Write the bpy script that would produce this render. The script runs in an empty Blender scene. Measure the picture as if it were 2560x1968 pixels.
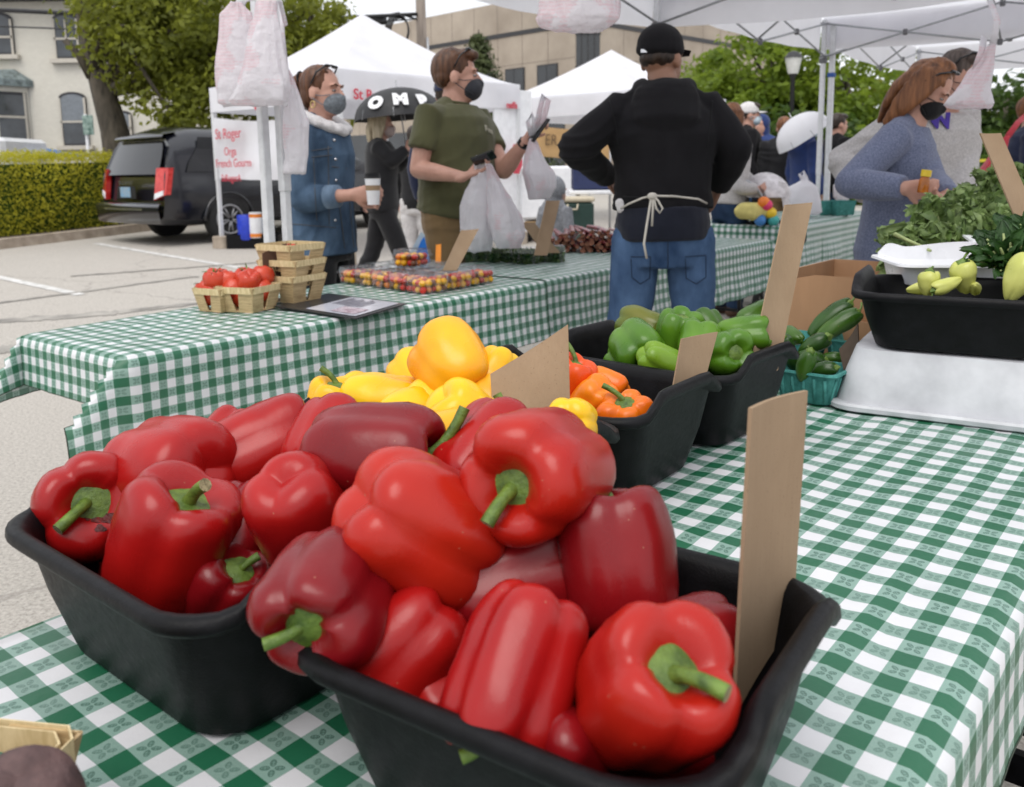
import bpy, bmesh, math, random
import numpy as np
from mathutils import Vector, Matrix, noise
R = math.radians
random.seed(7); np.random.seed(7)
scn = bpy.context.scene
col = scn.collection
# ------------------------------------------------------------------ camera
CH, FPX, PIT, ROLL, CXP, CYP = 1.218, 2183.1, .1551, -.0132, 1280., 771.2
_fw = Vector((0, math.cos(PIT), -math.sin(PIT)))
_up0 = Vector((0, math.sin(PIT), math.cos(PIT)))
_rt = math.cos(ROLL) * Vector((1, 0, 0)) + math.sin(ROLL) * _up0
_up = -math.sin(ROLL) * Vector((1, 0, 0)) + math.cos(ROLL) * _up0
CAMPOS = Vector((0, 0, CH))
cd = bpy.data.cameras.new('camera'); cam = bpy.data.objects.new('camera', cd); col.objects.link(cam)
cam.matrix_world = Matrix(((_rt.x, _up.x, -_fw.x, 0), (_rt.y, _up.y, -_fw.y, 0), (_rt.z, _up.z, -_fw.z, CH), (0, 0, 0, 1)))
cd.sensor_fit = 'HORIZONTAL'; cd.sensor_width = 36; cd.lens = 36 * FPX / 2560
cd.shift_y = -(984 - CYP) / 2560
cd.clip_start = .03; cd.clip_end = 400
cd.dof.use_dof = True; cd.dof.focus_distance = 1.2; cd.dof.aperture_fstop = 8.5
scn.camera = cam
# ------------------------------------------------------------------ world, sun, exposure
w = bpy.data.worlds.new('World'); scn.world = w; w.use_nodes = True
nt = w.node_tree; nt.nodes.clear()
def _n(t, **k):
    n = nt.nodes.new(t)
    for a, b in k.items(): setattr(n, a, b)
    return n
out = _n('ShaderNodeOutputWorld'); bg = _n('ShaderNodeBackground'); sky = _n('ShaderNodeTexSky')
sky.sky_type = 'NISHITA'; sky.sun_disc = False; sky.sun_elevation = R(58); sky.sun_rotation = R(200)
sky.dust_density = 4; sky.air_density = 1.2
tc = _n('ShaderNodeTexCoord'); cl = _n('ShaderNodeTexNoise'); cl.inputs['Scale'].default_value = 2.2; cl.inputs['Detail'].default_value = 5
rp = _n('ShaderNodeValToRGB')
rp.color_ramp.elements[0].position = .3; rp.color_ramp.elements[0].color = (8.2, 8.4, 8.9, 1)
rp.color_ramp.elements[1].position = .7; rp.color_ramp.elements[1].color = (10.6, 10.7, 10.9, 1)
mx = _n('ShaderNodeMix', data_type='RGBA'); mx.inputs[0].default_value = .9
nt.links.new(tc.outputs['Generated'], cl.inputs['Vector']); nt.links.new(cl.outputs['Fac'], rp.inputs['Fac'])
nt.links.new(sky.outputs[0], mx.inputs[6]); nt.links.new(rp.outputs[0], mx.inputs[7])
nt.links.new(mx.outputs[2], bg.inputs[0]); bg.inputs[1].default_value = .105
nt.links.new(bg.outputs[0], out.inputs[0])
sl = bpy.data.lights.new('sun', 'SUN'); sl.energy = 1.5; sl.angle = R(40); sl.color = (1, .965, .92)
so = bpy.data.objects.new('sun', sl); col.objects.link(so); so.rotation_euler = (R(32), 0, R(-20)); so.location = (0, 0, 20)
scn.view_settings.view_transform = 'Standard'; scn.view_settings.look = 'None'
scn.view_settings.exposure = 0.3; scn.view_settings.gamma = 1.0
scn.render.engine = 'CYCLES'
scn.cycles.max_bounces = 5; scn.cycles.diffuse_bounces = 3; scn.cycles.glossy_bounces = 2; scn.cycles.transmission_bounces = 3; scn.cycles.transparent_max_bounces = 8
scn.cycles.caustics_reflective = False; scn.cycles.caustics_refractive = False

# ------------------------------------------------------------------ place helpers (pixels are those of the 2560 wide photograph)
D = 1.17162
def ray(x, y): return _fw + _rt * ((x - CXP) / FPX) - _up * ((y - CYP) / FPX)
def at(x, y, Y): d = ray(x, y); return CAMPOS + d * (Y / d.y)
def atz(x, y, z): d = ray(x, y); return CAMPOS + d * ((z - CH) / d.z)
def pd(x, y, Y): return at(x * D, y * D, Y)
def pz(x, y, z): return atz(x * D, y * D, z)
YAW = .689; UO = (.3388, .859)
UX, UY, VX, VY = math.cos(YAW), -math.sin(YAW), math.sin(YAW), math.cos(YAW)
def uv(u, v, z=0.): return Vector((UO[0] + UX * u + VX * v, UO[1] + UY * u + VY * v, z))
def gz(x, y): return .026 * max(0., min(y, 40) - 5)
def G(x, y): return Vector((x, y, gz(x, y)))
TZ = .74
def px2m(px_d, Y): return px_d * D * Y / FPX

# ------------------------------------------------------------------ object helpers
def tag(o, label=None, cat=None, group=None, kind=None):
    if label: o['label'] = label
    if cat: o['category'] = cat
    if group: o['group'] = group
    if kind: o['kind'] = kind
    return o
def empty(name, loc, label, cat, group=None, rz=0):
    o = bpy.data.objects.new(name, None); col.objects.link(o)
    o.location = loc; o.rotation_euler = (0, 0, rz); o.empty_display_size = .05
    return tag(o, label, cat, group)
def link(name, me, parent=None):
    o = bpy.data.objects.new(name, me); col.objects.link(o)
    if parent: o.parent = parent
    return o
def wmat(o):
    m = o.matrix_basis.copy()
    while o.parent: o = o.parent; m = o.matrix_basis @ m
    return m
def copy_tree(o, parent=None):
    c = o.copy(); col.objects.link(c); c.parent = parent
    for ch in list(o.children): copy_tree(ch, c)
    return c
def frame(d, side=None):
    d = Vector(d).normalized()
    s = Vector(side) if side else (Vector((0, 0, 1)) if abs(d.z) < .9 else Vector((1, 0, 0)))
    a = s - d * s.dot(d)
    if a.length < 1e-5: a = Vector((0, 1, 0)) - d * d.y
    a.normalize(); return a, d.cross(a)
class MB:
    def __init__(s): s.v = []; s.f = []; s.m = []; s.cm = 0
    def face(s, ids): s.f.append(ids); s.m.append(s.cm)
    def vert(s, p): s.v.append(tuple(p)); return len(s.v) - 1
    def box(s, c, size, rz=0, bev=0, M=None):
        hx, hy, hz = size[0] / 2, size[1] / 2, size[2] / 2
        T = M if M else Matrix.Translation(c) @ Matrix.Rotation(rz, 4, 'Z')
        b = min(bev, hx * .9, hy * .9, hz * .9)
        if b <= 0:
            i = len(s.v)
            for x in (-hx, hx):
                for y in (-hy, hy):
                    for z in (-hz, hz): s.vert(T @ Vector((x, y, z)))
            for q in ((0, 1, 3, 2), (4, 6, 7, 5), (0, 4, 5, 1), (2, 3, 7, 6), (0, 2, 6, 4), (1, 5, 7, 3)): s.face([i + k for k in q])
        else:
            pr = []
            for (z, e) in ((-hz, b), (-hz + b, 0), (hz - b, 0), (hz, b)):
                ring = []
                for (sx, sy) in ((1, 1), (-1, 1), (-1, -1), (1, -1)):
                    X, Y = sx * (hx - e), sy * (hy - e); bb = b if e == 0 else b * .5
                    p1, p2 = (X, Y - sy * bb), (X - sx * bb, Y)
                    for p in ((p1, p2) if sx * sy > 0 else (p2, p1)): ring.append(T @ Vector((p[0], p[1], z)))
                pr.append(ring)
            s.loft(pr, True)
        return s
    def loft(s, rings, cap=True, closed=True):
        idx = [[s.vert(p) for p in r] for r in rings]
        for a, b in zip(idx[:-1], idx[1:]):
            n = len(a)
            for k in range(n if closed else n - 1):
                s.face([a[k], a[(k + 1) % n], b[(k + 1) % n], b[k]])
        if cap and closed: s.face(idx[0][::-1]); s.face(idx[-1])
        return s
    def tube(s, pts, rad, n=10, side=None, cap=True, dome=False):
        pts = [Vector(p) for p in pts]
        if not isinstance(rad, (list, tuple)): rad = [rad] * len(pts)
        rad = [r if isinstance(r, (list, tuple)) else (r, r) for r in rad]
        rings = []; pa = side
        def ring(c, a, b, r): return [c + a * (r[0] * math.cos(2 * math.pi * k / n)) + b * (r[1] * math.sin(2 * math.pi * k / n)) for k in range(n)]
        for i, p in enumerate(pts):
            d = (pts[min(i + 1, len(pts) - 1)] - pts[max(i - 1, 0)])
            a, b = frame(d, pa); pa = a
            if dome and i == 0:
                dd = d.normalized(); m = (rad[0][0] + rad[0][1]) / 2
                for t in (.985, .8, .45): rings.append(ring(p - dd * m * t * .9, a, b, (rad[0][0] * math.sqrt(1 - t * t), rad[0][1] * math.sqrt(1 - t * t))))
            rings.append(ring(p, a, b, rad[i]))
            if dome and i == len(pts) - 1:
                dd = d.normalized(); m = (rad[-1][0] + rad[-1][1]) / 2
                for t in (.45, .8, .985): rings.append(ring(p + dd * m * t * .9, a, b, (rad[-1][0] * math.sqrt(1 - t * t), rad[-1][1] * math.sqrt(1 - t * t))))
        return s.loft(rings, cap)
    def ell(s, c, r, n=16, M=None):
        c = Vector(c); rings = []; m = max(6, n * 2 // 3)
        for i in range(m + 1):
            t = math.pi * (i + .02) / (m + .04)
            rings.append([(M @ Vector((r[0] * math.sin(t) * math.cos(2 * math.pi * k / n), r[1] * math.sin(t) * math.sin(2 * math.pi * k / n), -r[2] * math.cos(t))) if M else Vector((r[0] * math.sin(t) * math.cos(2 * math.pi * k / n), r[1] * math.sin(t) * math.sin(2 * math.pi * k / n), -r[2] * math.cos(t)))) + c for k in range(n)])
        return s.loft(rings, True)
    def lathe(s, prof, c=(0, 0, 0), n=24, cap=True):
        c = Vector(c)
        return s.loft([[c + Vector((r * math.cos(2 * math.pi * k / n), r * math.sin(2 * math.pi * k / n), z)) for k in range(n)] for r, z in prof], cap)
    def grid(s, P, closed=False):
        idx = [[s.vert(p) for p in r] for r in P]
        for a, b in zip(idx[:-1], idx[1:]):
            for k in range(len(a) - 1): s.face([a[k], a[k + 1], b[k + 1], b[k]])
        return s
    def quad(s, a, b, c, d): i = [s.vert(p) for p in (a, b, c, d)]; s.face(i); return s
    def prism(s, poly, h, M):
        n = len(poly)
        lo = [s.vert(M @ Vector((x, y, 0))) for x, y in poly]; hi = [s.vert(M @ Vector((x, y, h))) for x, y in poly]
        s.face(lo[::-1]); s.face(hi)
        for k in range(n): s.face([lo[k], lo[(k + 1) % n], hi[(k + 1) % n], hi[k]])
        return s
    def mesh(s, name, mats, smooth=True):
        me = bpy.data.meshes.new(name); me.from_pydata(s.v, [], s.f); me.update()
        for m in (mats if isinstance(mats, (list, tuple)) else [mats]): me.materials.append(m)
        if any(s.m): me.polygons.foreach_set('material_index', s.m)
        if smooth: me.polygons.foreach_set('use_smooth', [True] * len(me.polygons))
        return me
    def build(s, name, mats, parent=None, smooth=False, world=False, auto=None):
        if world and parent:
            mi = wmat(parent).inverted(); s.v = [tuple(mi @ Vector(p)) for p in s.v]
        me = s.mesh(name, mats, smooth)
        if auto: me.set_sharp_from_angle(angle=R(auto)); 
        return link(name, me, parent)
def smooth_by(me, ang=40):
    me.polygons.foreach_set('use_smooth', [True] * len(me.polygons)); me.set_sharp_from_angle(angle=R(ang))
def remesh(mb, voxel, it=4, name='m', fac=.5):
    me0 = mb.mesh('tmp', [], False); o = link('tmp', me0)
    m = o.modifiers.new('r', 'REMESH'); m.mode = 'VOXEL'; m.voxel_size = voxel
    if it:
        q = o.modifiers.new('s', 'SMOOTH'); q.factor = fac; q.iterations = it
    dg = bpy.context.evaluated_depsgraph_get()
    me = bpy.data.meshes.new_from_object(o.evaluated_get(dg)); me.name = name
    bpy.data.objects.remove(o); bpy.data.meshes.remove(me0)
    me.polygons.foreach_set('use_smooth', [True] * len(me.polygons)); me.materials.clear()
    return me
def getv(me): a = np.empty(len(me.vertices) * 3, 'f'); me.vertices.foreach_get('co', a); return a.reshape(-1, 3)
def setv(me, a): me.vertices.foreach_set('co', a.astype('f').ravel()); me.update()
def getn(me): a = np.empty(len(me.vertices) * 3, 'f'); me.vertices.foreach_get('normal', a); return a.reshape(-1, 3)
def ripple(me, amp, sc, seed=0, ridge=False):
    a = getv(me); n = getn(me); s = np.array(sc) if hasattr(sc, '__len__') else np.array([sc] * 3)
    q = a * s + seed * 7.31
    h = np.array([noise.noise(Vector(p)) for p in q])
    if ridge: h = 1 - 2 * np.abs(h) * 1.6
    setv(me, a + n * (h * amp)[:, None])
# ------------------------------------------------------------------ materials
def nodes(name):
    m = bpy.data.materials.new(name); m.use_nodes = True
    t = m.node_tree; b = t.nodes['Principled BSDF']
    return m, t, b
def sock(b, k): return b.inputs[k]
def mth(t, op, a, b=None, c=None):
    n = t.nodes.new('ShaderNodeMath'); n.operation = op
    for i, x in enumerate((a, b, c)):
        if x is None: continue
        if isinstance(x, (int, float)): n.inputs[i].default_value = x
        else: t.links.new(x, n.inputs[i])
    return n.outputs[0]
def mixc(t, f, a, b):
    n = t.nodes.new('ShaderNodeMix'); n.data_type = 'RGBA'
    for i, x in ((0, f), (6, a), (7, b)):
        if isinstance(x, (int, float)): n.inputs[i].default_value = x
        elif isinstance(x, (tuple, list)): n.inputs[i].default_value = (*x[:3], 1)
        else: t.links.new(x, n.inputs[i])
    return n.outputs[2]
def tex(t, kind, scale, vec=None, **k):
    n = t.nodes.new('ShaderNodeTex' + kind)
    if 'Scale' in n.inputs: n.inputs['Scale'].default_value = scale
    for a, b in k.items():
        if a in n.inputs: n.inputs[a].default_value = b
        else: setattr(n, a, b)
    if vec is not None: t.links.new(vec, n.inputs['Vector'])
    return n
def coords(t, kind='Object', sc=(1, 1, 1)):
    c = t.nodes.new('ShaderNodeTexCoord'); m = t.nodes.new('ShaderNodeMapping'); m.inputs['Scale'].default_value = sc
    t.links.new(c.outputs[kind], m.inputs[0]); return m.outputs[0]
def ramp(t, f, stops):
    n = t.nodes.new('ShaderNodeValToRGB'); e = n.color_ramp.elements
    while len(e) < len(stops): e.new(.5)
    for k, (p, c) in zip(e, stops): k.position = p; k.color = (*c[:3], 1)
    t.links.new(f, n.inputs[0]); return n.outputs[0]
def pmat(name, c, rough=.55, var=.12, scale=14, c2=None, bump=0, bscale=180, metal=0, spec=.5, coat=0, sss=0, st=(1, 1, 1), trans=0, alpha=1, kind='Object', detail=4, mid=.5, sheen=0, rvar=.1):
    m, t, b = nodes(name); v = coords(t, kind, st)
    n = tex(t, 'Noise', scale, v, Detail=detail, Roughness=.6)
    lo = tuple(max(0, x * (1 - var)) for x in c); hi = c2 or tuple(min(1, x * (1 + var)) for x in c)
    t.links.new(ramp(t, n.outputs['Fac'], [(mid - .17, lo), (mid + .17, hi)]), b.inputs['Base Color'])
    b.inputs['Metallic'].default_value = metal; b.inputs['Specular IOR Level'].default_value = spec
    n3 = tex(t, 'Noise', scale * 3.1, v, Detail=3)
    t.links.new(mth(t, 'ADD', mth(t, 'MULTIPLY', n3.outputs['Fac'], rvar * 2), rough - rvar), b.inputs['Roughness'])
    if coat: b.inputs['Coat Weight'].default_value = coat; b.inputs['Coat Roughness'].default_value = .12
    if sss: b.inputs['Subsurface Weight'].default_value = sss; b.inputs['Subsurface Scale'].default_value = .01; b.inputs['Subsurface Radius'].default_value = (1, .35, .2)
    if sheen: b.inputs['Sheen Weight'].default_value = sheen
    if trans: b.inputs['Transmission Weight'].default_value = trans
    if alpha < 1: b.inputs['Alpha'].default_value = alpha
    if bump:
        n2 = tex(t, 'Noise', bscale, v, Detail=5, Roughness=.65)
        bp = t.nodes.new('ShaderNodeBump'); bp.inputs['Strength'].default_value = bump; bp.inputs['Distance'].default_value = .004
        t.links.new(n2.outputs['Fac'], bp.inputs['Height']); t.links.new(bp.outputs[0], b.inputs['Normal'])
    return m
def thin(m, amount, colr):
    """let light through a thin sheet"""
    t = m.node_tree; b = t.nodes['Principled BSDF']; o = t.nodes['Material Output']
    tr = t.nodes.new('ShaderNodeBsdfTranslucent'); tr.inputs[0].default_value = (*colr, 1)
    ms = t.nodes.new('ShaderNodeMixShader'); ms.inputs[0].default_value = amount
    t.links.new(b.outputs[0], ms.inputs[1]); t.links.new(tr.outputs[0], ms.inputs[2]); t.links.new(ms.outputs[0], o.inputs[0])
    return m
def text_mesh(name, body, size, M, mat, parent=None, depth=.002, bold=0, align='CENTER', shear=0, width=1, world=True, space=1):
    cu = bpy.data.curves.new(name, 'FONT'); cu.body = body; cu.size = size; cu.align_x = align; cu.align_y = 'CENTER'
    cu.extrude = depth / 2; cu.offset = bold; cu.shear = shear; cu.space_character = space; cu.resolution_u = 3
    o = link('tmp', cu); dg = bpy.context.evaluated_depsgraph_get()
    me = bpy.data.meshes.new_from_object(o.evaluated_get(dg)); bpy.data.objects.remove(o); bpy.data.curves.remove(cu)
    me.transform(Matrix.Diagonal((width, 1, 1, 1)))
    if world and parent: M = wmat(parent).inverted() @ M
    me.transform(M); me.name = name; me.materials.clear(); me.materials.append(mat)
    return link(name, me, parent)
def face_mat(pos, right, up):
    """matrix whose x runs along right, y along up; z looks out of the face"""
    r = Vector(right).normalized(); u = Vector(up); u = (u - r * u.dot(r)).normalized(); n = r.cross(u)
    return Matrix(((r.x, u.x, n.x, pos[0]), (r.y, u.y, n.y, pos[1]), (r.z, u.z, n.z, pos[2]), (0, 0, 0, 1)))
def leaves_mesh(name, centres, normals, sizes, mat, aspect=.55):
    n = len(centres); nr = normals / (np.linalg.norm(normals, axis=1)[:, None] + 1e-9); r = np.random.randn(n, 3); a = np.cross(nr, r); a /= np.linalg.norm(a, axis=1)[:, None] + 1e-9; b = np.cross(nr, a)
    s = sizes[:, None]; c = centres
    v = np.stack([c - a * s, c + b * s * aspect + nr * s * .12, c + a * s - nr * s * .15, c - b * s * aspect + nr * s * .12], 1).reshape(-1, 3)
    me = bpy.data.meshes.new(name); me.vertices.add(4 * n); me.vertices.foreach_set('co', v.astype('f').ravel()); me.loops.add(4 * n); me.loops.foreach_set('vertex_index', np.arange(4 * n, dtype='i')); me.polygons.add(n)
    me.polygons.foreach_set('loop_start', np.arange(0, 4 * n, 4, dtype='i')); me.polygons.foreach_set('loop_total', np.full(n, 4, 'i')); me.update(calc_edges=True); me.materials.append(mat); return me
# ------------------------------------------------------------------ shared materials
S = .0508
def check_mat():
    m, t, b = nodes('checked_vinyl')
    uvn = t.nodes.new('ShaderNodeUVMap'); sp = t.nodes.new('ShaderNodeSeparateXYZ'); t.links.new(uvn.outputs[0], sp.inputs[0])
    x = mth(t, 'ADD', mth(t, 'DIVIDE', sp.outputs[0], S), .25); y = mth(t, 'ADD', mth(t, 'DIVIDE', sp.outputs[1], S), .25)
    A = mth(t, 'GREATER_THAN', mth(t, 'FRACT', x), .5); B = mth(t, 'GREATER_THAN', mth(t, 'FRACT', y), .5)
    dark = mth(t, 'MULTIPLY', A, B); anyd = mth(t, 'MAXIMUM', A, B)
    lx = mth(t, 'ABSOLUTE', mth(t, 'SUBTRACT', mth(t, 'FRACT', mth(t, 'MULTIPLY', x, 2)), .5))
    ly = mth(t, 'ABSOLUTE', mth(t, 'SUBTRACT', mth(t, 'FRACT', mth(t, 'MULTIPLY', y, 2)), .5))
    sx = mth(t, 'SUBTRACT', lx, .17); sy = mth(t, 'SUBTRACT', ly, .165)
    p = mth(t, 'ADD', sx, sy); q = mth(t, 'SUBTRACT', sx, sy)
    dd = mth(t, 'SQRT', mth(t, 'ADD', mth(t, 'POWER', mth(t, 'DIVIDE', p, .235), 2), mth(t, 'POWER', mth(t, 'DIVIDE', q, .15), 2)))
    ring = mth(t, 'MULTIPLY', mth(t, 'GREATER_THAN', dd, .78), mth(t, 'LESS_THAN', dd, 1.0))
    dots = mth(t, 'MULTIPLY', mth(t, 'LESS_THAN', dd, .78), mth(t, 'GREATER_THAN', mth(t, 'MULTIPLY', mth(t, 'SINE', mth(t, 'MULTIPLY', x, 75.)), mth(t, 'SINE', mth(t, 'MULTIPLY', y, 75.))), -.05))
    mot = mth(t, 'MAXIMUM', mth(t, 'MULTIPLY', ring, .85), mth(t, 'ADD', mth(t, 'MULTIPLY', dots, .45), mth(t, 'MULTIPLY', mth(t, 'LESS_THAN', dd, .78), .3)))
    lineA = mth(t, 'MULTIPLY', mth(t, 'ADD', mth(t, 'SINE', mth(t, 'MULTIPLY', y, 250.)), 1), .5)
    v = coords(t, 'Object'); big = tex(t, 'Noise', 6, v, Detail=5); fine = tex(t, 'Noise', 900, v, Detail=2)
    white = mixc(t, big.outputs['Fac'], (.66, .66, .69), (.82, .82, .84))
    green = mixc(t, big.outputs['Fac'], (.009, .1, .047), (.018, .15, .073))
    mA = mixc(t, lineA, (.2, .34, .285), (.3, .45, .39)); mB = mixc(t, fine.outputs['Fac'], (.15, .28, .225), (.33, .46, .41))
    mid = mixc(t, A, mB, mA)
    mid = mixc(t, mth(t, 'MULTIPLY', mot, mth(t, 'ADD', mth(t, 'MULTIPLY', A, .25), .7)), mid, (.035, .11, .08))
    c = mixc(t, anyd, white, mid); c = mixc(t, dark, c, green)
    t.links.new(c, b.inputs['Base Color'])
    b.inputs['Specular IOR Level'].default_value = .5
    t.links.new(mth(t, 'ADD', mth(t, 'MULTIPLY', big.outputs['Fac'], .25), .26), b.inputs['Roughness'])
    wr = tex(t, 'Noise', 28, v, Detail=6, Roughness=.55)
    bp = t.nodes.new('ShaderNodeBump'); bp.inputs['Strength'].default_value = .25; bp.inputs['Distance'].default_value = .006
    t.links.new(wr.outputs['Fac'], bp.inputs['Height']); t.links.new(bp.outputs[0], b.inputs['Normal'])
    return thin(m, .12, (.6, .75, .68))
M = {}
M['check'] = check_mat()
M['hem'] = pmat('hem_thread', (.03, .045, .03), .8)
M['black_plastic'] = pmat('black_plastic', (.0045, .0045, .005), .42, .25, 40, bump=.2, bscale=420, c2=(.007, .007, .0085), spec=.16, rvar=.12)
M['white_plastic'] = pmat('white_plastic', (.5, .51, .54), .38, .12, 9, c2=(.62, .63, .66), bump=.08, bscale=60)
M['steel'] = pmat('painted_steel', (.62, .63, .65), .35, .08, 30)
M['grey_steel'] = pmat('galvanised_steel', (.36, .37, .39), .42, .15, 40, metal=.6)
M['black_steel'] = pmat('black_steel', (.016, .016, .018), .45, .2, 40)
M['stem'] = pmat('pepper_stem', (.05, .11, .012), .45, .3, 60, c2=(.15, .24, .035), bump=.4, bscale=300)
M['cut'] = pmat('stem_cut', (.23, .19, .09), .8, .5, 160, c2=(.42, .36, .2), bump=.6, bscale=500)
def pepper_mat(name, c, c2, rough=.29):
    m = pmat(name, c, rough, .0, 7, c2=c2, bump=.06, bscale=140, detail=3, rvar=.08)
    m.node_tree.nodes['Principled BSDF'].inputs['Specular IOR Level'].default_value = .38
    t = m.node_tree; b = t.nodes['Principled BSDF']; src = b.inputs['Base Color'].links[0].from_socket
    v = coords(t, 'Object'); vo = tex(t, 'Voronoi', 95, v); sp = mth(t, 'LESS_THAN', vo.outputs['Distance'], .075)
    no = tex(t, 'Noise', 16, v, Detail=2); sp = mth(t, 'MULTIPLY', sp, mth(t, 'GREATER_THAN', no.outputs['Fac'], .56))
    t.links.new(mixc(t, mth(t, 'MULTIPLY', sp, .45), src, (.42, .2, .12) if c[1] < .1 else (.5, .33, .1)), b.inputs['Base Color'])
    return m
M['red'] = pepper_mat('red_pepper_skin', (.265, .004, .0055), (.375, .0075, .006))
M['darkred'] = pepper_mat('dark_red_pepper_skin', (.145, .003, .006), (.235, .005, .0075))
M['orangered'] = pepper_mat('orange_red_pepper_skin', (.33, .006, .0045), (.44, .018, .007))
M['yellow'] = pepper_mat('yellow_pepper_skin', (.8, .36, .004), (.86, .53, .01))
M['yelloworange'] = pepper_mat('amber_pepper_skin', (.8, .28, .006), (.85, .42, .012))
M['orange'] = pepper_mat('orange_pepper_skin', (.72, .12, .004), (.8, .22, .008))
M['scarlet'] = pepper_mat('scarlet_pepper_skin', (.62, .05, .005), (.75, .1, .006))
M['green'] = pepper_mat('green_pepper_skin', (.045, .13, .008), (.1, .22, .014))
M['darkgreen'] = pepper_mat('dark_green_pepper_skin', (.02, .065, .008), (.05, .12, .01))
M['lime'] = pepper_mat('light_green_pepper_skin', (.1, .22, .015), (.17, .3, .02))
M['turning'] = pepper_mat('turning_pepper_skin', (.04, .095, .01), (.13, .13, .012))
M['banana'] = pepper_mat('banana_pepper_skin', (.42, .45, .1), (.55, .56, .16))
M['jalapeno'] = pepper_mat('jalapeno_skin', (.012, .04, .006), (.03, .085, .01))
def card_mat():
    m, t, b = nodes('cardboard'); v = coords(t, 'Object', (1, 1, .06)); w_ = coords(t, 'Object')
    a = tex(t, 'Noise', 260, v, Detail=3); n = tex(t, 'Noise', 14, w_, Detail=6); f = tex(t, 'Noise', 420, w_, Detail=3)
    c = mixc(t, n.outputs['Fac'], (.27, .185, .115), (.4, .29, .19)); c = mixc(t, mth(t, 'MULTIPLY', a.outputs['Fac'], .35), c, (.22, .15, .095))
    c = mixc(t, mth(t, 'MULTIPLY', mth(t, 'GREATER_THAN', f.outputs['Fac'], .66), .35), c, (.17, .11, .07))
    t.links.new(c, b.inputs['Base Color']); b.inputs['Roughness'].default_value = .85; b.inputs['Specular IOR Level'].default_value = .2
    bp = t.nodes.new('ShaderNodeBump'); bp.inputs['Strength'].default_value = .2; bp.inputs['Distance'].default_value = .002
    t.links.new(a.outputs['Fac'], bp.inputs['Height']); t.links.new(bp.outputs[0], b.inputs['Normal'])
    return m
M['card'] = card_mat()
M['boxcard'] = pmat('box_cardboard', (.34, .19, .1), .85, .12, 9, bump=.1, bscale=90, st=(1, 1, .3))
M['wood'] = pmat('basket_veneer', (.44, .3, .145), .6, .16, 20, c2=(.62, .46, .25), st=(1, 1, 9), bump=.25, bscale=120)
M['woodband'] = pmat('basket_band', (.55, .42, .21), .6, .14, 30, c2=(.68, .55, .32), st=(4, 4, 1))
# ------------------------------------------------------------------ ground
def ground():
    mb = MB(); xs = [-160, -90, -50, -30, -22, -16, -12, -9, -6, -4, -2, 0, 2, 4, 6, 9, 13, 20, 30, 50, 90, 160]
    ys = [-30, -10, -4, 0, 2.5, 5, 7, 9, 11, 13, 15, 18, 22, 28, 40, 70, 120, 200]
    mb.grid([[G(x, y) for x in xs] for y in ys])
    m, t, b = nodes('aggregate_asphalt'); v = coords(t, 'Object')
    sp = tex(t, 'Noise', 70, v, Detail=7, Roughness=.82); vo = tex(t, 'Voronoi', 130, v); lg = tex(t, 'Noise', .45, v, Detail=5); md = tex(t, 'Noise', 3.2, v, Detail=6)
    base = mixc(t, lg.outputs['Fac'], (.33, .315, .295), (.45, .43, .4))
    base = mixc(t, mth(t, 'MULTIPLY', md.outputs['Fac'], .35), base, (.34, .315, .285))
    grain = ramp(t, sp.outputs['Fac'], [(.33, (.1, .092, .085)), (.47, (.42, .385, .34)), (.66, (.72, .68, .62))])
    c = mixc(t, .64, base, grain)
    cc = tex(t, 'Voronoi', .16, None, feature='DISTANCE_TO_EDGE')
    dv = t.nodes.new('ShaderNodeVectorMath'); dv.operation = 'ADD'; nz = tex(t, 'Noise', 1.6, v, Detail=6)
    t.links.new(v, dv.inputs[0]); t.links.new(nz.outputs['Color'], dv.inputs[1]); t.links.new(dv.outputs[0], cc.inputs['Vector'])
    crack = mth(t, 'LESS_THAN', cc.outputs['Distance'], .0035)
    c = mixc(t, mth(t, 'MULTIPLY', crack, .35), c, (.2, .18, .165))
    t.links.new(c, b.inputs['Base Color']); b.inputs['Roughness'].default_value = .9; b.inputs['Specular IOR Level'].default_value = .25
    bp = t.nodes.new('ShaderNodeBump'); bp.inputs['Strength'].default_value = .5; bp.inputs['Distance'].default_value = .006
    t.links.new(sp.outputs['Fac'], bp.inputs['Height']); t.links.new(bp.outputs[0], b.inputs['Normal'])
    o = mb.build('ground', m, smooth=True); tag(o, kind='structure')
ground()
M['paint'] = pmat('road_paint', (.62, .61, .58), .75, .3, 9, c2=(.76, .75, .73), bump=.2, bscale=200)
M['tar'] = pmat('tar_seal', (.25, .235, .215), .8, .25, 4, c2=(.42, .395, .355), bump=.3, bscale=150)
def strip(name, a, b, wd, mat, h=.004, wig=0., n=24):
    a = Vector(a); b = Vector(b); d = (b - a).to_2d(); d.normalize(); pr = Vector((-d.y, d.x, 0)); L = []; Rr = []
    for i in range(n + 1):
        p = a.lerp(b, i / n); k = wig * (noise.noise(Vector((i * .37, a.x, a.y))) * 1.2); ww = wd * (1 + (.5 * noise.noise(Vector((i * .8, 3, a.x))) if wig else .06 * noise.noise(Vector((i * 1.3, 3, a.x)))))
        p = p + pr * k; q1 = p + pr * ww / 2; q2 = p - pr * ww / 2
        L.append(Vector((q1.x, q1.y, gz(q1.x, q1.y) + h))); Rr.append(Vector((q2.x, q2.y, gz(q2.x, q2.y) + h)))
    o = MB().grid([L, Rr]).build(name, mat); tag(o, kind='structure'); return o
def gp(xd, yd):
    d = ray(xd * D, yd * D); t_ = 1.
    for _ in range(40): t_ = t_ - (CAMPOS.z + d.z * t_ - gz(d.x * t_, d.y * t_)) / (d.z - .026) 
    return CAMPOS + d * t_
strip('parking_line', gp(205, 520), gp(560, 580), .11, M['paint'])
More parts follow.
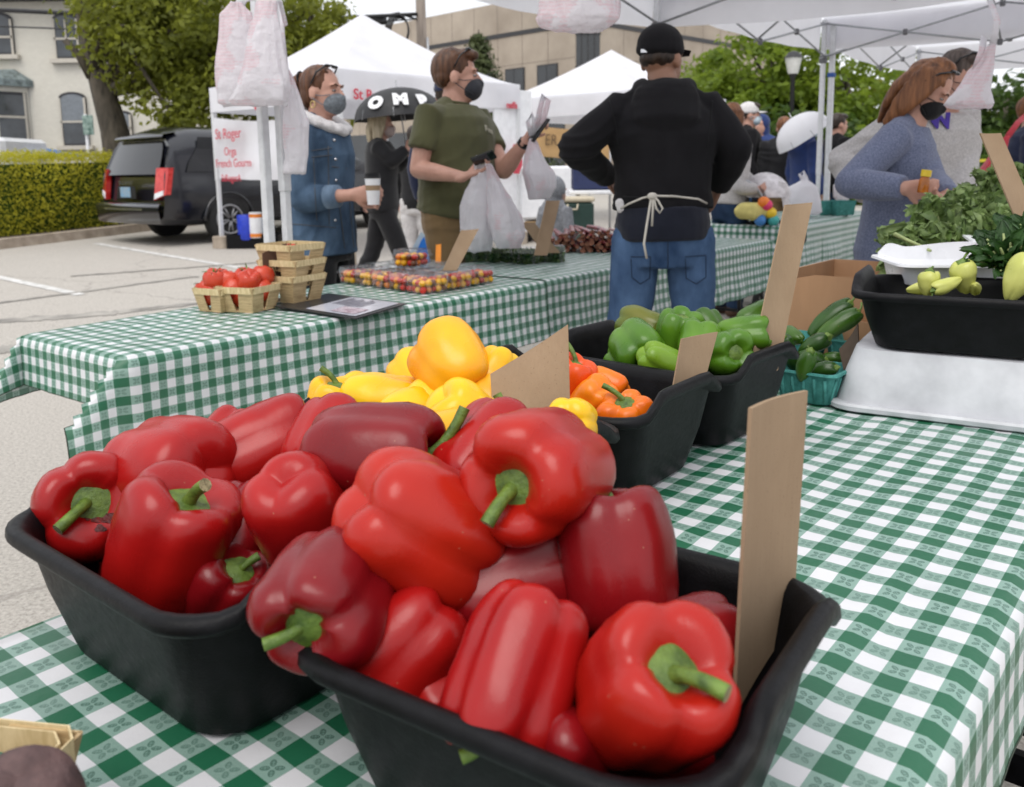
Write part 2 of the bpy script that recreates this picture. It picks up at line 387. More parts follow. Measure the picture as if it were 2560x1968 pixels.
strip('parking_line', gp(-40, 584), gp(172, 630), .11, M['paint'], .005)
for q, (a, b, wd) in enumerate([((-60, 690), (250, 668), .13), ((250, 668), (620, 625), .09), ((-60, 752), (60, 742), .16), ((60, 742), (400, 700), .06), ((-60, 655), (420, 590), .05), ((150, 590), (560, 560), .05), ((1250, 640), (1700, 650), .06)]):
    strip('tar_streak', gp(*a), gp(*b), wd * 1.7, M['tar'], .0045 + .0004 * q, .03, 40)
# ------------------------------------------------------------------ tables
def cloth(name, u0, u1, v0, v1, z, over, parent, frame_uv, flap=.3, seed=0, step=.0254, wave=.018, foldw=5.):
    """over = (u-, u+, v-, v+) overhang; frame_uv maps table coordinates to the place"""
    ou0, ou1, ov0, ov1 = over
    na = int((u1 - u0 + ou0 + ou1) / step); nb = int((v1 - v0 + ov0 + ov1) / step)
    A = [u0 - ou0 + (u1 - u0 + ou0 + ou1) * i / na for i in range(na + 1)]; Bv = [v0 - ov0 + (v1 - v0 + ov0 + ov1) * i / nb for i in range(nb + 1)]
    r = .018; verts = []; uvs = []
    def bend(s):
        L = r * math.pi / 2
        if s < L: th = s / r; return r * math.sin(th), -(r - r * math.cos(th))
        return r, -(r + s - L)
    for b in Bv:
        for a in A:
            du = a - u1 if a > u1 else (a - u0 if a < u0 else 0); dv = b - v1 if b > v1 else (b - v0 if b < v0 else 0)
            ca = min(max(a, u0), u1); cb = min(max(b, v0), v1); dz = 0
            if du == 0 and dv == 0:
                e = min(a - u0, u1 - a, b - v0, v1 - b, .1) / .1
                dz = e * (.0045 * noise.noise(Vector((a * 6, b * 6, seed))) + .0028 * noise.noise(Vector((a * 24 + b * 5, b * 8, seed + 5))) + .0035 * sum(math.exp(-((a - c_ + .01 * math.sin(b * 3)) / .007) ** 2) for c_ in (-.42, -.14, .02, -2.2, -2.4)) + .003 * sum(math.exp(-((b - c_) / .007) ** 2) for c_ in (-.62, .12, .78, 1.35, 2.6, 3.5))); p = (ca, cb, z + dz)
            elif du == 0 or dv == 0:
                s = abs(du) or abs(dv); o_, d_ = bend(s); k = min(1, s / .3); tc_ = b if du else a
                nn = noise.noise(Vector((tc_ * foldw, seed * 3.1, 0))) + .45 * noise.noise(Vector((tc_ * foldw * 2.6, seed, s * 2)))
                o_ += wave * (1.1 + nn * 1.5) * k * k; sg = 1 if (du + dv) > 0 else -1
                sh = .012 * k * noise.noise(Vector((tc_ * 4, seed + 9, 0)))
                p = (ca + sg * o_, cb + sh, z + d_) if du else (ca + sh, cb + sg * o_, z + d_)
            else:
                rr = math.hypot(du, dv); phi = math.atan2(abs(dv), abs(du)); su = 1 if du > 0 else -1; sv = 1 if dv > 0 else -1
                k = min(phi, math.pi / 2 - phi) / (math.pi / 4); tilt = k * math.pi / 4 * .85
                base = flap if flap is not None else .78
                sidew = (.30 if phi > math.pi / 4 else -.30) * (1 - k * .75)
                ang = base + sidew
                hx, hy = su * math.cos(ang), sv * math.sin(ang); o_, d_ = bend(rr * math.cos(tilt))
                rip = .006 * math.sin(rr * 17 + seed) * k
                p = (ca + hx * (rr * math.sin(tilt) + o_) - hy * rip, cb + hy * (rr * math.sin(tilt) + o_) + hx * rip, z + d_)
            verts.append(frame_uv(*p)); uvs.append((a, b))
    W_ = na + 1; faces = [(j * W_ + i, j * W_ + i + 1, (j + 1) * W_ + i + 1, (j + 1) * W_ + i) for j in range(nb) for i in range(na)]
    mi = wmat(parent).inverted() if parent else Matrix()
    me = bpy.data.meshes.new(name); me.from_pydata([tuple(mi @ Vector(v)) for v in verts], [], faces); me.update()
    ul = me.uv_layers.new(name='UVMap'); li = np.empty(len(me.loops), 'i'); me.loops.foreach_get('vertex_index', li)
    ul.data.foreach_set('uv', np.array(uvs, 'f')[li].ravel()); me.materials.append(M['check'])
    me.polygons.foreach_set('use_smooth', [True] * len(me.polygons))
    o = link(name, me, parent)
    hem = MB(); loop = [j for j in range(W_)] + [j * W_ + na for j in range(1, nb + 1)] + [nb * W_ + i for i in range(na - 1, -1, -1)] + [j * W_ for j in range(nb - 1, 0, -1)]
    hem.tube([verts[i] for i in loop] + [verts[0]], .0016, 4); hem.build('hem', M['hem'], o, world=True) if parent is None else hem.build('hem', M['hem'], o, world=True)
    return o
M['tabletop'] = pmat('table_top_plastic', (.5, .5, .49), .5, .06)
def table(label, u0, u1, v0, v1, fr, z=TZ):
    c = fr((u0 + u1) / 2, v0, 0); t_ = empty('folding_table', (c.x, c.y, 0), label, 'table')
    mb = MB(); P = [fr(u0 + .01, v0 + .01, z - .045), fr(u1 - .01, v0 + .01, z - .045), fr(u1 - .01, v1 - .01, z - .045), fr(u0 + .01, v1 - .01, z - .045)]
    mb.loft([P, [p + Vector((0, 0, .038)) for p in P]]); mb.build('tabletop', M['tabletop'], t_, world=True)
    for a in (u0 + .09, u1 - .09):
        for b in (v0 + .2, v1 - .2):
            g = MB(); s = 1 if b < (v0 + v1) / 2 else -1
            g.tube([fr(a, b, z - .05), fr(a, b - s * .02, .4), fr(a, b - s * .06, .012)], .0145, 10); g.build('leg', M['black_steel'], t_, True, True)
    for b in (v0 + .2, v1 - .2):
        g = MB(); g.tube([fr(u0 + .09, b, .28), fr(u1 - .09, b, .28)], .011, 8); g.build('crossbar', M['black_steel'], t_, True, True)
    return t_
frN = lambda u, v, z: uv(u, v, z)
table('near folding table under the tubs of red and yellow peppers', -.672, .13, -1.75, .27, frN)
table('folding table under the raised tub, joined to the near one', -.672, .13, .28, 2.3, frN)
c1 = cloth('tablecloth', -.672, .13, -1.75, 2.3, TZ + .002, (.24, .15, .2, .24), None, frN, .78, 1, wave=.02)
tag(c1, 'green and white checked cloth on the near table under the red peppers', 'tablecloth')
TOP = TZ + .004
aF = math.radians(1.6)
def frF(u, v, z): # far table line, turned a little against the near one
    c, s = math.cos(aF), math.sin(aF); du, dv = (u + 1.985) * (1 + .16 * max(0, min(v, 2.2) - .25) if u < -1.985 else 1), v - .25
    return uv(-1.985 + du * c - dv * s * 1.0, .25 + du * s + dv * c, z)
table('folding table at left with tomato baskets and clamshells on it', -2.575, -1.985, .235, 2.2, frF)
c2 = cloth('tablecloth', -2.575, -1.985, .235, 2.2, TZ + .002, (.2, .265, .165, .02), None, frF, 1.85, 4, wave=.02)
tag(c2, 'checked cloth on the left table, its corner flap hanging loose', 'tablecloth')
table('folding table behind the seller holding rhubarb and boxed greens', -2.575, -1.985, 2.24, 4.75, frF)
c3 = cloth('tablecloth', -2.575, -1.985, 2.16, 4.75, TZ + .007, (.2, .345, .0, .22), None, frF, .5, 9, wave=.02, foldw=7.)
tag(c3, 'checked cloth on the table just behind the seller in the black hoodie', 'tablecloth')
def frB(u, v, z):
    o = Vector((2.02, 6.55)); a = Vector((.60, .80)); b = Vector((-.80, .60)); p = o + a * u + b * v; return Vector((p.x, p.y, z))
table('folding table farthest back, with the white grocery bag on it', 0, 2.6, 0, .8, frB, .79)
c4 = cloth('tablecloth', 0, 2.6, 0, .8, .792, (.27, .1, .42, .25), None, frB, .8, 12, step=.03, wave=.02)
tag(c4, 'pale checked cloth on the back table beside the woman in blue', 'tablecloth')
# ------------------------------------------------------------------ tubs
def rrect(a, b, r, n=76):
    P = []; seg = [(a - r, b, -(a - r), b), None]
    per = 4 * (a - r) + 4 * (b - r) + 2 * math.pi * r
    for k in range(n):
        s = per * k / n
        for (kind, L, d) in (('l', 2 * (b - r), 0), ('c', math.pi * r / 2, 0), ('l', 2 * (a - r), 1), ('c', math.pi * r / 2, 1), ('l', 2 * (b - r), 2), ('c', math.pi * r / 2, 2), ('l', 2 * (a - r), 3), ('c', math.pi * r / 2, 3)):
            if s <= L:
                if kind == 'l':
                    P.append([(a, -(b - r) + s), ((a - r) - s, b), (-a, (b - r) - s), (-(a - r) + s, -b)][d])
                else:
                    cx, cy = [(a - r, b - r), (-(a - r), b - r), (-(a - r), -(b - r)), (a - r, -(b - r))][d]; th = d * math.pi / 2 + s / r
                    P.append((cx + r * math.cos(th), cy + r * math.sin(th)))
                break
            s -= L
        else: P.append((a, -(b - r)))
    return P
def tub(label, c, rz, mat, L=.38, Wd=.305, H=.138, flip=False, name='plastic_tub', group=None, cr=.06, hm=1.):
    mb = MB(); a, b = L / 2, Wd / 2; t_ = .035
    def hump(x, y, amt):
        e = max(0, min(1, (abs(x) / a - .82) / .14)); e = e * e * (3 - 2 * e)
        q = abs(y) / b; h = max(0, min(1, (.78 - q) / .34)); h = h * h * (3 - 2 * h); return amt * e * h * hm
    rings = []
    def rg(ai, bi, r, z, amt=0.):
        pts = rrect(ai, bi, r); rings.append([Vector((x, y, z + hump(x * a / ai, y * b / bi, amt))) for x, y in pts])
    for k, (ins, z, am) in enumerate([(.06, 0, 0), (.037, .003, 0), (.034, .012, 0), (.018, H * .5, .004), (.008, H - .018, .02), (.007, H - .014, .02), (-.006, H - .016, .024), (-.009, H - .011, .026), (-.008, H - .003, .028), (-.003, H, .029), (.003, H - .001, .028), (.009, H - .007, .024), (.012, H - .02, .02), (.022, H * .5, .004), (.039, .014, 0), (.07, .006, 0)]):
        rg(a - ins, b - ins, max(.02, cr - ins * .3), z, am)
    mb.loft(rings, True)
    if flip:
        mb.v = [(x, -y, H + .0 - z + .0) for x, y, z in mb.v]
    o = mb.build(name, mat, None, True, auto=32 if flip else 60); o.location = c; o.rotation_euler = (0, 0, rz); tag(o, label, 'tub', group); return o
RU = math.atan2(UY, UX)
def tubuv(label, u, v, z, mat, **k): p = uv(u, v, z); return tub(label, p, RU + k.pop('dr', 0), mat, **k)
tubuv('black tub of red peppers at far left of the near table', -.470, -.412, TOP, M['black_plastic'], L=.36, dr=R(0))
tubuv('black tub of red peppers closest to the camera with a tall card', -.085, -.366, TOP, M['black_plastic'], L=.345, Wd=.302, dr=R(5.5), cr=.075)
tubuv('black tub heaped with yellow peppers', -.50, -.068, TOP, M['black_plastic'])
tubuv('black tub of orange peppers between the yellow and green ones', -.51, .25, TOP, M['black_plastic'], dr=R(1.5))
tubuv('black tub of green bell peppers', -.51, .565, TOP, M['black_plastic'], dr=R(-2))
# ------------------------------------------------------------------ peppers
def atv(xd, yd, v0):
    d = ray(xd * D, yd * D); k = VX * d.x + VY * d.y; s = (v0 - ((0 - UO[0]) * VX + (0 - UO[1]) * VY)) / k; return CAMPOS + d * s
def camdir(r, u, t): return (_rt * r + _up * u - _fw * t).normalized()
PROF = [(0, .6), (.15, .62), (.33, .82), (.58, .98), (.82, .95), (.96, .76), (1, .45), (1, .05), (.985, -.33), (.93, -.64), (.79, -.87), (.53, -.97), (.25, -.94), (0, -.85)]
def catmull(P, n):
    out_ = []
    for i in range(n):
        t = i / (n - 1) * (len(P) - 1); k = min(int(t), len(P) - 2); f = t - k
        p = [P[max(k - 1, 0)], P[k], P[k + 1], P[min(k + 2, len(P) - 1)]]
        out_.append(tuple(.5 * (2 * p[1][j] + (p[2][j] - p[0][j]) * f + (2 * p[0][j] - 5 * p[1][j] + 4 * p[2][j] - p[3][j]) * f * f + (3 * p[1][j] - p[0][j] - 3 * p[2][j] + p[3][j]) * f ** 3) for j in range(2)))
    return out_
def pepper_mesh(seed, w, h, lobes=4, taper=.1, groove=.2, nt_=44, ns=30, prof=PROF, bend=0.):
    rnd = random.Random(seed); ph = rnd.uniform(0, 6.28); amp = [rnd.uniform(.86, 1.1) for _ in range(lobes)]; zl = [rnd.uniform(-.09, .1) for _ in range(lobes)]; zb = [rnd.uniform(-.06, .05) for _ in range(lobes)]
    pr = catmull(prof, ns); mb = MB(); rings = []
    asy = rnd.uniform(0, 6.28); tilt = rnd.uniform(.0, .1)
    for i, (r, z) in enumerate(pr):
        r = max(r, .004); ring = []
        for k in range(nt_):
            th = 2 * math.pi * k / nt_; a = lobes * (th + ph) / (2 * math.pi); li = int(math.floor(a)) % lobes; f = a - math.floor(a); s = math.sin(math.pi * f)
            A0 = amp[li]; A1 = amp[(li + 1) % lobes] if f > .5 else amp[(li - 1) % lobes]; bl = abs(f - .5); A = A0 * (1 - bl) + A1 * bl
            g = groove * (.55 + .75 * max(0, z) ** 2 + .3 * max(0, -z) ** 2)
            gr = 1 - g * (1 - s) ** 1.7
            rr = r * A * gr * (1 - taper * max(0, .5 - z) / 1.5) * (1 + tilt * math.cos(th - asy))
            e = math.sin(min(1, r) * math.pi) if r < .999 else 0
            zz = z + (zl[li] + .12 * (s - .5)) * max(0, e) * (1 if z > 0 else 0) + (zb[li] - .09 * (s - .5)) * max(0, e) * (1 if z < 0 else 0)
            p = Vector((rr * math.cos(th), rr * math.sin(th), zz))
            nn = 1 + .05 * noise.noise(p * 1.7 + Vector((seed, 0, 0))) + .018 * noise.noise(p * 4.5 + Vector((0, seed, 0)))
            p = Vector((p.x * nn * w / 2, p.y * nn * w / 2, p.z * h / 2)); p.x += bend * (p.z / h) ** 2 * w
            ring.append(p)
        rings.append(ring)
    mb.loft(rings, True); return mb
def stem_mb(seed, w, h, prof=PROF, size=1., length=1.):
    rnd = random.Random(seed * 3 + 1); mb = MB(); z0 = prof[1][1] * h / 2; R_ = .225 * w * size; n = 26; rings = []
    for j, (f, dz) in enumerate([(.12, .012), (.5, .008), (.85, .004), (1, .001), (.98, -.006), (.5, -.004)]):
        rings.append([Vector((R_ * f * (1 + (.13 * math.sin(5 * 2 * math.pi * k / n + seed) + .07 * math.sin(11 * k / n * 6.28)) * (f > .6)) * math.cos(2 * math.pi * k / n), R_ * f * (1 + (.13 * math.sin(5 * 2 * math.pi * k / n + seed)) * (f > .6)) * math.sin(2 * math.pi * k / n), z0 + (dz + .05 * R_) + .32 * R_ * f * f)) for k in range(n)])
    mb.loft(rings, True)
    L = h * .36 * length * rnd.uniform(.85, 1.15); a = rnd.uniform(0, 6.28); bx, by = math.cos(a), math.sin(a); r0 = .043 * w; pts = []; rad = []
    cv = rnd.uniform(.35, .95)
    for i in range(8):
        t = i / 7; pts.append(Vector((bx * cv * L * t * t, by * cv * L * t * t, z0 + L * (t - .28 * cv * t * t)))); rad.append(r0 * (1.75 - 1.35 * t if t < .45 else 1.08 + .32 * (t - .45)))
    mb.tube(pts, rad, 10, cap=False)
    last = list(range(len(mb.v) - 10, len(mb.v))); mb.cm = 1; mb.face(last); mb.cm = 0
    return mb
def axis_matrix(loc, ax, spin=0.):
    z = Vector(ax).normalized(); q = Vector((0, 0, 1)).rotation_difference(z).to_matrix().to_4x4(); return Matrix.Translation(loc) @ q @ Matrix.Rotation(spin, 4, 'Z')
pc = [0]
def pepper(kind, mat, label, loc, ax, w, h, lobes=4, seed=None, taper=.04, groove=.2, stem=True, group=None, prof=PROF, bend=0., cat='pepper', slen=1., spin=0.):
    pc[0] += 1; seed = seed or pc[0]
    o = pepper_mesh(seed, w, h, lobes, taper, groove, prof=prof, bend=bend).build(kind, mat, None, True)
    o.matrix_basis = axis_matrix(loc, ax, spin); tag(o, label, cat, group)
    if stem: stem_mb(seed, w, h, prof, length=slen).build('stem', [M['stem'], M['cut']], o, True, auto=50)
    return o
def pp(mat, label, x, y, v, px, ax, ratio=1.05, **k):
    p = atv(x, y, v); Y = (p - CAMPOS).dot(_fw); w_ = px2m(px, Y) * k.pop('grow', 1.09); kind = k.pop('kind', 'red_bell_pepper')
    return pepper(kind, mat, label, p, camdir(*ax), w_, w_ * ratio, **k)
RB = 'red bell pepper '
pp(M['red'], RB + 'at far left with wrinkled dark rot spots', 190, 1073, -.47, 212, (.4, .22, .9), 1.0, seed=11, lobes=4, spin=.6)
pp(M['red'], RB + 'without visible stem, second from left at the back', 378, 1000, -.395, 222, (-.75, -.1, -.55), 1.02, lobes=3, seed=12)
pp(M['red'], RB + 'leaning over the left tub rim, stem pointing up', 368, 1166, -.468, 246, (.34, .8, .2), 1.06, seed=13, groove=.15)
pp(M['red'], RB + 'half hidden at the left below the leaning one', 272, 1192, -.452, 118, (-.3, -.5, -.5), 1.05, seed=14, stem=False)
pp(M['red'], RB + 'lying at the back between two others, streaked bright top', 566, 965, -.305, 190, (.85, .34, -.35), 1.12, lobes=3, seed=15)
pp(M['red'], RB + 'just behind the big dark one at top centre', 697, 946, -.275, 160, (.25, .65, -.7), 1.05, seed=16, groove=.12)
pp(M['darkred'], RB + 'dark and large at top centre, curled stem pointing right', 792, 975, -.335, 208, (.97, -.02, .22), 1.2, lobes=3, seed=17, groove=.16, slen=1.3, spin=2.2)
pp(M['red'], RB + 'with its lobed bottom turned up, left of centre', 640, 1095, -.405, 212, (.2, -.72, -.6), 1.02, lobes=3, seed=18)
pp(M['orangered'], RB + 'biggest in the middle with a dimple facing the camera', 893, 1128, -.41, 280, (.72, -.52, -.42), 1.02, lobes=4, seed=19, groove=.24)
pp(M['red'], RB + 'behind the topmost one, below the wedge shaped card', 1035, 978, -.262, 178, (.5, .55, -.6), 1.2, seed=20)
pp(M['orangered'], RB + 'topmost of the heap, its stem facing the camera', 1147, 1020, -.325, 262, (-.42, .02, .88), 1.1, lobes=4, seed=21, groove=.18)
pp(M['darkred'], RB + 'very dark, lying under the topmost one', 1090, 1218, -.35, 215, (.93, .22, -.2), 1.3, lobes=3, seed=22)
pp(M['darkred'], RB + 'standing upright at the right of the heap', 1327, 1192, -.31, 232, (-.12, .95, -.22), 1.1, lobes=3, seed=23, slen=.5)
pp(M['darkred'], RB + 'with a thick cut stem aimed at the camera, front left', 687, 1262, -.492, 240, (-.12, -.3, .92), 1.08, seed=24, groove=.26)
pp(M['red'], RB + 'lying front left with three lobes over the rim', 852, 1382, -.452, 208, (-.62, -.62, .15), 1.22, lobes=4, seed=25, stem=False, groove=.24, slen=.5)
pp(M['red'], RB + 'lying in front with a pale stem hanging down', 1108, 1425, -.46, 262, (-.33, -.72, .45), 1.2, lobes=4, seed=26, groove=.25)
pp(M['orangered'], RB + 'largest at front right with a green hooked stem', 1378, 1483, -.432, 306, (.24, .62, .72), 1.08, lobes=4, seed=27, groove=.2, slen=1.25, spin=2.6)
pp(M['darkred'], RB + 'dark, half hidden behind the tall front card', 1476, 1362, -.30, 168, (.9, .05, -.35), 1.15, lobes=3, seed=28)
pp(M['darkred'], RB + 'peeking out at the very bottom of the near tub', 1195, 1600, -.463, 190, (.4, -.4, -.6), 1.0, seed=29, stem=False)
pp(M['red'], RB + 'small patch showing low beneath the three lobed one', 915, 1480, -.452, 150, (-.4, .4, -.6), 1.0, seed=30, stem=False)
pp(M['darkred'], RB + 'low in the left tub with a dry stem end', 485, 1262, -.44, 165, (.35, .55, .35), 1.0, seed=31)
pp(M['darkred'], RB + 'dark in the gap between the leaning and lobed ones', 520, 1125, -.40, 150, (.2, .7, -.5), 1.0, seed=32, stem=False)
pp(M['red'], RB + 'sliver showing behind the two at the back left', 492, 950, -.30, 120, (.3, .6, -.5), 1.0, seed=33, stem=False)
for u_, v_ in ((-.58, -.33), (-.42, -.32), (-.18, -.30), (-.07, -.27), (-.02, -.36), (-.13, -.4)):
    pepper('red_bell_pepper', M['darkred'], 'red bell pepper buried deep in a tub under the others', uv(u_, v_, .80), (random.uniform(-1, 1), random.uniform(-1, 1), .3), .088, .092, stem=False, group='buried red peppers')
YB = 'yellow bell pepper '
def yp(mat, lab, *a, **k): return pp(mat, lab, *a, kind='yellow_bell_pepper', grow=1.2, **k)
yp(M['yelloworange'], YB + 'biggest, perched on top of the yellow heap', 974, 778, -.03, 146, (-.45, .55, -.6), .96, lobes=3, seed=41, stem=False, groove=.2, taper=.12)
yp(M['yellow'], YB + 'behind and left of the perched one', 893, 815, .03, 106, (-.5, .5, -.6), 1.05, seed=42, groove=.12, lobes=3, stem=False)
yp(M['yellow'], YB + 'lying left of centre with a small dark stem at right', 815, 857, -.075, 118, (.92, -.1, .25), 1.2, seed=43, slen=.5)
yp(M['yellow'], YB + 'at far left of the yellow heap, stem sticking up', 712, 872, -.11, 104, (.2, .9, .15), 1.0, seed=44, slen=1.2)
yp(M['yellow'], YB + 'in the middle under the perched one', 932, 852, -.05, 116, (.5, .3, -.6), 1.05, seed=45, groove=.12, lobes=3)
yp(M['yellow'], YB + 'greenish and folded, just above the amber one', 985, 888, -.1, 122, (.5, -.6, -.4), .95, seed=46, lobes=3, groove=.14, stem=False)
yp(M['yelloworange'], YB + 'amber, lowest at the front of the yellow heap', 968, 935, -.145, 128, (-.6, -.2, -.5), 1.1, seed=47, stem=False)
yp(M['yellow'], YB + 'right of the perched one with a green stem', 1060, 790, .0, 78, (-.3, -.6, .4), 1.0, seed=48)
yp(M['yellow'], YB + 'right of the wedge card above the orange tub', 1222, 905, -.06, 96, (.2, -.2, -.8), 1.0, seed=49, stem=False)
yp(M['yelloworange'], YB + 'pressed against the left edge of the wedge card', 1035, 845, -.03, 86, (0, .6, -.6), 1.0, seed=50, stem=False)
yp(M['yellow'], YB + 'between the far left one and the dark stemmed one', 762, 858, -.05, 92, (-.4, .6, -.5), 1.0, seed=51, stem=False, groove=.12)
yp(M['yellow'], YB + 'low in front, right above the dark red pepper', 868, 888, -.11, 96, (.6, .2, -.5), 1.0, seed=52, stem=False, groove=.12, lobes=3)
yp(M['yellow'], YB + 'touching the lower left of the wedge card', 1026, 905, -.1, 84, (.2, .7, -.5), 1.0, seed=53, stem=False, groove=.12, lobes=3)
for u_, v_ in ((-.6, -.1), (-.6, .02), (-.48, -.13), (-.47, 0), (-.36, -.08), (-.37, .03)):
    pepper('yellow_bell_pepper', M['yellow'], 'yellow bell pepper buried low in the yellow tub', uv(u_, v_, .81), (random.uniform(-1, 1), random.uniform(-1, 1), .3), .085, .085, stem=False, group='buried yellow peppers')
def op(mat, lab, *a, **k): return pp(mat, lab, *a, kind='orange_bell_pepper', **k)
op(M['scarlet'], 'red orange pepper beside the wedge card, stem at upper right', 1210, 818, .2, 92, (.35, .75, .3), 1.2, seed=61, slen=1.3, spin=1.)
op(M['orange'], 'orange pepper at the back of its tub with dark stem end', 1290, 832, .24, 80, (.75, -.4, .4), 1.0, seed=62, slen=.5)
op(M['orange'], 'orange pepper in the middle behind the curled stem', 1268, 858, .19, 92, (-.3, -.5, -.5), 1.0, seed=63, stem=False)
op(M['orange'], 'orange pepper in front with a long curled stem', 1335, 893, .185, 108, (-.1, .88, .42), .8, lobes=5, seed=64, groove=.32, slen=1.7, spin=3.4)
op(M['scarlet'], 'red orange pepper tip showing over the wedge card', 1172, 808, .22, 78, (-.2, .9, -.2), 1.1, seed=65, stem=False)
op(M['orange'], 'orange pepper low at the left wall of its tub', 1240, 885, .17, 84, (.2, .2, -.8), 1.0, seed=66, stem=False)
def gp_(mat, lab, *a, **k): return pp(mat, lab, *a, kind='green_bell_pepper', **k)
gp_(M['green'], 'green pepper at left of its tub, stem turned down', 1364, 742, .49, 108, (.25, -.42, .72), .95, seed=71, groove=.26)
gp_(M['green'], 'green pepper on top of the heap, blossom end up', 1447, 716, .56, 98, (.1, .85, .35), .95, seed=72, lobes=5, groove=.26, slen=.35)
gp_(M['turning'], 'green pepper blushed orange at back left', 1372, 698, .58, 82, (-.6, .2, -.5), 1.15, seed=73, stem=False)
gp_(M['lime'], 'pale green pepper half under the small card', 1412, 772, .455, 78, (.7, -.35, -.3), 1.2, seed=74, stem=False)
gp_(M['green'], 'green pepper at front right, pale star stem facing out', 1552, 755, .545, 98, (.15, .08, .95), .98, seed=75, lobes=4, groove=.26, slen=.25)
gp_(M['green'], 'long green pepper behind the tall leaning card', 1586, 712, .6, 78, (.7, .1, .3), 1.3, seed=76, groove=.24, slen=.3)
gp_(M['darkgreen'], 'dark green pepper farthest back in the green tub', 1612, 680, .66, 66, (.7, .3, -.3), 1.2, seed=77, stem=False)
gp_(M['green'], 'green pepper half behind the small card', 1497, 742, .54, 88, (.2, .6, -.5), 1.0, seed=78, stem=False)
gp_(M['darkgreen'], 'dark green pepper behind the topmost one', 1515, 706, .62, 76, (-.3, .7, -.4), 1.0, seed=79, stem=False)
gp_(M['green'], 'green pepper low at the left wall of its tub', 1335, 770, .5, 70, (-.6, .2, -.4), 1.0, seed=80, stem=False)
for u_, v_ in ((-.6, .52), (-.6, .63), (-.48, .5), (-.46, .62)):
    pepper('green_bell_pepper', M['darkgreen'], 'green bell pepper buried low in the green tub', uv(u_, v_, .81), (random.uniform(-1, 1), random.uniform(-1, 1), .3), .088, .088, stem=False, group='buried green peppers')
# ------------------------------------------------------------------ cardboard cards
def card(label, pts, Ys, thick=.003, mat=None, bow=.004, name='cardboard_card'):
    P = [pd(x, y, Y) for (x, y), Y in zip(pts, Ys)]
    n = (P[1] - P[0]).cross(P[-1] - P[0]).normalized(); N = 8; g1 = []; g2 = []
    for i in range(N + 1):
        r1 = []; r2 = []
        for j in range(N + 1):
            a, b = i / N, j / N; p = (P[0] * (1 - b) + P[1] * b) * (1 - a) + (P[3] * (1 - b) + P[2] * b) * a + n * bow * math.sin(math.pi * b) * (1 - a * .6)
            r1.append(p); r2.append(p + n * thick)
        g1.append(r1); g2.append(r2[::-1])
    mb = MB(); mb.grid(g1); mb.grid([r[::-1] for r in [x[::-1] for x in g2]][::-1])
    def edge(q1, q2): mb.grid([q1, q2])
    G2 = [r[::-1] for r in g2]
    edge(g1[0], G2[0]); edge(g1[-1], G2[-1]); edge([r[0] for r in g1], [r[0] for r in G2]); edge([r[-1] for r in g1], [r[-1] for r in G2])
    bm_o = mb.build(name, mat or M['card']); bm_o.data.transform(Matrix.Translation(-P[3])); bm_o.location = P[3]; tag(bm_o, label, 'card')
    b_ = bmesh.new(); b_.from_mesh(bm_o.data); bmesh.ops.remove_doubles(b_, verts=b_.verts, dist=1e-5); bmesh.ops.recalc_face_normals(b_, faces=b_.faces); b_.to_mesh(bm_o.data); b_.free()
    return bm_o
def Yu_(x, y, u0):
    d = ray(x * D, y * D); k = UX * d.x + UY * d.y; return d.y * (u0 - ((0 - UO[0]) * UX + (0 - UO[1]) * UY)) / k
cp4 = [(1605, 872), (1724, 834), (1692, 1330), (1568, 1530)]
card('tall blank cardboard card standing in the nearest red pepper tub', cp4, [Yu_(x, y, u_) for (x, y), u_ in zip(cp4, (.035, .035, .028, .028))])
card('wedge shaped blank cardboard card among the yellow peppers', [(1046, 798), (1212, 692), (1219, 985), (1058, 985)], [1.10, 1.12, 1.06, 1.04])
card('small blank cardboard card in the orange pepper tub', [(1455, 723), (1532, 708), (1506, 806), (1432, 852)], [1.36, 1.40, 1.38, 1.33])
card('tall leaning cardboard card in the green pepper tub', [(1676, 437), (1734, 432), (1660, 790), (1592, 830)], [1.62, 1.66, 1.55, 1.50])
card('cardboard card cut off by the right edge of the picture', [(2092, 284), (2136, 284), (2290, 640), (2240, 640)], [1.86, 1.9, 1.9, 1.86])
card('brown card leaning behind the clear tomato boxes', [(984, 491), (1022, 488), (975, 577), (944, 577)], [3.62, 3.66, 3.5, 3.45])
card('brown card leaning on the boxed greens', [(1166, 428), (1195, 428), (1168, 545), (1140, 545)], [4.15, 4.2, 4.05, 4.0])
card('pale card leaning left against the rhubarb', [(1112, 475), (1140, 475), (1196, 540), (1160, 540)], [4.35, 4.4, 4.45, 4.4])
card('dark brown card wedged upright behind the stacked baskets', [(560, 541), (612, 519), (612, 600), (565, 620)], [3.16, 3.24, 3.24, 3.16], mat=pmat('dark_card', (.1, .05, .03), .85))
# ------------------------------------------------------------------ pulp baskets of hot peppers
M['teal'] = pmat('teal_pulp', (.03, .19, .17), .8, .15, 60, c2=(.07, .3, .27), bump=.4, bscale=260)
def pulp_basket(label, p, rz, w=.125, h=.068, group=None):
    o = empty('pulp_basket', p, label, 'basket', group, rz); mb = MB(); rings = []
    for ins, z in ((.016, 0), (.012, .004), (0, h - .006), (-.007, h - .004), (-.006, h), (.001, h), (.015, .008), (.02, .006)): rings.append([Vector((x, y, z)) for x, y in rrect(w / 2 - ins, w / 2 - ins, .018, 40)])
    mb.loft(rings); mb.build('shell', M['teal'], o, True, auto=40)
    for s in range(4):
        for k in range(5):
            r = MB(); x = (k - 2) * w * .17; r.tube([Vector((x, -w / 2 + .013, .006)), Vector((x * 1.05, -w / 2 + .001, h - .012))], .0035, 6)
            rb = r.build('rib', M['teal'], o, True); rb.rotation_euler = (0, 0, s * math.pi / 2)
    return o
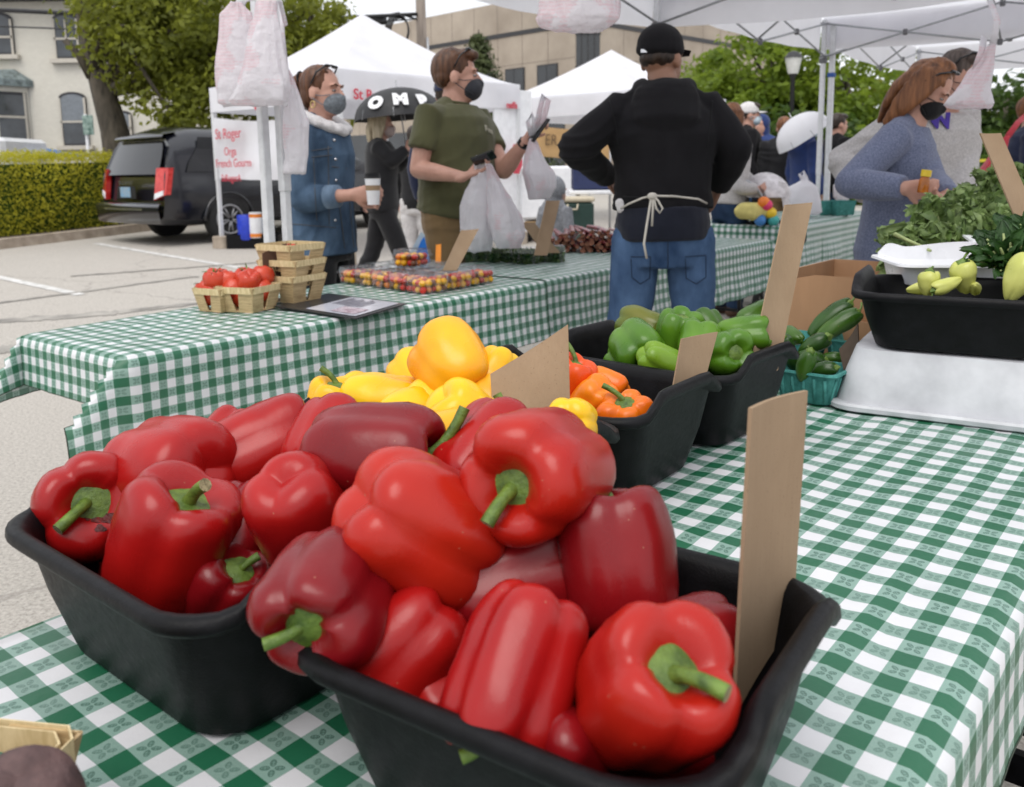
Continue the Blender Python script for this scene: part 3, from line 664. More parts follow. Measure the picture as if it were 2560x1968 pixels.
JP = [(0, .9), (.2, .92), (.5, .97), (.8, .88), (1, .5), (.98, .1), (.9, -.3), (.72, -.62), (.45, -.86), (.2, -.97), (0, -1)]
pk = pz(1735, 850, TOP); pulp_basket('teal pulp basket of small dark peppers beside the white tub', (pk.x, pk.y, TOP), RU)
pk2 = pz(1835, 790, TOP); pulp_basket('teal pulp basket half hidden behind the white tub', (pk2.x + .02, pk2.y + .06, TOP), RU)
pk3 = pz(1690, 800, TOP); pulp_basket('teal pulp basket behind the green pepper tub', (pk3.x + .05, pk3.y + .14, TOP), RU)
JL = [('shiny, front of the teal basket', 1718, 782, 1.72, 42, (.2, .9, .3)), ('dark, right end of the teal basket', 1752, 790, 1.74, 36, (.8, .2, .5)), ('behind the shiny one', 1695, 775, 1.78, 36, (-.4, .6, .3)), ('short with blossom end toward the camera', 1690, 717, 1.9, 42, (-.2, .2, -.9)), ('dark, with a pale stem to the right', 1735, 735, 1.86, 42, (.85, .45, .2)), ('longest, stem pointing to the upper right', 1770, 680, 2.05, 46, (.75, .6, .1)), ('second longest, below the longest', 1785, 695, 1.98, 44, (.75, .5, .1)), ('flat dark, between two teal baskets', 1725, 765, 1.82, 40, (.7, -.1, .3)), ('leftmost, by the black tub', 1680, 745, 1.86, 34, (-.3, .7, .2)), ('small, low beside the white tub', 1770, 765, 1.84, 30, (.6, .1, .3))]
for q, (lab, x, y, Y, w_, ax) in enumerate(JL):
    p = pd(x, y, Y); wm = px2m(w_, Y); pepper('hot_pepper', M['jalapeno'] if q % 3 else M['darkgreen'], 'small green hot pepper, ' + lab, p, camdir(*ax), wm, wm * (2.4 if 'long' in lab else 1.7), lobes=3, groove=.1, prof=JP, bend=.25, seed=90 + q, slen=.8 if 'long' in lab else .55)
# ------------------------------------------------------------------ white tub upside down, black tub on it with banana peppers
wt = uv(-.125, 1.03, TOP)
tub('white tub turned upside down as a stand', wt, RU + R(8), M['white_plastic'], L=.42, Wd=.36, H=.122, flip=True, hm=0.)
bt = uv(-.105, 1.02, TOP + .123)
tub('black tub of pale banana peppers on the upturned white tub', bt, RU + R(10), M['black_plastic'], L=.39, Wd=.33, H=.115)
BP = [(0, .82), (.25, .85), (.55, .97), (.85, .85), (1, .5), (.93, .1), (.8, -.3), (.6, -.62), (.38, -.86), (.2, -.97), (0, -1)]
for q, (lab, x, y, Y, w_, ax, rt_) in enumerate([('round with a straight stem', 1980, 600, 1.58, 46, (.1, .95, .1), 1.2), ('with a hooked stem', 2055, 587, 1.6, 58, (-.2, .85, .3), 1.3), ('pointed tip to the right', 2022, 602, 1.55, 36, (-.9, -.35, .1), 2.0), ('stub right of the hooked one', 2080, 607, 1.6, 32, (.4, -.2, -.7), 1.6), ('large at the right edge', 2170, 588, 1.56, 72, (.35, .85, .1), 1.5), ('sliver at the far left', 1965, 609, 1.57, 34, (.9, .1, .2), 1.8)]):
    p = atv(x, y + 6, .945 + .05 * (q % 2)); Y = (p - CAMPOS).dot(_fw); wm = px2m(w_, Y) * .95; pepper('banana_pepper', M['banana'], 'pale yellow green banana pepper, ' + lab, p, camdir(*ax), wm, wm * rt_, lobes=3, groove=.08, prof=BP, bend=.2, seed=120 + q, slen=.9)
for u_, v_ in ((-.2, .97), (-.12, 1.05), (-.03, 1.0), (.02, 1.05)):
    pepper('banana_pepper', M['banana'], 'pale banana pepper lying at the bottom of the raised tub', uv(u_, v_, TOP + .123 + .045), (random.uniform(-1, 1), random.uniform(-1, 1), .1), .05, .12, prof=BP, groove=.06, stem=False, group='banana peppers at the tub bottom', lobes=3)
# ------------------------------------------------------------------ open carton
def carton():
    c = uv(-.36, 1.52, TOP); o = empty('open_carton', c, 'open brown corrugated carton behind the hot pepper baskets', 'box', rz=RU)
    L_, W_, H_ = .52, .42, .205; t_ = .005
    def wall(cx, cy, sx, sy, hole=False):
        mb = MB()
        if not hole: mb.box((cx, cy, H_ / 2), (sx, sy, H_))
        else:
            hz = .55 * H_; hw = .05
            P = [(-sx / 2, 0), (sx / 2, 0), (sx / 2, H_), (-sx / 2, H_)]
            Hh = [(hw * math.copysign(min(1, abs(1.35 * math.cos(a))), math.cos(a)), hz + .016 * math.copysign(min(1, abs(1.35 * math.sin(a))), math.sin(a))) for a in [2 * math.pi * k / 24 for k in range(24)]]
            def outer(a):
                dx, dz = math.cos(a), math.sin(a); s = min((sx / 2) / abs(dx) if abs(dx) > 1e-6 else 9, ((H_ - hz) if dz > 0 else hz) / abs(dz) if abs(dz) > 1e-6 else 9); return (dx * s, hz + dz * s)
            Oo = []
            angs = sorted([2 * math.pi * k / 24 for k in range(24)])
            Oo = [outer(a) for a in angs]
            for y0 in (cy - sy / 2, cy + sy / 2):
                i0 = len(mb.v)
                for q in Oo: mb.vert((cx + q[0], y0, q[1]))
                for q in Hh: mb.vert((cx + q[0], y0, q[1]))
                for k in range(24): mb.face([i0 + k, i0 + (k + 1) % 24, i0 + 24 + (k + 1) % 24, i0 + 24 + k])
            for k in range(24):
                a = 24 + k; b = 24 + (k + 1) % 24; mb.face([a, b, 48 + b, 48 + a])
        mb.build('wall', M['boxcard'], o)
    wall(0, -W_ / 2, L_, t_, True); wall(0, W_ / 2, L_, t_); wall(-L_ / 2, 0, t_, W_ - t_ * 1.2); wall(L_ / 2, 0, t_, W_ - t_ * 1.2)
    MB().box((0, 0, .004), (L_ - .012, W_ - .012, .005)).build('bottom', M['boxcard'], o)
    for s in (-1, 1):
        f = MB(); ang = .55; Mx = Matrix.Translation((s * L_ / 2, 0, H_)) @ Matrix.Rotation(s * ang, 4, 'Y') @ Matrix.Translation((0, 0, .04)); f.box((0, 0, 0), (.004, W_ - .03, .08), M=Mx)
        if s > 0: f.build('flap', M['boxcard'], o)
carton()
card('thin brown card lying against the black raised tub', [(1790, 745), (1830, 690), (1832, 740), (1800, 790)], [1.8, 1.8, 1.75, 1.75], mat=pmat('dark_card2', (.06, .04, .025), .85))
# ------------------------------------------------------------------ leafy greens
def leaf_mat(name, c, c2, tr=.25, rough=.5):
    return thin(pmat(name, c, rough, .2, 30, c2=c2, bump=.3, bscale=160), tr, tuple(min(1, x * 1.6) for x in c2))
M['kale'] = leaf_mat('kale_leaf', (.075, .14, .034), (.17, .255, .066))
M['kale2'] = leaf_mat('kale_leaf_light', (.12, .19, .06), (.25, .34, .12))
M['parsley'] = leaf_mat('parsley_leaf', (.015, .055, .012), (.04, .11, .02))
M['rib'] = pmat('leaf_rib', (.3, .36, .14), .5)
def ruffled(mb, base, d, upv, L, W_, ruff, rnd, curl=.4, n=9, m=7):
    d = Vector(d).normalized(); s = d.cross(Vector(upv)).normalized(); u_ = s.cross(d); P = []; ph = rnd.uniform(0, 6)
    for i in range(n + 1):
        t = i / n; wd = W_ * (math.sin(math.pi * (.08 + .88 * t)) ** .7); row = []
        c = Vector(base) + d * (L * t) + u_ * (-curl * L * t * t)
        for j in range(-m, m + 1):
            e = j / m; row.append(c + s * (wd * e) + u_ * (.25 * wd * abs(e) + ruff * abs(e) ** 1.5 * math.sin(ph + 11 * t + j * 2.2 + 2.6 * rnd.random())))
        P.append(row)
    mb.grid(P)
def bunch(name, label, p, n, L, W_, ruff, mats, ax=(0, 0, 1), spread=.8, seed=0, cat='greens', group=None, stalks=True, frill=0):
    rnd = random.Random(seed); o = empty(name, p, label, cat, group); ax = Vector(ax).normalized(); a, b = frame(ax)
    lv = [MB() for _ in mats]; st = MB()
    for i in range(n):
        th = rnd.uniform(0, 6.28); k = spread * math.sqrt(rnd.random()); d = (ax + (a * math.cos(th) + b * math.sin(th)) * k).normalized()
        q = Vector((0, 0, 0)) + (a * math.cos(th) + b * math.sin(th)) * L * .12 * rnd.random(); l = L * rnd.uniform(.7, 1.1)
        e = q + d * l * .45; st.tube([q, q + d * l * .25, e, e + d * l * .3], [.005, .0045, .004, .002], 5)
        ruffled(lv[i % len(mats)], q + d * l * .3, d, (a * math.cos(th) + b * math.sin(th)) * -1 + ax * .5, l * .7, W_ * rnd.uniform(.7, 1.2), ruff, rnd, rnd.uniform(.1, .5))
    for k, m_ in enumerate(mats): lv[k].build('leaves', m_, o, True)
    if stalks: st.build('stalks', M['rib'], o, True)
    if frill:
        rg = np.random.RandomState(seed); vv = np.array([v for l in lv for v in l.v]); pick = vv[rg.randint(0, len(vv), frill)] + rg.randn(frill, 3) * .0025; link('frills', leaves_mesh('frills', pick, rg.randn(frill, 3) + np.array([0, -.4, .6]), .0095 * (.6 + .8 * rg.rand(frill)), mats[-1], .8), o)
    return o
kp = lambda x, y, Y: pd(x, y, Y)
# second table at right, beyond the near one, carrying the greens
gt = empty('greens_stand', (1.55, 2.55, 0), 'low stand under the kale at the right, behind the white trays', 'stand')
MB().box((1.72, 2.55, .46), (.95, .7, .9), .35, .01).build('stand_body', M['white_plastic'], gt, world=True)
for q, (x, y, Y, ax, L) in enumerate([(2010, 505, 2.45, (-.7, -.5, .5), .2), (2060, 480, 2.45, (-.3, -.4, .7), .2), (2110, 455, 2.5, (.1, -.4, .8), .2), (2165, 445, 2.5, (.5, -.3, .8), .22), (1990, 520, 2.35, (-.8, -.7, .3), .17), (2050, 525, 2.3, (-.1, -.9, .4), .17), (2110, 515, 2.3, (.2, -.9, .4), .17), (2165, 500, 2.3, (.5, -.8, .4), .18), (2130, 430, 2.6, (.2, .2, .9), .2), (2190, 420, 2.6, (.3, .2, .9), .2)]):
    nm = ['at the left end of the pile', 'left of the pile centre', 'on top of the pile', 'at right on the pile', 'lowest at the left, hanging toward the carton', 'low at front left', 'low at front centre behind the white trays', 'low at front right', 'at the back of the pile', 'at the back right of the pile'][q]
    bunch('kale_bunch', 'curly dark green kale bunch ' + nm, kp(x, y + 48, Y), 24, L * .8, .044, .02, [M['kale'], M['kale2']] if q in (2, 3, 8, 9) else [M['kale'], M['kale'], M['kale2']], ax, .9, 200 + q, frill=1000)
st = empty('kale_stalk', kp(1935, 512, 2.2), 'single pale stalk poking out left of the white trays', 'stalk')
g = MB(); g.tube([kp(1910, 500, 2.25), kp(1935, 512, 2.2), kp(1962, 524, 2.12), kp(1985, 535, 2.05)], [.006, .0045, .004, .0035], 7); g.build('stalk', M['rib'], st, True, True)
# white scalloped trays
M['tray'] = pmat('tray_plastic', (.74, .75, .78), .3, .04, 10, c2=(.82, .83, .86))
def tray(label, c, rz, L, W_, H):
    o = empty('display_tray', c, label, 'tray', rz=rz); mb = MB(); a, b = L / 2, W_ / 2; rings = []
    for ins, z, am in ((.02, 0, 0), (.012, .004, 0), (.004, H, .0), (-.018, H + .002, 1), (-.017, H + .007, 1), (.004, H + .005, .0), (.014, .012, 0), (.03, .008, 0)):
        rings.append([Vector((x, y, z)) for x, y in rrect(a - ins, b - ins, .03, 64)])
    mb.loft(rings); mb.build('shell', M['tray'], o, True, auto=50)
    h = MB(); P = []
    for k in range(91):
        t = k / 90; x = -a + L * t; e_ = abs(t - .5); z = H + .03 + .008 * math.cos(e_ * 2 * math.pi) + (.012 * math.exp(-((e_ - .43) / .06) ** 2)) - .012 * max(0, (e_ - .46) / .04)
        P.append((x, z))
    h.grid([[Vector((x, b - .006, H - .005)) for x, z in P], [Vector((x, b - .006, z)) for x, z in P], [Vector((x, b, z)) for x, z in P], [Vector((x, b, H - .005)) for x, z in P]]); h.build('back_lip', M['tray'], o, True, auto=50)
    return o
t1 = pd(2080, 584, 1.95); tray('white scalloped tray behind the raised black tub', (t1.x + .02, t1.y, t1.z - .02), R(-7), .40, .22, .045)
t2 = pd(2235, 540, 2.1); tray('white scalloped tray at the right edge behind the parsley', (t2.x + .02, t2.y, t2.z - .02), R(-22), .36, .24, .05)
rs = empty('tray_riser', (1.0, 1.98, TOP), 'hidden block raising the white trays on the table', 'riser')
MB().box((t1.x + .07, t1.y + .02, (TOP + t1.z - .025) / 2), (.4, .2, t1.z - .025 - TOP), R(-16)).build('block', M['boxcard'], rs, world=True)
for q, (x, y, Y) in enumerate([(2180, 545, 1.72), (2150, 560, 1.7), (2200, 520, 1.78)]):
    bunch('parsley_bunch', 'flat leaf parsley bunch ' + ['at the right edge', 'lowest, hanging over the tray', 'highest at the right edge'][q], kp(x, y + 12, Y), 40, .085, .016, .008, [M['parsley']], (-.35, -.4, .55), 1.0, 230 + q)
# ------------------------------------------------------------------ veneer baskets and tomatoes on the left table
M['tomato'] = pepper_mat('tomato_skin', (.42, .03, .015), (.55, .06, .025), .22)
M['beet'] = pmat('beet_skin', (.055, .03, .032), .75, .4, 26, c2=(.14, .08, .075), bump=.6, bscale=90)
def wood_basket(label, p, rz, w=.15, h=.075, tilt=0, group=None):
    o = empty('veneer_basket', p, label, 'basket', group, rz); b0 = w * .38; b1 = w * .5
    for s in range(4):
        for sg in (-1, 1):
            m_ = MB(); x0 = sg * .012
            P = [Vector((x0 * .5, -b0, .0)), Vector((sg * b0, -b0, 0)), Vector((sg * b1 * .985, -b1, h)), Vector((x0 * 1.8, -b1, h))]
            m_.loft([P, [q + Vector((0, .0022 + .001 * (sg > 0), 0)) for q in P]]); e = m_.build('slat', M['wood'], o); e.rotation_euler = (0, 0, s * math.pi / 2)
    for z0, z1, off, nm in ((h - .02, h + .003, .0025, 'rim_band'), (h - .018, h + .002, -.004, 'inner_band')):
        m_ = MB(); r0 = rrect(b1 + off - .002, b1 + off - .002, .012, 32); m_.loft([[Vector((x, y, z0)) for x, y in r0], [Vector((x, y, z1)) for x, y in r0], [Vector((x * .985, y * .985, z1)) for x, y in r0], [Vector((x * .985, y * .985, z0)) for x, y in r0]], False); m_.build(nm, M['woodband'], o)
    MB().box((0, 0, .003), (b0 * 2, b0 * 2, .003)).build('base', M['wood'], o)
    return o
def tomato(label, p, r, seed, ax=(0, 0, 1), calyx=True, group=None):
    pr = [(0, .62), (.2, .68), (.5, .84), (.8, .72), (.97, .38), (1, 0), (.93, -.4), (.72, -.7), (.4, -.84), (.15, -.86), (0, -.85)]
    o = pepper_mesh(seed, 2 * r, 2 * r, 5, 0, .05, 28, 18, prof=pr).build('tomato', M['tomato'], None, True); o.matrix_basis = axis_matrix(p, ax); tag(o, label, 'tomato', group)
    if calyx:
        c = MB()
        for k in range(5):
            a = k * 1.257 + seed; c.loft([[Vector((0, 0, r * .66)), Vector((.002, 0, r * .67)), Vector((0, .002, r * .67))], [Vector((math.cos(a) * r * .5, math.sin(a) * r * .5, r * .9)), Vector((math.cos(a + .3) * r * .5, math.sin(a + .3) * r * .5, r * .88)), Vector((math.cos(a) * r * .5, math.sin(a) * r * .5, r * .86))], [Vector((math.cos(a + .15) * r * .85, math.sin(a + .15) * r * .85, r * .93 + .001 * j)) for j in range(3)]])
        c.tube([(0, 0, r * .62), (0, .002, r * 1.05)], r * .06, 6); c.build('calyx', M['stem'], o, True)
    return o
rb = RU + R(12)
bA = pz(455, 666, TOP); bB = pz(527, 664, TOP); bC = pz(626, 645, TOP)
wood_basket('veneer basket of tomatoes at the left, half behind another', (bA.x + .012, bA.y + .05, TOP), rb, .135, .082)
wood_basket('veneer basket of tomatoes in front of the stacked baskets', (bB.x, bB.y + .03, TOP), rb + R(6), .168, .088)
wood_basket('bottom veneer basket of the stack of three', (bC.x, bC.y, TOP + .008), rb - R(3), .185, .098)
wood_basket('middle veneer basket of the stack of three', (bC.x + .003, bC.y, TOP + .066), rb + R(2), .185, .098)
wood_basket('top veneer basket of the stack of three', (bC.x - .001, bC.y + .004, TOP + .122), rb - R(5), .185, .098)
tomato('tomato peeking out of the top stacked basket', (bC.x, bC.y, TOP + .188), .034, 301)
for q, (lab, x, y, Y, r) in enumerate([('large glossy, on top of the left basket', 461, 601, bA.y + .06, 29), ('behind the large glossy one', 484, 601, bA.y + .08, 28), ('low with green calyx, left basket', 438, 622, bA.y + .06, 24), ('flat, between the two baskets', 497, 617, bB.y + .04, 25), ('biggest, on top of the front basket', 532, 605, bB.y + .04, 30), ('behind the biggest one', 522, 596, bB.y + .08, 28), ('bright, against the dark card', 560, 590, bB.y + .1, 24), ('low at right in the front basket', 562, 620, bB.y + .06, 24), ('low inside the front basket', 515, 630, bB.y + .05, 26), ('low inside the left basket', 455, 628, bA.y + .06, 28)]):
    p = pd(x, y, Y); tomato('red tomato, ' + lab, p, px2m(r, Y), 310 + q, (random.uniform(-.5, .5), random.uniform(-.5, .5), .8), calyx=q in (2, 5, 0))
# bottom left corner: two baskets and a beet
bk = pz(-100, 1900, .83); wood_basket('veneer basket cut off by the lower left corner, with a beet', (bk.x, bk.y, TOP), RU + R(35), .16, .085)
bk = pz(-235, 1700, .83); wood_basket('veneer basket at the left edge above the beet', (bk.x, bk.y, TOP), RU + R(30), .16, .085)
be = pz(45, 1735, .835); o = pepper_mesh(333, .074, .074, 3, .1, .02, 30, 20, prof=[(0, .9), (.3, .95), (.7, .85), (.95, .45), (1, 0), (.9, -.45), (.6, -.8), (.25, -.95), (0, -1.05)]).build('beet', M['beet'], None, True); o.location = be; o.rotation_euler = (.3, .2, 0); tag(o, 'dull purple brown beet in the lower left corner basket', 'beet')
o = pepper_mesh(334, .07, .075, 3, .1, .02, 30, 20, prof=[(0, .9), (.3, .95), (.7, .85), (.95, .45), (1, 0), (.9, -.45), (.6, -.8), (.25, -.95), (0, -1.05)]).build('beet', M['beet'], None, True); o.location = (bk.x - .02, bk.y + .02, TOP + .05); tag(o, 'beet deep in the basket at the left edge', 'beet')
# ------------------------------------------------------------------ laminated sheet
def sheet():
    C4 = [pz(x, y, TOP + .006) for x, y in ((585, 655), (760, 682), (892, 655), (700, 628))]
    c = sum(C4, Vector()) / 4; o = empty('laminated_sheet', c, 'black bordered laminated sheet lying at the table edge', 'sign')
    u_ = (C4[1] - C4[0]); v_ = (C4[3] - C4[0])
    f = lambda a, b, z=0.: C4[0] + u_ * a + v_ * b + Vector((0, 0, z))
    MB().loft([[f(0, 0), f(1, 0), f(1, 1), f(0, 1)], [f(0, 0, .004), f(1, 0, .004), f(1, 1, .004), f(0, 1, .004)]]).build('frame', pmat('black_vinyl', (.02, .02, .022), .35), o, world=True)
    MB().quad(f(.36, .06, .006), f(.95, .06, .006), f(.95, .94, .006), f(.36, .94, .006)).build('paper', pmat('laminated_paper', (.6, .6, .66), .12, .05), o, world=True)
    ink = MB()
    for k in range(9):
        a = .42 + .04 * k; b0 = .45 + .02 * math.sin(k); ink.quad(f(a, b0, .0075), f(a + .015, b0, .0075), f(a + .015, .88 - .05 * (k % 3), .0075), f(a, .88 - .05 * (k % 3), .0075))
    ink.build('print', pmat('grey_ink', (.12, .11, .15), .4), o, world=True)
    ph = MB(); ph.quad(f(.62, .12, .0078), f(.9, .12, .0078), f(.9, .4, .0078), f(.62, .4, .0078)); ph.build('picture', pmat('printed_picture', (.5, .2, .3), .3, .6, 60, c2=(.75, .7, .75)), o, world=True)
sheet()
# ------------------------------------------------------------------ clear clamshells
def clear_mat():
    m, t, b = nodes('clear_plastic'); o = t.nodes['Material Output']; tr = t.nodes.new('ShaderNodeBsdfTransparent'); tr.inputs[0].default_value = (.93, .94, .95, 1)
    gl = t.nodes.new('ShaderNodeBsdfGlossy'); gl.inputs['Roughness'].default_value = .08; gl.inputs[0].default_value = (.95, .95, .97, 1); ms = t.nodes.new('ShaderNodeMixShader')
    lw = t.nodes.new('ShaderNodeLayerWeight'); lw.inputs[0].default_value = .35; n = tex(t, 'Noise', 60, coords(t), Detail=2)
    t.links.new(mth(t, 'ADD', mth(t, 'MULTIPLY', lw.outputs['Facing'], .26), mth(t, 'MULTIPLY', n.outputs['Fac'], .06)), ms.inputs[0]); t.links.new(tr.outputs[0], ms.inputs[1]); t.links.new(gl.outputs[0], ms.inputs[2]); t.links.new(ms.outputs[0], o.inputs[0]); return m
M['clear'] = clear_mat()
def clamshell_meshes(L, W_, H):
    a, b = L / 2, W_ / 2; base = MB(); lid = MB(); n = 36
    base.loft([[Vector((x, y, z)) for x, y in rrect(a - i, b - i, .015, n)] for i, z in ((.012, 0), (.008, .003), (.003, H * .6), (-.004, H * .62))] , False); base.v += []; base.face(list(range(n))[::-1])
    lid.loft([[Vector((x, y, z)) for x, y in rrect(a - i, b - i, .015, n)] for i, z in ((-.004, H * .64), (-.0045, H * .67), (.002, H * .69), (.006, H * .97), (.011, H))], False); lid.face(list(range(4 * n, 5 * n)))
    for k in range(5):
        x = (k - 2) * L * .17; lid.tube([Vector((x, -b + .02, H)), Vector((x, b - .02, H))], .0022, 5)
    return base.mesh('base', M['clear'], True), lid.mesh('lid', M['clear'], True)
CL = clamshell_meshes(.15, .12, .074); CL2 = clamshell_meshes(.15, .12, .09)
def clamshell(label, p, rz, group=None, me=CL):
    o = empty('clamshell_box', p, label, 'clamshell', group, rz); link('base', me[0], o); link('lid', me[1], o); return o
M['cherry_red'] = pepper_mat('cherry_red', (.42, .015, .012), (.52, .04, .02)); M['cherry_yel'] = pepper_mat('cherry_yellow', (.75, .34, .01), (.8, .45, .02)); M['cherry_brn'] = pepper_mat('cherry_brown', (.12, .04, .02), (.2, .07, .03)); M['cherry_org'] = pepper_mat('cherry_orange', (.7, .16, .01), (.75, .24, .02))
CH_ = []
for nm, m_ in (('red', 'cherry_red'), ('yellow', 'cherry_yel'), ('brown', 'cherry_brn'), ('orange', 'cherry_org')):
    mb = MB(); mb.ell((0, 0, 0), (1, 1, 1.08), 12); CH_.append((nm, mb.mesh('cherry_tomato', M[m_], True)))
rnd = random.Random(5); ncl = 0; F0 = (-2.09, 1.16)
rzF = RU + aF
def fill_tomatoes(p, rz, where, dens=(5, 4), layers=2):
    c, s = math.cos(rz), math.sin(rz)
    for l in range(layers):
        for i in range(dens[0]):
            for j in range(dens[1]):
                if l == 0 and 0 < i < dens[0] - 1 and 0 < j < dens[1] - 1: continue
                x = (i - (dens[0] - 1) / 2) * .026 + rnd.uniform(-.003, .003); y = (j - (dens[1] - 1) / 2) * .026 + rnd.uniform(-.003, .003); r = rnd.uniform(.012, .0155)
                nm, me = rnd.choices(CH_, [5, 3, 2, 2])[0]; o = link('cherry_tomato', me); o.location = (p[0] + c * x - s * y, p[1] + s * x + c * y, p[2] + .017 + l * .025); o.scale = (r, r, r); o.rotation_euler = (rnd.random() * 3, rnd.random() * 3, 0)
                tag(o, nm + ' cherry tomato in ' + where, 'cherry tomato', nm + ' cherry tomatoes in ' + where)
C00 = pz(905, 632, TOP); CLd = (pz(690, 600, TOP) - C00) * .84; CRd = pz(1057, 603, TOP) - C00; rzC = math.atan2(CLd.y, CLd.x)
colN = ['front', 'second', 'third', 'fourth', 'back']; rowN = ['left', 'middle', 'right']
for i in range(5):
    for j in range(3):
        p = C00 + CLd * ((i + .5) / 5) + CRd * ((j + .5) / 3); p = Vector((p.x, p.y, TOP)); lab = colN[i] + ' one in the ' + rowN[j] + ' row'
        clamshell('clear clamshell of mixed cherry tomatoes, ' + lab, p, rzC + math.pi / 2 + rnd.uniform(-.04, .04)); edge_ = i == 0 or j == 0
        fill_tomatoes(p, rzC + math.pi / 2, 'the clamshell that is the ' + lab, (5, 4) if edge_ else (3, 3), 2 if edge_ else 1)
p = C00 + CLd * .5 + CRd * .45; p = Vector((p.x, p.y, TOP + .077)); clamshell('small clear clamshell standing on top of the others', p, rzC + R(20)); fill_tomatoes(p, rzC + R(20), 'the topmost clamshell', (4, 4), 2)
# boxed greens
for i, (x, y) in enumerate([(1020, 566), (1072, 568), (1124, 570), (1178, 566)]):
    p = pz(x, y - 5, TOP); p = Vector((p.x, p.y + .03, TOP)); lab = ['leftmost', 'second', 'third', 'rightmost, under the leaning card'][i]
    clamshell('clear clamshell of salad greens, ' + lab, p, R(-6), me=CL2); e = empty('salad_greens', p, 'dark salad leaves in the ' + lab + ' greens clamshell', 'greens'); rg = np.random.RandomState(260 + i); n = 700
    Pn = (rg.rand(n, 3) - .5) * np.array([.128, .1, .07]) + np.array([0, 0, .042]); 
    for mt in ('parsley', 'kale'): q_ = rg.rand(n) < .5; link('leaves', leaves_mesh('leaves', Pn[q_], rg.randn(q_.sum(), 3), .010 + .008 * rg.rand(q_.sum()), M[mt], .5), e)
# ------------------------------------------------------------------ rhubarb
M['rhubarb'] = pmat('rhubarb_skin', (.11, .008, .014), .35, .5, 30, c2=(.3, .025, .035), coat=.2); M['rhucut'] = pmat('rhubarb_cut', (.24, .1, .05), .7, .5, 60, c2=(.42, .17, .1))
rnd = random.Random(9); ra, rb_ = pz(1158, 538, TOP), pz(1345, 541, TOP)
LN = ['in the bottom layer of the pile', 'in the second layer of the pile', 'in the third layer of the pile', 'in the fourth layer of the pile', 'in the fifth layer of the pile', 'on top of the pile']
for l in range(6):
    nst = [16, 16, 15, 13, 10, 7][l]; sh = [0, .02, .05, .1, .2, .3][l]
    for i in range(nst):
        q = ra.lerp(rb_, sh + (1 - sh) * (i + .5 * (l % 2)) / nst) + Vector((rnd.uniform(-.012, .012), rnd.uniform(-.05, .05), .015 + l * .021 + rnd.uniform(-.004, .004))); e = q + Vector((rnd.uniform(-.08, .14), .42, rnd.uniform(-.004, .012)))
        mb = MB(); mdp = q.lerp(e, .5) + Vector((0, 0, rnd.uniform(0, .008))); r = rnd.uniform(.012, .018); mb.tube([q, mdp, e], [(r, r * .75), (r, r * .75), (r * .8, r * .6)], 9, cap=False, side=(1, rnd.uniform(-.3, .3), rnd.uniform(-.6, .6))); n8 = 9; mb.cm = 1; mb.face(list(range(n8))[::-1]); mb.face(list(range(2 * n8, 3 * n8)))
        mb.v = [tuple(Vector(v) - q) for v in mb.v]; o = mb.build('rhubarb_stalk', [M['rhubarb'], M['rhucut']], None, True, auto=50); o.location = q; tag(o, 'red rhubarb stalk ' + LN[l], 'rhubarb', 'rhubarb stalks ' + LN[l])
# herb pot
hp = pd(1285, 492, 5.0); hp = frF(-2.42, 4.05, TOP)
o = tub('black tub of asparagus tips behind the rhubarb', hp, rzF, M['black_plastic'], L=.3, Wd=.24, H=.12)
M['asp'] = pmat('asparagus', (.06, .1, .02), .5, .3, 40, c2=(.14, .19, .05))
for q in range(14):
    s_ = MB(); x, y = rnd.uniform(-.1, .1), rnd.uniform(-.08, .08); h = rnd.uniform(.14, .24); s_.tube([(0, 0, .0), (0, 0, h * .7), (.004, 0, h * .85), (.006, 0, h)], [.008, .009, .011, .002], 7)
    for j in range(9):
        a = j * 2.4; z = h * (.55 + .05 * j); s_.loft([[Vector((.009 * math.cos(a + d), .009 * math.sin(a + d), z)) for d in (-.5, 0, .5)], [Vector((.012 * math.cos(a), .012 * math.sin(a), z + .014)) for d in (0, 1, 2)]], False)
    o = s_.build('asparagus_spear', M['asp'], None, True); o.location = hp + Vector((x, y, .012)); o.rotation_euler = (rnd.uniform(-.12, .12), rnd.uniform(-.12, .12), q)
    tag(o, 'green asparagus spear standing in the back black tub', 'asparagus', 'asparagus spears in the tub')
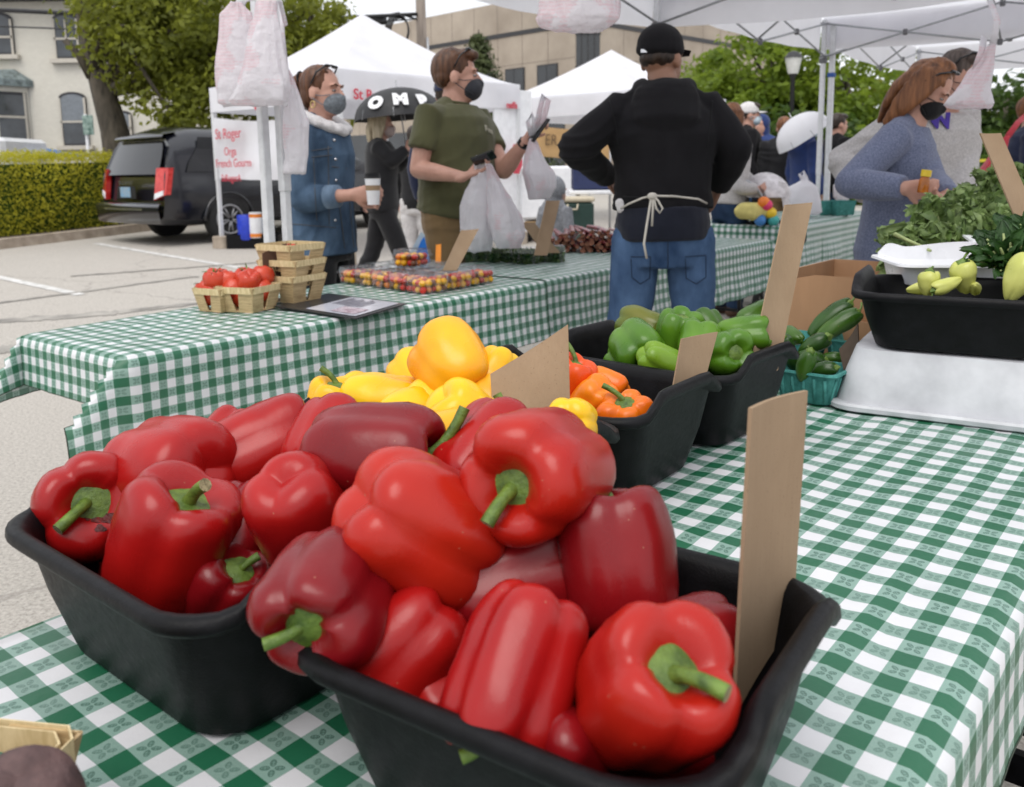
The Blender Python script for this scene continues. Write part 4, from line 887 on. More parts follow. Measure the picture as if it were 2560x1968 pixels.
# ------------------------------------------------------------------ pop-up canopies
M['canopy'] = thin(pmat('canopy_fabric', (.70, .70, .73), .7, .06, 3, c2=(.8, .8, .83), bump=.06, bscale=10), .58, (.92, .92, .96))
M['tentwhite'] = thin(pmat('tent_fabric', (.78, .78, .82), .6, .04, 2, c2=(.86, .86, .9)), .3, (.85, .85, .9))
def popup(label, p0, A, B, size, eave, peak, val, mat, truss=True, legs=(0, 1, 2, 3), bulge=.0, scallop=.05, legr=.019, gfun=gz, name='popup_canopy', bow=1.1):
    p0 = Vector((p0[0], p0[1], 0)); A = Vector((A[0], A[1], 0)).normalized() * size; B = Vector((B[0], B[1], 0)).normalized() * size
    C = [p0, p0 + A, p0 + A + B, p0 + B]; ctr = (C[0] + C[2]) / 2; o = empty(name, (ctr.x, ctr.y, gfun(ctr.x, ctr.y)), label, 'canopy')
    N = 14
    for s in range(4):
        a, b = C[s], C[(s + 1) % 4]; g = []
        for i in range(N + 1):
            t = i / N; row = []
            for j in range(N + 1):
                q = a.lerp(b, j / N); p = q.lerp(ctr, t); z = eave + (peak - eave) * (t ** bow) - .05 * math.sin(math.pi * j / N) * (1 - t) * math.sin(math.pi * min(1, t + .2)); row.append(Vector((p.x, p.y, z)))
            g.append(row)
        MB().grid(g).build('roof_panel', mat, o, True, True)
        n_ = (b - a).cross(Vector((0, 0, 1))).normalized(); g = []
        out_ = -n_ if (a - ctr).dot(n_) < 0 else n_
        for i in range(5):
            g.append([a.lerp(b, j / 24) + out_ * (.012 + .012 * math.sin(j * 1.1 + s) * i / 4) + Vector((0, 0, eave + .003 - val * i / 4 - (scallop * math.sin(math.pi * j / 24) * i / 4))) for j in range(25)])
        MB().grid(g).build('valance', mat, o, True, True)
        if truss:
            ins = -out_ * .05; up_ = Vector((0, 0, eave - .05)); dn = Vector((0, 0, eave - .36)); m1 = a.lerp(b, .5); q1, q3 = a.lerp(b, .25), a.lerp(b, .75); L_ = [(a + up_, m1 + dn), (a + dn, m1 + up_), (m1 + up_, b + dn), (m1 + dn, b + up_)]
            for e, f in L_: MB().tube([e + ins, f + ins], .0085, 6).build('truss_bar', M['grey_steel'], o, True, True)
            if 'jp' not in M: M['jp'] = pmat('joint_plastic', (.12, .12, .13), .5)
            for q, z in ((q1, eave - .205), (q3, eave - .205), (m1, eave - .06), (m1, eave - .36)): MB().box(q + ins + Vector((0, 0, z)), (.035, .035, .05), 0, .006).build('joint', M['jp'], o, world=True)
    if truss:
        for s in range(4):
            m1 = C[s].lerp(C[(s + 1) % 4], .5); MB().tube([m1 + Vector((0, 0, eave - .06)), ctr + Vector((0, 0, eave - .25 + (peak - eave) * .55))], .0085, 6).build('truss_bar', M['grey_steel'], o, True, True); MB().tube([m1 + Vector((0, 0, eave - .36)), ctr + Vector((0, 0, peak - .12))], .0085, 6).build('truss_bar', M['grey_steel'], o, True, True)
        MB().tube([ctr + Vector((0, 0, eave + (peak - eave) * .35)), ctr + Vector((0, 0, peak - .01))], .018, 8).build('centre_post', M['grey_steel'], o, True, True)
    for s in legs:
        c = C[s]; inw = (ctr - c).normalized(); q = c + inw * .035; z0 = gfun(q.x, q.y); lg = MB()
        lg.box(q + Vector((0, 0, (eave - .02 + 1.15) / 2)), (legr * 2.1, legr * 2.1, eave - .02 - 1.15), math.atan2(A.y, A.x), .004); lg.box(q + Vector((0, 0, (z0 + 1.2) / 2)), (legr * 1.75, legr * 1.75, 1.2 - z0), math.atan2(A.y, A.x), .004)
        l_ = lg.build('leg', M['steel'], o, world=True)
        MB().box(q + Vector((0, 0, z0 + .006)), (.1, .1, .008)).build('foot_plate', M['steel'], l_, world=True)
        MB().box(q + Vector((0, 0, eave - .37)), (.06, .06, .07), math.atan2(A.y, A.x), .008).build('slider', M.get('jp') or M['grey_steel'], l_, world=True)
    return o, C
LA = Vector((-.956, 3.60)); VV = (VX, VY); UU = (UX, UY); vd = Vector(VV); ud = Vector(UU)
popup('white canopy overhead, its leg carrying the hanging bags at left', LA, VV, UU, 3.02, 2.50, 3.3, .36, M['canopy'], scallop=.075)
MA = LA + vd * 3.08
popup('white canopy overhead behind the seller, next along the row', MA, VV, UU, 2.92, 2.56, 3.36, .28, M['canopy'])
NA = MA + vd * 2.98
popup('white canopy farthest along the row, above the couple at right', NA, VV, UU, 3.0, 2.6, 3.4, .28, M['canopy'], legs=(1, 2, 3))
popup('white canopy beside the far one, edging in at the right', NA + ud * 3.05, VV, UU, 3.0, 2.6, 3.4, .28, M['canopy'], legs=(1, 2))
popup('white canopy at the right over the greens, outside the near one', LA + ud * 3.1 + vd * 1.6, VV, UU, 3.0, 2.6, 3.4, .2, M['canopy'], legs=())
for q, (px, py, Y) in enumerate([(690, 300, 3.43), ]):
    g = MB(); p = LA.to_3d() + Vector((-.036, -.012, 0)); g.box(p + Vector((0, 0, 1.25)), (.036, .036, 2.5), RU, .004); e = empty('canopy_leg', (p.x, p.y, 0), 'second white canopy leg strapped beside the one with the bags', 'pole'); g.build('leg', M['steel'], e, world=True)
e = empty('canopy_leg', (NA.x + .03, NA.y - .1, 0), 'white canopy leg doubled up beside the back table', 'pole')
MB().box((NA.x + .04, NA.y - .1, 1.25), (.045, .045, 2.5), RU, .004).build('leg', M['steel'], e, world=True)
MB().box((NA.x + .04, NA.y - .1, 2.05), (.06, .06, .04), RU, .004).build('strap', pmat('blue_strap', (.02, .08, .3), .6), e, world=True)
# ------------------------------------------------------------------ foliage
def foliage_mat(name, c, c2, tr=.35, scale=1.2):
    m, t, b = nodes(name); v = coords(t, 'Object'); n = tex(t, 'Noise', scale, v, Detail=4); n2 = tex(t, 'Noise', scale * 22, v, Detail=2)
    f = mth(t, 'ADD', mth(t, 'MULTIPLY', n.outputs['Fac'], .6), mth(t, 'MULTIPLY', n2.outputs['Fac'], .4)); t.links.new(ramp(t, f, [(.38, c), (.6, c2)]), b.inputs['Base Color']); b.inputs['Roughness'].default_value = .55; b.inputs['Specular IOR Level'].default_value = .3
    return thin(m, tr, tuple(x * 1.5 for x in c2))
M['bark'] = pmat('bark', (.06, .05, .04), .9, .35, 9, c2=(.13, .11, .085), bump=.8, bscale=30, st=(1, 1, .25))
M['leafA'] = foliage_mat('maple_leaves', (.075, .095, .014), (.23, .25, .035), .45); M['leafB'] = foliage_mat('fresh_leaves', (.07, .12, .012), (.2, .27, .03), .45); M['leafC'] = foliage_mat('deep_leaves', (.02, .045, .01), (.07, .12, .02)); M['hedge'] = foliage_mat('yew_hedge_leaves', (.18, .18, .012), (.52, .48, .04), .38, .9); M['conifer'] = foliage_mat('spruce_needles', (.03, .05, .018), (.085, .105, .035), .2)
def crown_pts(ells, nclump, nleaf, seed, rc=.45, flat=.75):
    rg = np.random.RandomState(seed); cl = []
    for k in range(nclump):
        c, r = ells[rg.choice(len(ells), p=np.array([e[1][0] * e[1][1] * e[1][2] for e in ells]) / sum(e[1][0] * e[1][1] * e[1][2] for e in ells))]
        d = rg.randn(3); d /= np.linalg.norm(d); cl.append(np.array(c) + d * np.array(r) * (rg.rand() ** .38) )
    cl = np.array(cl); idx = rg.randint(0, nclump, nleaf); sz = rc * (.5 + rg.rand(nclump)); off = rg.randn(nleaf, 3); off *= (np.abs(rg.rand(nleaf, 1)) ** .4) / (np.linalg.norm(off, axis=1)[:, None] + 1e-9); off[:, 2] *= flat
    return cl, cl[idx] + off * sz[idx][:, None], off
def tree(label, base, trunk, ells, nclump, nleaf, lsize, mat, seed, rc=.5, tr=.16, name='leafy_tree', lmul=1., limbs=10):
    o = empty(name, base, label, 'tree'); cl, P, off = crown_pts(ells, nclump, nleaf, seed, rc); rg = np.random.RandomState(seed + 1)
    tb = MB(); tb.tube(trunk, [tr * (1.25 if i == 0 else 1) * (1 - .6 * i / (len(trunk) - 1)) for i in range(len(trunk))], 12); pick = rg.choice(nclump, min(limbs, nclump), replace=False)
    for k in pick:
        j = max(1, int(len(trunk) * rg.uniform(.35, .95))); s = Vector(trunk[min(j, len(trunk) - 1)]); e = Vector(cl[k]); m1 = s.lerp(e, .5) + Vector((0, 0, .12 * (e - s).length)); tb.tube([s, m1, e], [tr * .38, tr * .22, tr * .06], 7)
    tb.build('trunk', M['bark'], o, True, True)
    nrm = off + rg.randn(len(off), 3) * .6 + np.array([0, 0, .5]); me = leaves_mesh('crown', P - np.array(base), nrm, lsize * (.6 + .8 * rg.rand(len(P))), mat); link('crown', me, o); return o
# left tree in front of the house
tb_ = pd(272, 345, 17.5); tb_ = Vector((tb_.x, tb_.y, gz(tb_.x, tb_.y)))
T = lambda x, y, Y: tuple(pd(x, y, Y))
def el(x, y, Y, rx, ry, rz): return (np.array(pd(x, y, Y)), (px2m(rx, Y), ry, px2m(rz, Y)))
t_o = tree('large maple with drooping green branches in front of the cream house', tb_, [tb_, T(245, 280, 17.5), T(222, 200, 17.5), T(200, 120, 17.5), T(182, 40, 17.5), T(172, -60, 17.5)], [el(345, 120, 17.3, 105, 1.6, 125), el(430, 60, 17.0, 150, 1.8, 150), el(520, 150, 16.8, 110, 1.6, 105), el(400, 225, 16.8, 110, 1.2, 60), el(300, 0, 17.3, 150, 1.6, 80)], 150, 16000, .07, M['leafA'], 21, .5, .3, limbs=26)
g = MB(); g.tube([T(195, 165, 17.4), T(170, 120, 17.3), T(138, 85, 17.2)], [.1, .08, .06], 8); g.build('broken_limb', M['bark'], t_o, True, True)
b2 = pd(700, 330, 19); b2 = Vector((b2.x, b2.y, gz(b2.x, b2.y)))
tree('second green tree behind the white tent peak at left', b2, [b2, T(690, 250, 19), T(680, 120, 19), T(660, 20, 19)], [el(640, 80, 19, 130, 1.8, 110), el(560, 120, 18.5, 90, 1.4, 110), el(720, 60, 19, 65, 1.2, 60), el(640, 200, 18.6, 130, 1.3, 70)], 95, 9000, .075, M['leafA'], 22, .5, .15)
# trees at right
spots = [(1560, 250, 27, 130, 150, 'leafB', 'bright green tree nearest the office building'), (1640, 180, 25, 140, 120, 'leafB', 'rounded green tree left of the lamp post'), (1800, 260, 24, 170, 150, 'leafB', 'wide green tree behind the lamp post'), (1980, 270, 26, 150, 150, 'leafA', 'green tree behind the couple'), (2140, 280, 24, 130, 130, 'leafC', 'dark tree at the right edge'), (1690, 330, 22, 160, 80, 'leafC', 'low dark shrubby tree behind the people with umbrellas'), (1900, 360, 21, 150, 75, 'leafB', 'low green shrubby tree behind the man in grey'), (2100, 370, 20, 140, 70, 'leafC', 'low dark shrubby tree at far right'), (1480, 380, 30, 110, 60, 'leafC', 'dark shrub under the office building')]
for q, (x, y, Y, rx, rz_, mt, lab) in enumerate(spots):
    b3 = pd(x, y, Y); b3 = Vector((b3.x, b3.y, gz(b3.x, b3.y)))
    tree(lab, b3, [b3, b3.lerp(pd(x, y, Y), .5), pd(x, y, Y), pd(x + 8, y - rz_ * .6, Y)], [el(x, y, Y, rx, 1.9, rz_), el(x + rx * .5, y + rz_ * .3, Y - .8, rx * .6, 1.2, rz_ * .6), el(x - rx * .5, y + rz_ * .25, Y - .8, rx * .6, 1.2, rz_ * .6)], 100, 8200, .11, M[mt], 30 + q, .55, .14)
def conifer(label, px, top, bot, Y, wpx, seed):
    p = pd(px, bot, Y); zt = pd(px, top, Y).z; zb = p.z; o = empty('conifer', (p.x, p.y, gz(p.x, p.y)), label, 'tree'); g0 = gz(p.x, p.y); H_ = zt - g0; Rm = px2m(wpx, Y) / 2 * H_ / max(.1, (zt - zb))
    MB().tube([(0, 0, 0), (0, 0, H_ * .95)], [.14, .02], 8).build('trunk', M['bark'], o, True)
    rg = np.random.RandomState(seed); n = 5200; lev = rg.randint(0, 26, n) / 26. ; h = lev * .93 + rg.rand(n) * .03; th = rg.rand(n) * 6.283; br = .75 + .25 * np.sin(th * 5 + lev * 40) + .12 * rg.randn(n); r = Rm * (1 - h) ** .85 * br * (rg.rand(n) ** .5)
    P = np.stack([r * np.cos(th), r * np.sin(th), H_ * (.06 + .93 * h) - r * .28 + .03 * rg.randn(n)], 1); nr = np.stack([np.cos(th), np.sin(th), .6 + 0 * th], 1) + rg.randn(n, 3) * .5
    link('crown', leaves_mesh('crown', P, nr, .12 * (.6 + .8 * rg.rand(n)), M['conifer'], .3), o)
conifer('tall pointed spruce in front of the office building', 1024, 45, 225, 30, 150, 41)
conifer('small spruce at the foot of the office building', 1105, 178, 235, 29, 75, 42)
# ------------------------------------------------------------------ hedge, kerb, planting bed
k0 = gp(-220, 556); k1 = gp(-10, 534); k2 = gp(330, 492)
kd = (k2 - k1).normalized(); kn = Vector((-kd.y, kd.x, 0)); 
if kn.y < 0: kn = -kn
M['kerb'] = pmat('kerb_concrete', (.33, .27, .21), .9, .2, 4, c2=(.45, .38, .31), bump=.3, bscale=80); M['mulch'] = pmat('mulch', (.05, .035, .022), .95, .5, 14, c2=(.12, .085, .055), bump=.8, bscale=60)
a_ = k1 - kd * 14; b_ = k1 + kd * 22
mb = MB(); N = 30; lo = []; hi = []; hb = []; bed = []
for i in range(N + 1):
    p = a_.lerp(b_, i / N); z = gz(p.x, p.y); lo.append(Vector((p.x, p.y, z - .02))); hi.append(Vector((p.x, p.y, z + .14)) + kn * .025); hb.append(Vector((p.x, p.y, z + .145)) + kn * .17); bed.append(Vector((p.x, p.y, z + .11)) + kn * .175)
mb.grid([lo, hi, hb]); tag(mb.build('kerb', M['kerb']), kind='structure')
mb = MB(); mb.grid([bed, [p + kn * 3 for p in bed], [p + kn * 9 for p in bed]]); tag(mb.build('planting_bed', M['mulch']), kind='structure')
def hedge():
    rg = np.random.RandomState(3); hL = 26; hw = 1.3; hh = 1.24; o0 = k1 + kn * .75 - kd * 10; n = 42000
    o = empty('clipped_hedge', o0 + kd * 10, 'clipped golden green yew hedge behind the kerb at left', 'hedge'); L_ = 14.6
    s = rg.rand(n) * L_; face = rg.rand(n); P = np.zeros((n, 3)); nr = np.zeros((n, 3)); lump = np.array([noise.noise(Vector((x * .9, f * 3, 1))) for x, f in zip(s, face)]) * .2
    kdn, knn = np.array(kd), np.array(kn)
    fr_ = face < .6; z = rg.rand(n) * hh; dep = rg.rand(n) * hw
    P[fr_] = np.outer(s[fr_], kdn) + np.outer(-lump[fr_] + .05 * rg.randn(fr_.sum()) - .03 * (z[fr_] > .9), knn); P[fr_, 2] = z[fr_] * .97 + .02; nr[fr_] = -knn + np.array([0, 0, .25])
    tp = ~fr_; P[tp] = np.outer(s[tp], kdn) + np.outer(dep[tp], knn); P[tp, 2] = hh + lump[tp] * .8 + .03 * rg.randn(tp.sum()) - .12 * (dep[tp] / hw - .45) ** 2; nr[tp] = (0, 0, 1)
    nr += rg.randn(n, 3) * .55; base = np.array(o0); gzv = np.array([gz(x, y) for x, y in (P[:, :2] + base[:2])]); P[:, 2] += gzv + .1
    me = leaves_mesh('foliage', P + base - np.array(o0 + kd * 10), nr, .028 * (.6 + .8 * rg.rand(n)), M['hedge'], .4); link('foliage', me, o)
    core = MB(); c0 = o0; core.loft([[q + Vector((0, 0, gz(q.x, q.y) + z_)) - Vector((0, 0, q.z)) for q, z_ in ((e + kn * .1, .05), (e + kn * (hw - .1), .05), (e + kn * (hw - .1), hh - .05), (e + kn * .1, hh - .05))] for e in (c0, c0 + kd * L_)]); core.build('twigs', M['leafC'], o, world=True)
hedge()
# ------------------------------------------------------------------ cream house
M['cream'] = None
def brick_paint():
    m, t, b = nodes('painted_brick'); v = coords(t, 'Object'); br = tex(t, 'Brick', 1, None); mp = t.nodes.new('ShaderNodeMapping'); mp.inputs['Rotation'].default_value = (R(90), 0, 0); t.links.new(v, mp.inputs[0]); t.links.new(mp.outputs[0], br.inputs['Vector'])
    br.inputs['Scale'].default_value = 4.6; br.inputs['Color1'].default_value = (.70, .67, .59, 1); br.inputs['Color2'].default_value = (.65, .62, .545, 1); br.inputs['Mortar'].default_value = (.58, .54, .46, 1); br.inputs['Mortar Size'].default_value = .012
    n = tex(t, 'Noise', 1.2, v, Detail=5); t.links.new(mixc(t, mth(t, 'MULTIPLY', n.outputs['Fac'], .25), br.outputs[0], (.6, .56, .47)), b.inputs['Base Color']); b.inputs['Roughness'].default_value = .8; return m
M['cream'] = brick_paint(); M['trim'] = pmat('stone_trim', (.55, .51, .44), .8, .06); M['darktrim'] = pmat('dark_sash', (.03, .03, .035), .5); M['glass'] = pmat('window_glass', (.025, .03, .035), .06, .3, 1.5, c2=(.06, .07, .08), spec=.8, rvar=.02); M['shade'] = pmat('window_shade', (.2, .22, .24), .7)
HY = 24.
def house():
    c = pd(200, 300, HY); gz0 = gz(c.x, HY); o = empty('brick_house', (c.x, HY, gz0), 'cream painted brick house with dark sash windows at far left', 'house')
    xl = pd(-420, 200, HY).x; xr = pd(478, 200, HY).x; zt = pd(150, 2, HY).z
    MB().box(((xl + xr) / 2, HY + 3.03, (gz0 - .3 + zt) / 2), (xr - xl, 6, zt - gz0 + .3)).build('wall', M['cream'], o, world=True)
    mb = MB(); mb.box(((xl + xr) / 2, HY + 2.9, zt + .12), (xr - xl + .8, 7, .24)); rf = mb.build('eaves', M['darktrim'], o, world=True)
    MB().loft([[Vector((xl - .5, HY - .7, zt + .24)), Vector((xr + .5, HY - .7, zt + .24)), Vector((xr + .5, HY + 6.6, zt + .24)), Vector((xl - .5, HY + 6.6, zt + .24))], [Vector((xl + 2, HY + 2.5, zt + 2.6)), Vector((xr - 2, HY + 2.5, zt + 2.6)), Vector((xr - 2, HY + 3.2, zt + 2.6)), Vector((xl + 2, HY + 3.2, zt + 2.6))]]).build('roof', pmat('roof_shingle', (.06, .055, .055), .9), o, world=True)
    def window(x0, x1, y0, y1, arch=True, shade=0.):
        a = pd(x0, y1, HY); b = pd(x1, y0, HY); w_ = b.x - a.x; h = b.z - a.z; cx = (a.x + b.x) / 2; n = 9
        arc = [(w_ / 2 * math.cos(math.pi * k / n), .22 * w_ * math.sin(math.pi * k / n)) for k in range(n + 1)] if arch else [(w_ / 2, 0), (-w_ / 2, 0)]
        hs = h - (.22 * w_ if arch else 0)
        poly = lambda g: [(-w_ / 2 - g, -g), (w_ / 2 + g, -g)] + [(x * (1 + 2 * g / w_), hs + y * (1 + 2 * g / w_) + (g if not arch else 0)) for x, y in arc]
        Mx = face_mat((cx, HY + .02, a.z), (1, 0, 0), (0, 0, 1))
        win = MB().prism(poly(0.0), .06, Mx).build('window', M['darktrim'], o, world=True)
        MB().prism([(-w_ / 2 + .05, .05), (w_ / 2 - .05, .05), (w_ / 2 - .05, hs * .5 - .02), (-w_ / 2 + .05, hs * .5 - .02)], .066, Mx).build('pane', M['glass'], win, world=True)
        MB().prism([(-w_ / 2 + .05, hs * .5 + .03)] + [(w_ / 2 - .05, hs * .5 + .03)] + [(x * (1 - .1 / w_), hs + y * .9 - .05) for x, y in arc], .066, Mx).build('pane', M['shade'] if shade else M['glass'], win, world=True)
        fr = MB(); fr.box((cx, HY - .055, a.z + hs * .5), (w_ - .02, .03, .05)); fr.box((cx - w_ / 2 + .03, HY - .055, a.z + hs / 2), (.05, .03, hs)); fr.box((cx + w_ / 2 - .03, HY - .055, a.z + hs / 2), (.05, .03, hs))
        if not shade: fr.box((cx, HY - .055, a.z + hs * .75), (.035, .03, hs * .45))
        fr.build('sash', M['trim'], win, world=True)
        MB().box((cx, HY - .06, a.z - .06), (w_ + .24, .16, .11)).build('sill', M['trim'], win, world=True)
    window(-45, 24, 24, 118); window(120, 165, 28, 126); window(135, 182, 196, 311, True, 1); window(246, 280, 236, 303, True, 1); window(370, 410, 30, 126); window(-130, -85, 24, 118)
    # bay window
    a = pd(-70, 315, HY); b = pd(58, 182, HY); by = HY - .75
    bay = MB(); pl = lambda z, g: [Vector((a.x - g, HY, z)), Vector((a.x + .6 - g * .4, by - g, z)), Vector((b.x - .6 + g * .4, by - g, z)), Vector((b.x + g, HY, z))]
    zb, zt2 = a.z, b.z; bay.loft([pl(gz0 - .2, 0), pl(zt2, 0)]); bo = bay.build('bay', M['cream'], o, world=True)
    rf2 = MB(); rf2.loft([pl(zt2 - .05, .16), pl(zt2 + .12, .16), [Vector((a.x + .3, HY, zt2 + .42)), Vector((a.x + .7, by + .45, zt2 + .36)), Vector((b.x - .7, by + .45, zt2 + .36)), Vector((b.x - .3, HY, zt2 + .42))]]); rf2.build('bay_roof', pmat('weathered_copper', (.16, .2, .2), .5, .4, 8, c2=(.3, .36, .36), metal=.2), bo, world=True)
    def baywin(p, q):
        r = (q - p); w_ = r.length; Mx = face_mat(p + Vector((0, 0, 0)), r, (0, 0, 1)); h = zt2 - .2 - (zb + .1)
        wo = MB().prism([(.06, .0), (w_ - .06, 0), (w_ - .06, h), (.06, h)], .03, Mx @ Matrix.Translation((0, zb + .1 - p.z, 0))).build('bay_window', M['darktrim'], bo, world=True)
        for z0, z1 in ((.08, h * .48), (h * .54, h - .08)): MB().prism([(.15, z0), (w_ - .15, z0), (w_ - .15, z1), (.15, z1)], .042, Mx @ Matrix.Translation((0, zb + .1 - p.z, 0))).build('pane', M['glass'], wo, world=True)
        s_ = MB(); s_.prism([(.1, h * .485), (w_ - .1, h * .485), (w_ - .1, h * .53), (.1, h * .53)], .05, Mx @ Matrix.Translation((0, zb + .1 - p.z, 0))); s_.prism([(.09, 0), (.15, 0), (.15, h), (.09, h)], .048, Mx @ Matrix.Translation((0, zb + .1 - p.z, 0))); s_.prism([(w_ - .15, 0), (w_ - .09, 0), (w_ - .09, h), (w_ - .15, h)], .048, Mx @ Matrix.Translation((0, zb + .1 - p.z, 0))); s_.build('sash', M['trim'], wo, world=True)
    P = pl(zb, 0); baywin(P[1], P[1].lerp(P[2], .5)); baywin(P[1].lerp(P[2], .5), P[2]); baywin(P[2], P[3])
house()
bt_ = pd(60, 320, 20.5); o = empty('blue_canopy', (bt_.x, bt_.y, gz(bt_.x, bt_.y)), 'blue canopy roof showing over the hedge', 'canopy')
zt = pd(14, 306, 20.5); zr = pd(122, 332, 20.5); xl = pd(-120, 330, 20.5).x
MB().loft([[Vector((xl, 19.4, zr.z - .05)), Vector((zr.x, 19.4, zr.z)), Vector((zr.x, 22.4, zr.z)), Vector((xl, 22.4, zr.z))], [Vector((zt.x - .1, 20.8, zt.z)), Vector((zt.x + .1, 20.8, zt.z)), Vector((zt.x + .1, 21, zt.z)), Vector((zt.x - .1, 21, zt.z))]]).build('roof', pmat('blue_fabric', (.05, .16, .4), .7), o, world=True)
for x in (xl + .1, zr.x - .1): MB().tube([(x, 19.6, gz(0, 19.6)), (x, 19.6, zr.z)], .03, 8).build('leg', M['steel'], o, True, True)
wq = pd(-8, 330, 19); o = empty('white_van', (wq.x - 1.4, 19.2, gz(0, 19)), 'white box body cut off by the left edge above the hedge', 'truck')
zt = pd(5, 294, 19).z; MB().box((wq.x - 1.35 + .3, 19.6, (gz(0, 19) + .3 + zt) / 2), (2.8, 1.8, zt - gz(0, 19) - .3), 0, .08).build('body', M['tray'], o, world=True)
for sx in (-.9, .8): MB().tube([(wq.x - 1 + sx, 18.72, gz(0, 19) + .33), (wq.x - 1 + sx, 18.95, gz(0, 19) + .33)], .33, 20).build('wheel', M['black_steel'], o, True, True)
sg = pd(189, 330, 19.3); o = empty('street_sign', (sg.x, sg.y, gz(sg.x, sg.y)), 'small faded green sign on a pale post before the house', 'sign')
MB().tube([(sg.x, sg.y, gz(sg.x, sg.y)), (sg.x, sg.y, pd(189, 244, 19.3).z)], .035, 8).build('post', M['tray'], o, True, True)
a = pd(180, 288, 19.25); b = pd(199, 246, 19.25); MB().box(((a.x + b.x) / 2, 19.22, (a.z + b.z) / 2), (b.x - a.x, .02, b.z - a.z), 0, .004).build('plate', pmat('faded_green_sign', (.12, .27, .22), .5, .5, 14, c2=(.42, .55, .5)), o, world=True)
# ------------------------------------------------------------------ office building
M['panel'] = pmat('precast_concrete', (.33, .275, .22), .85, .12, .35, c2=(.45, .385, .315), bump=.1, bscale=30, detail=6); M['band'] = pmat('dark_band', (.03, .03, .033), .5); M['darkglass'] = pmat('dark_glass', (.012, .014, .016), .05, .3, .4, c2=(.03, .035, .04), spec=.8, rvar=.02)
def office():
    cn = Vector((2.95, 40.0, 0)); cr_ = Vector((4.1, 40.0, 0)); dl = Vector((-.72, .69, 0)).normalized(); dr = Vector((.713, .70, 0)).normalized(); zg = gz(0, 40) - .3; zt = 9.15
    o = empty('office_building', (cn.x, cn.y, gz(0, 40)), 'beige precast concrete office block with a dark glass corner', 'building')
    def wallf(p, d, L, name='facade'):
        n_ = Vector((d.y, -d.x, 0));
        if n_.y > 0: n_ = -n_
        f = lambda s, z, e=0.: p + d * s + n_ * e + Vector((0, 0, z))
        MB().loft([[f(0, zg), f(L, zg), f(L, zg, -8), f(0, zg, -8)], [f(0, zt), f(L, zt), f(L, zt, -8), f(0, zt, -8)]]).build(name, M['panel'], o, world=True); return f
    fl = wallf(cn, dl, 24); frr = wallf(cr_, dr, 18)
    MB().loft([[cn + Vector((0, .05, zg)), cr_ + Vector((0, .05, zg)), cr_ + Vector((0, 6, zg)), cn + Vector((0, 6, zg))], [cn + Vector((0, .05, zt - 1.4)), cr_ + Vector((0, .05, zt - 1.4)), cr_ + Vector((0, 6, zt - 1.4)), cn + Vector((0, 6, zt - 1.4))]]).build('glass_corner', M['darkglass'], o, world=True)
    gm = MB()
    for k in range(1, 4): x = cn.x + (cr_.x - cn.x) * k / 4; gm.box((x, 40.03, 4), (.05, .06, 7.4))
    for z in (1.6, 3, 4.4, 5.8, 7.2): gm.box(((cn.x + cr_.x) / 2, 40.03, z), (1.15, .06, .06))
    gm.build('mullions', M['band'], o, world=True)
    MB().loft([[cn + Vector((0, -.02, zt - 1.4)), cr_ + Vector((0, -.02, zt - 1.4)), cr_ + Vector((0, 6, zt - 1.4)), cn + Vector((0, 6, zt - 1.4))], [cn + Vector((0, -.02, zt)), cr_ + Vector((0, -.02, zt)), cr_ + Vector((0, 6, zt)), cn + Vector((0, 6, zt))]]).build('corner_parapet', M['panel'], o, world=True)
    for f, L in ((fl, 24), (frr, 18)):
        MB().loft([[f(.0, zt - 1.62, .03), f(L, zt - 1.62, .03), f(L, zt - 1.62, -.1), f(0, zt - 1.62, -.1)], [f(0, zt - 1.42, .03), f(L, zt - 1.42, .03), f(L, zt - 1.42, -.1), f(0, zt - 1.42, -.1)]]).build('reveal_band', M['band'], o, world=True)
        jn = MB()
        for k in range(1, int(L / 1.6)): jn.loft([[f(k * 1.6 - .012, zg, .006), f(k * 1.6 + .012, zg, .006), f(k * 1.6 + .012, zg, -.02), f(k * 1.6 - .012, zg, -.02)], [f(k * 1.6 - .012, zt, .006), f(k * 1.6 + .012, zt, .006), f(k * 1.6 + .012, zt, -.02), f(k * 1.6 - .012, zt, -.02)]])
        for z in (4.35, 6.2): jn.loft([[f(0, z, .005), f(L, z, .005), f(L, z, -.02), f(0, z, -.02)], [f(0, z + .02, .005), f(L, z + .02, .005), f(L, z + .02, -.02), f(0, z + .02, -.02)]])
        jn.build('panel_joints', pmat('joint_line', (.17, .14, .12), .9) if 'js' not in M else M['js'], o, world=True); M['js'] = bpy.data.materials['joint_line']  # joint lines between the precast panels, one dark brown tone
    s0 = [1.0, 3.05, 5.1, 7.2, 9.3, 11.4, 13.5, 15.6, 17.7]
    for s in s0:
        w_ = 1.25; z0, z1 = 4.55, 6.05
        wn = MB().loft([[fl(s, z0, .05), fl(s + w_, z0, .05), fl(s + w_, z0, -.1), fl(s, z0, -.1)], [fl(s, z1, .05), fl(s + w_, z1, .05), fl(s + w_, z1, -.1), fl(s, z1, -.1)]]).build('window', M['band'], o, world=True)
        for h in (0, 1):
            a, b = s + .07 + h * (w_ / 2 - .02), s + w_ / 2 - .02 + h * (w_ / 2 - .05); MB().loft([[fl(a, z0 + .08, .056), fl(b, z0 + .08, .056), fl(b, z0 + .08, 0), fl(a, z0 + .08, 0)], [fl(a, z1 - .08, .056), fl(b, z1 - .08, .056), fl(b, z1 - .08, 0), fl(a, z1 - .08, 0)]]).build('pane', M['darkglass'], wn, world=True)
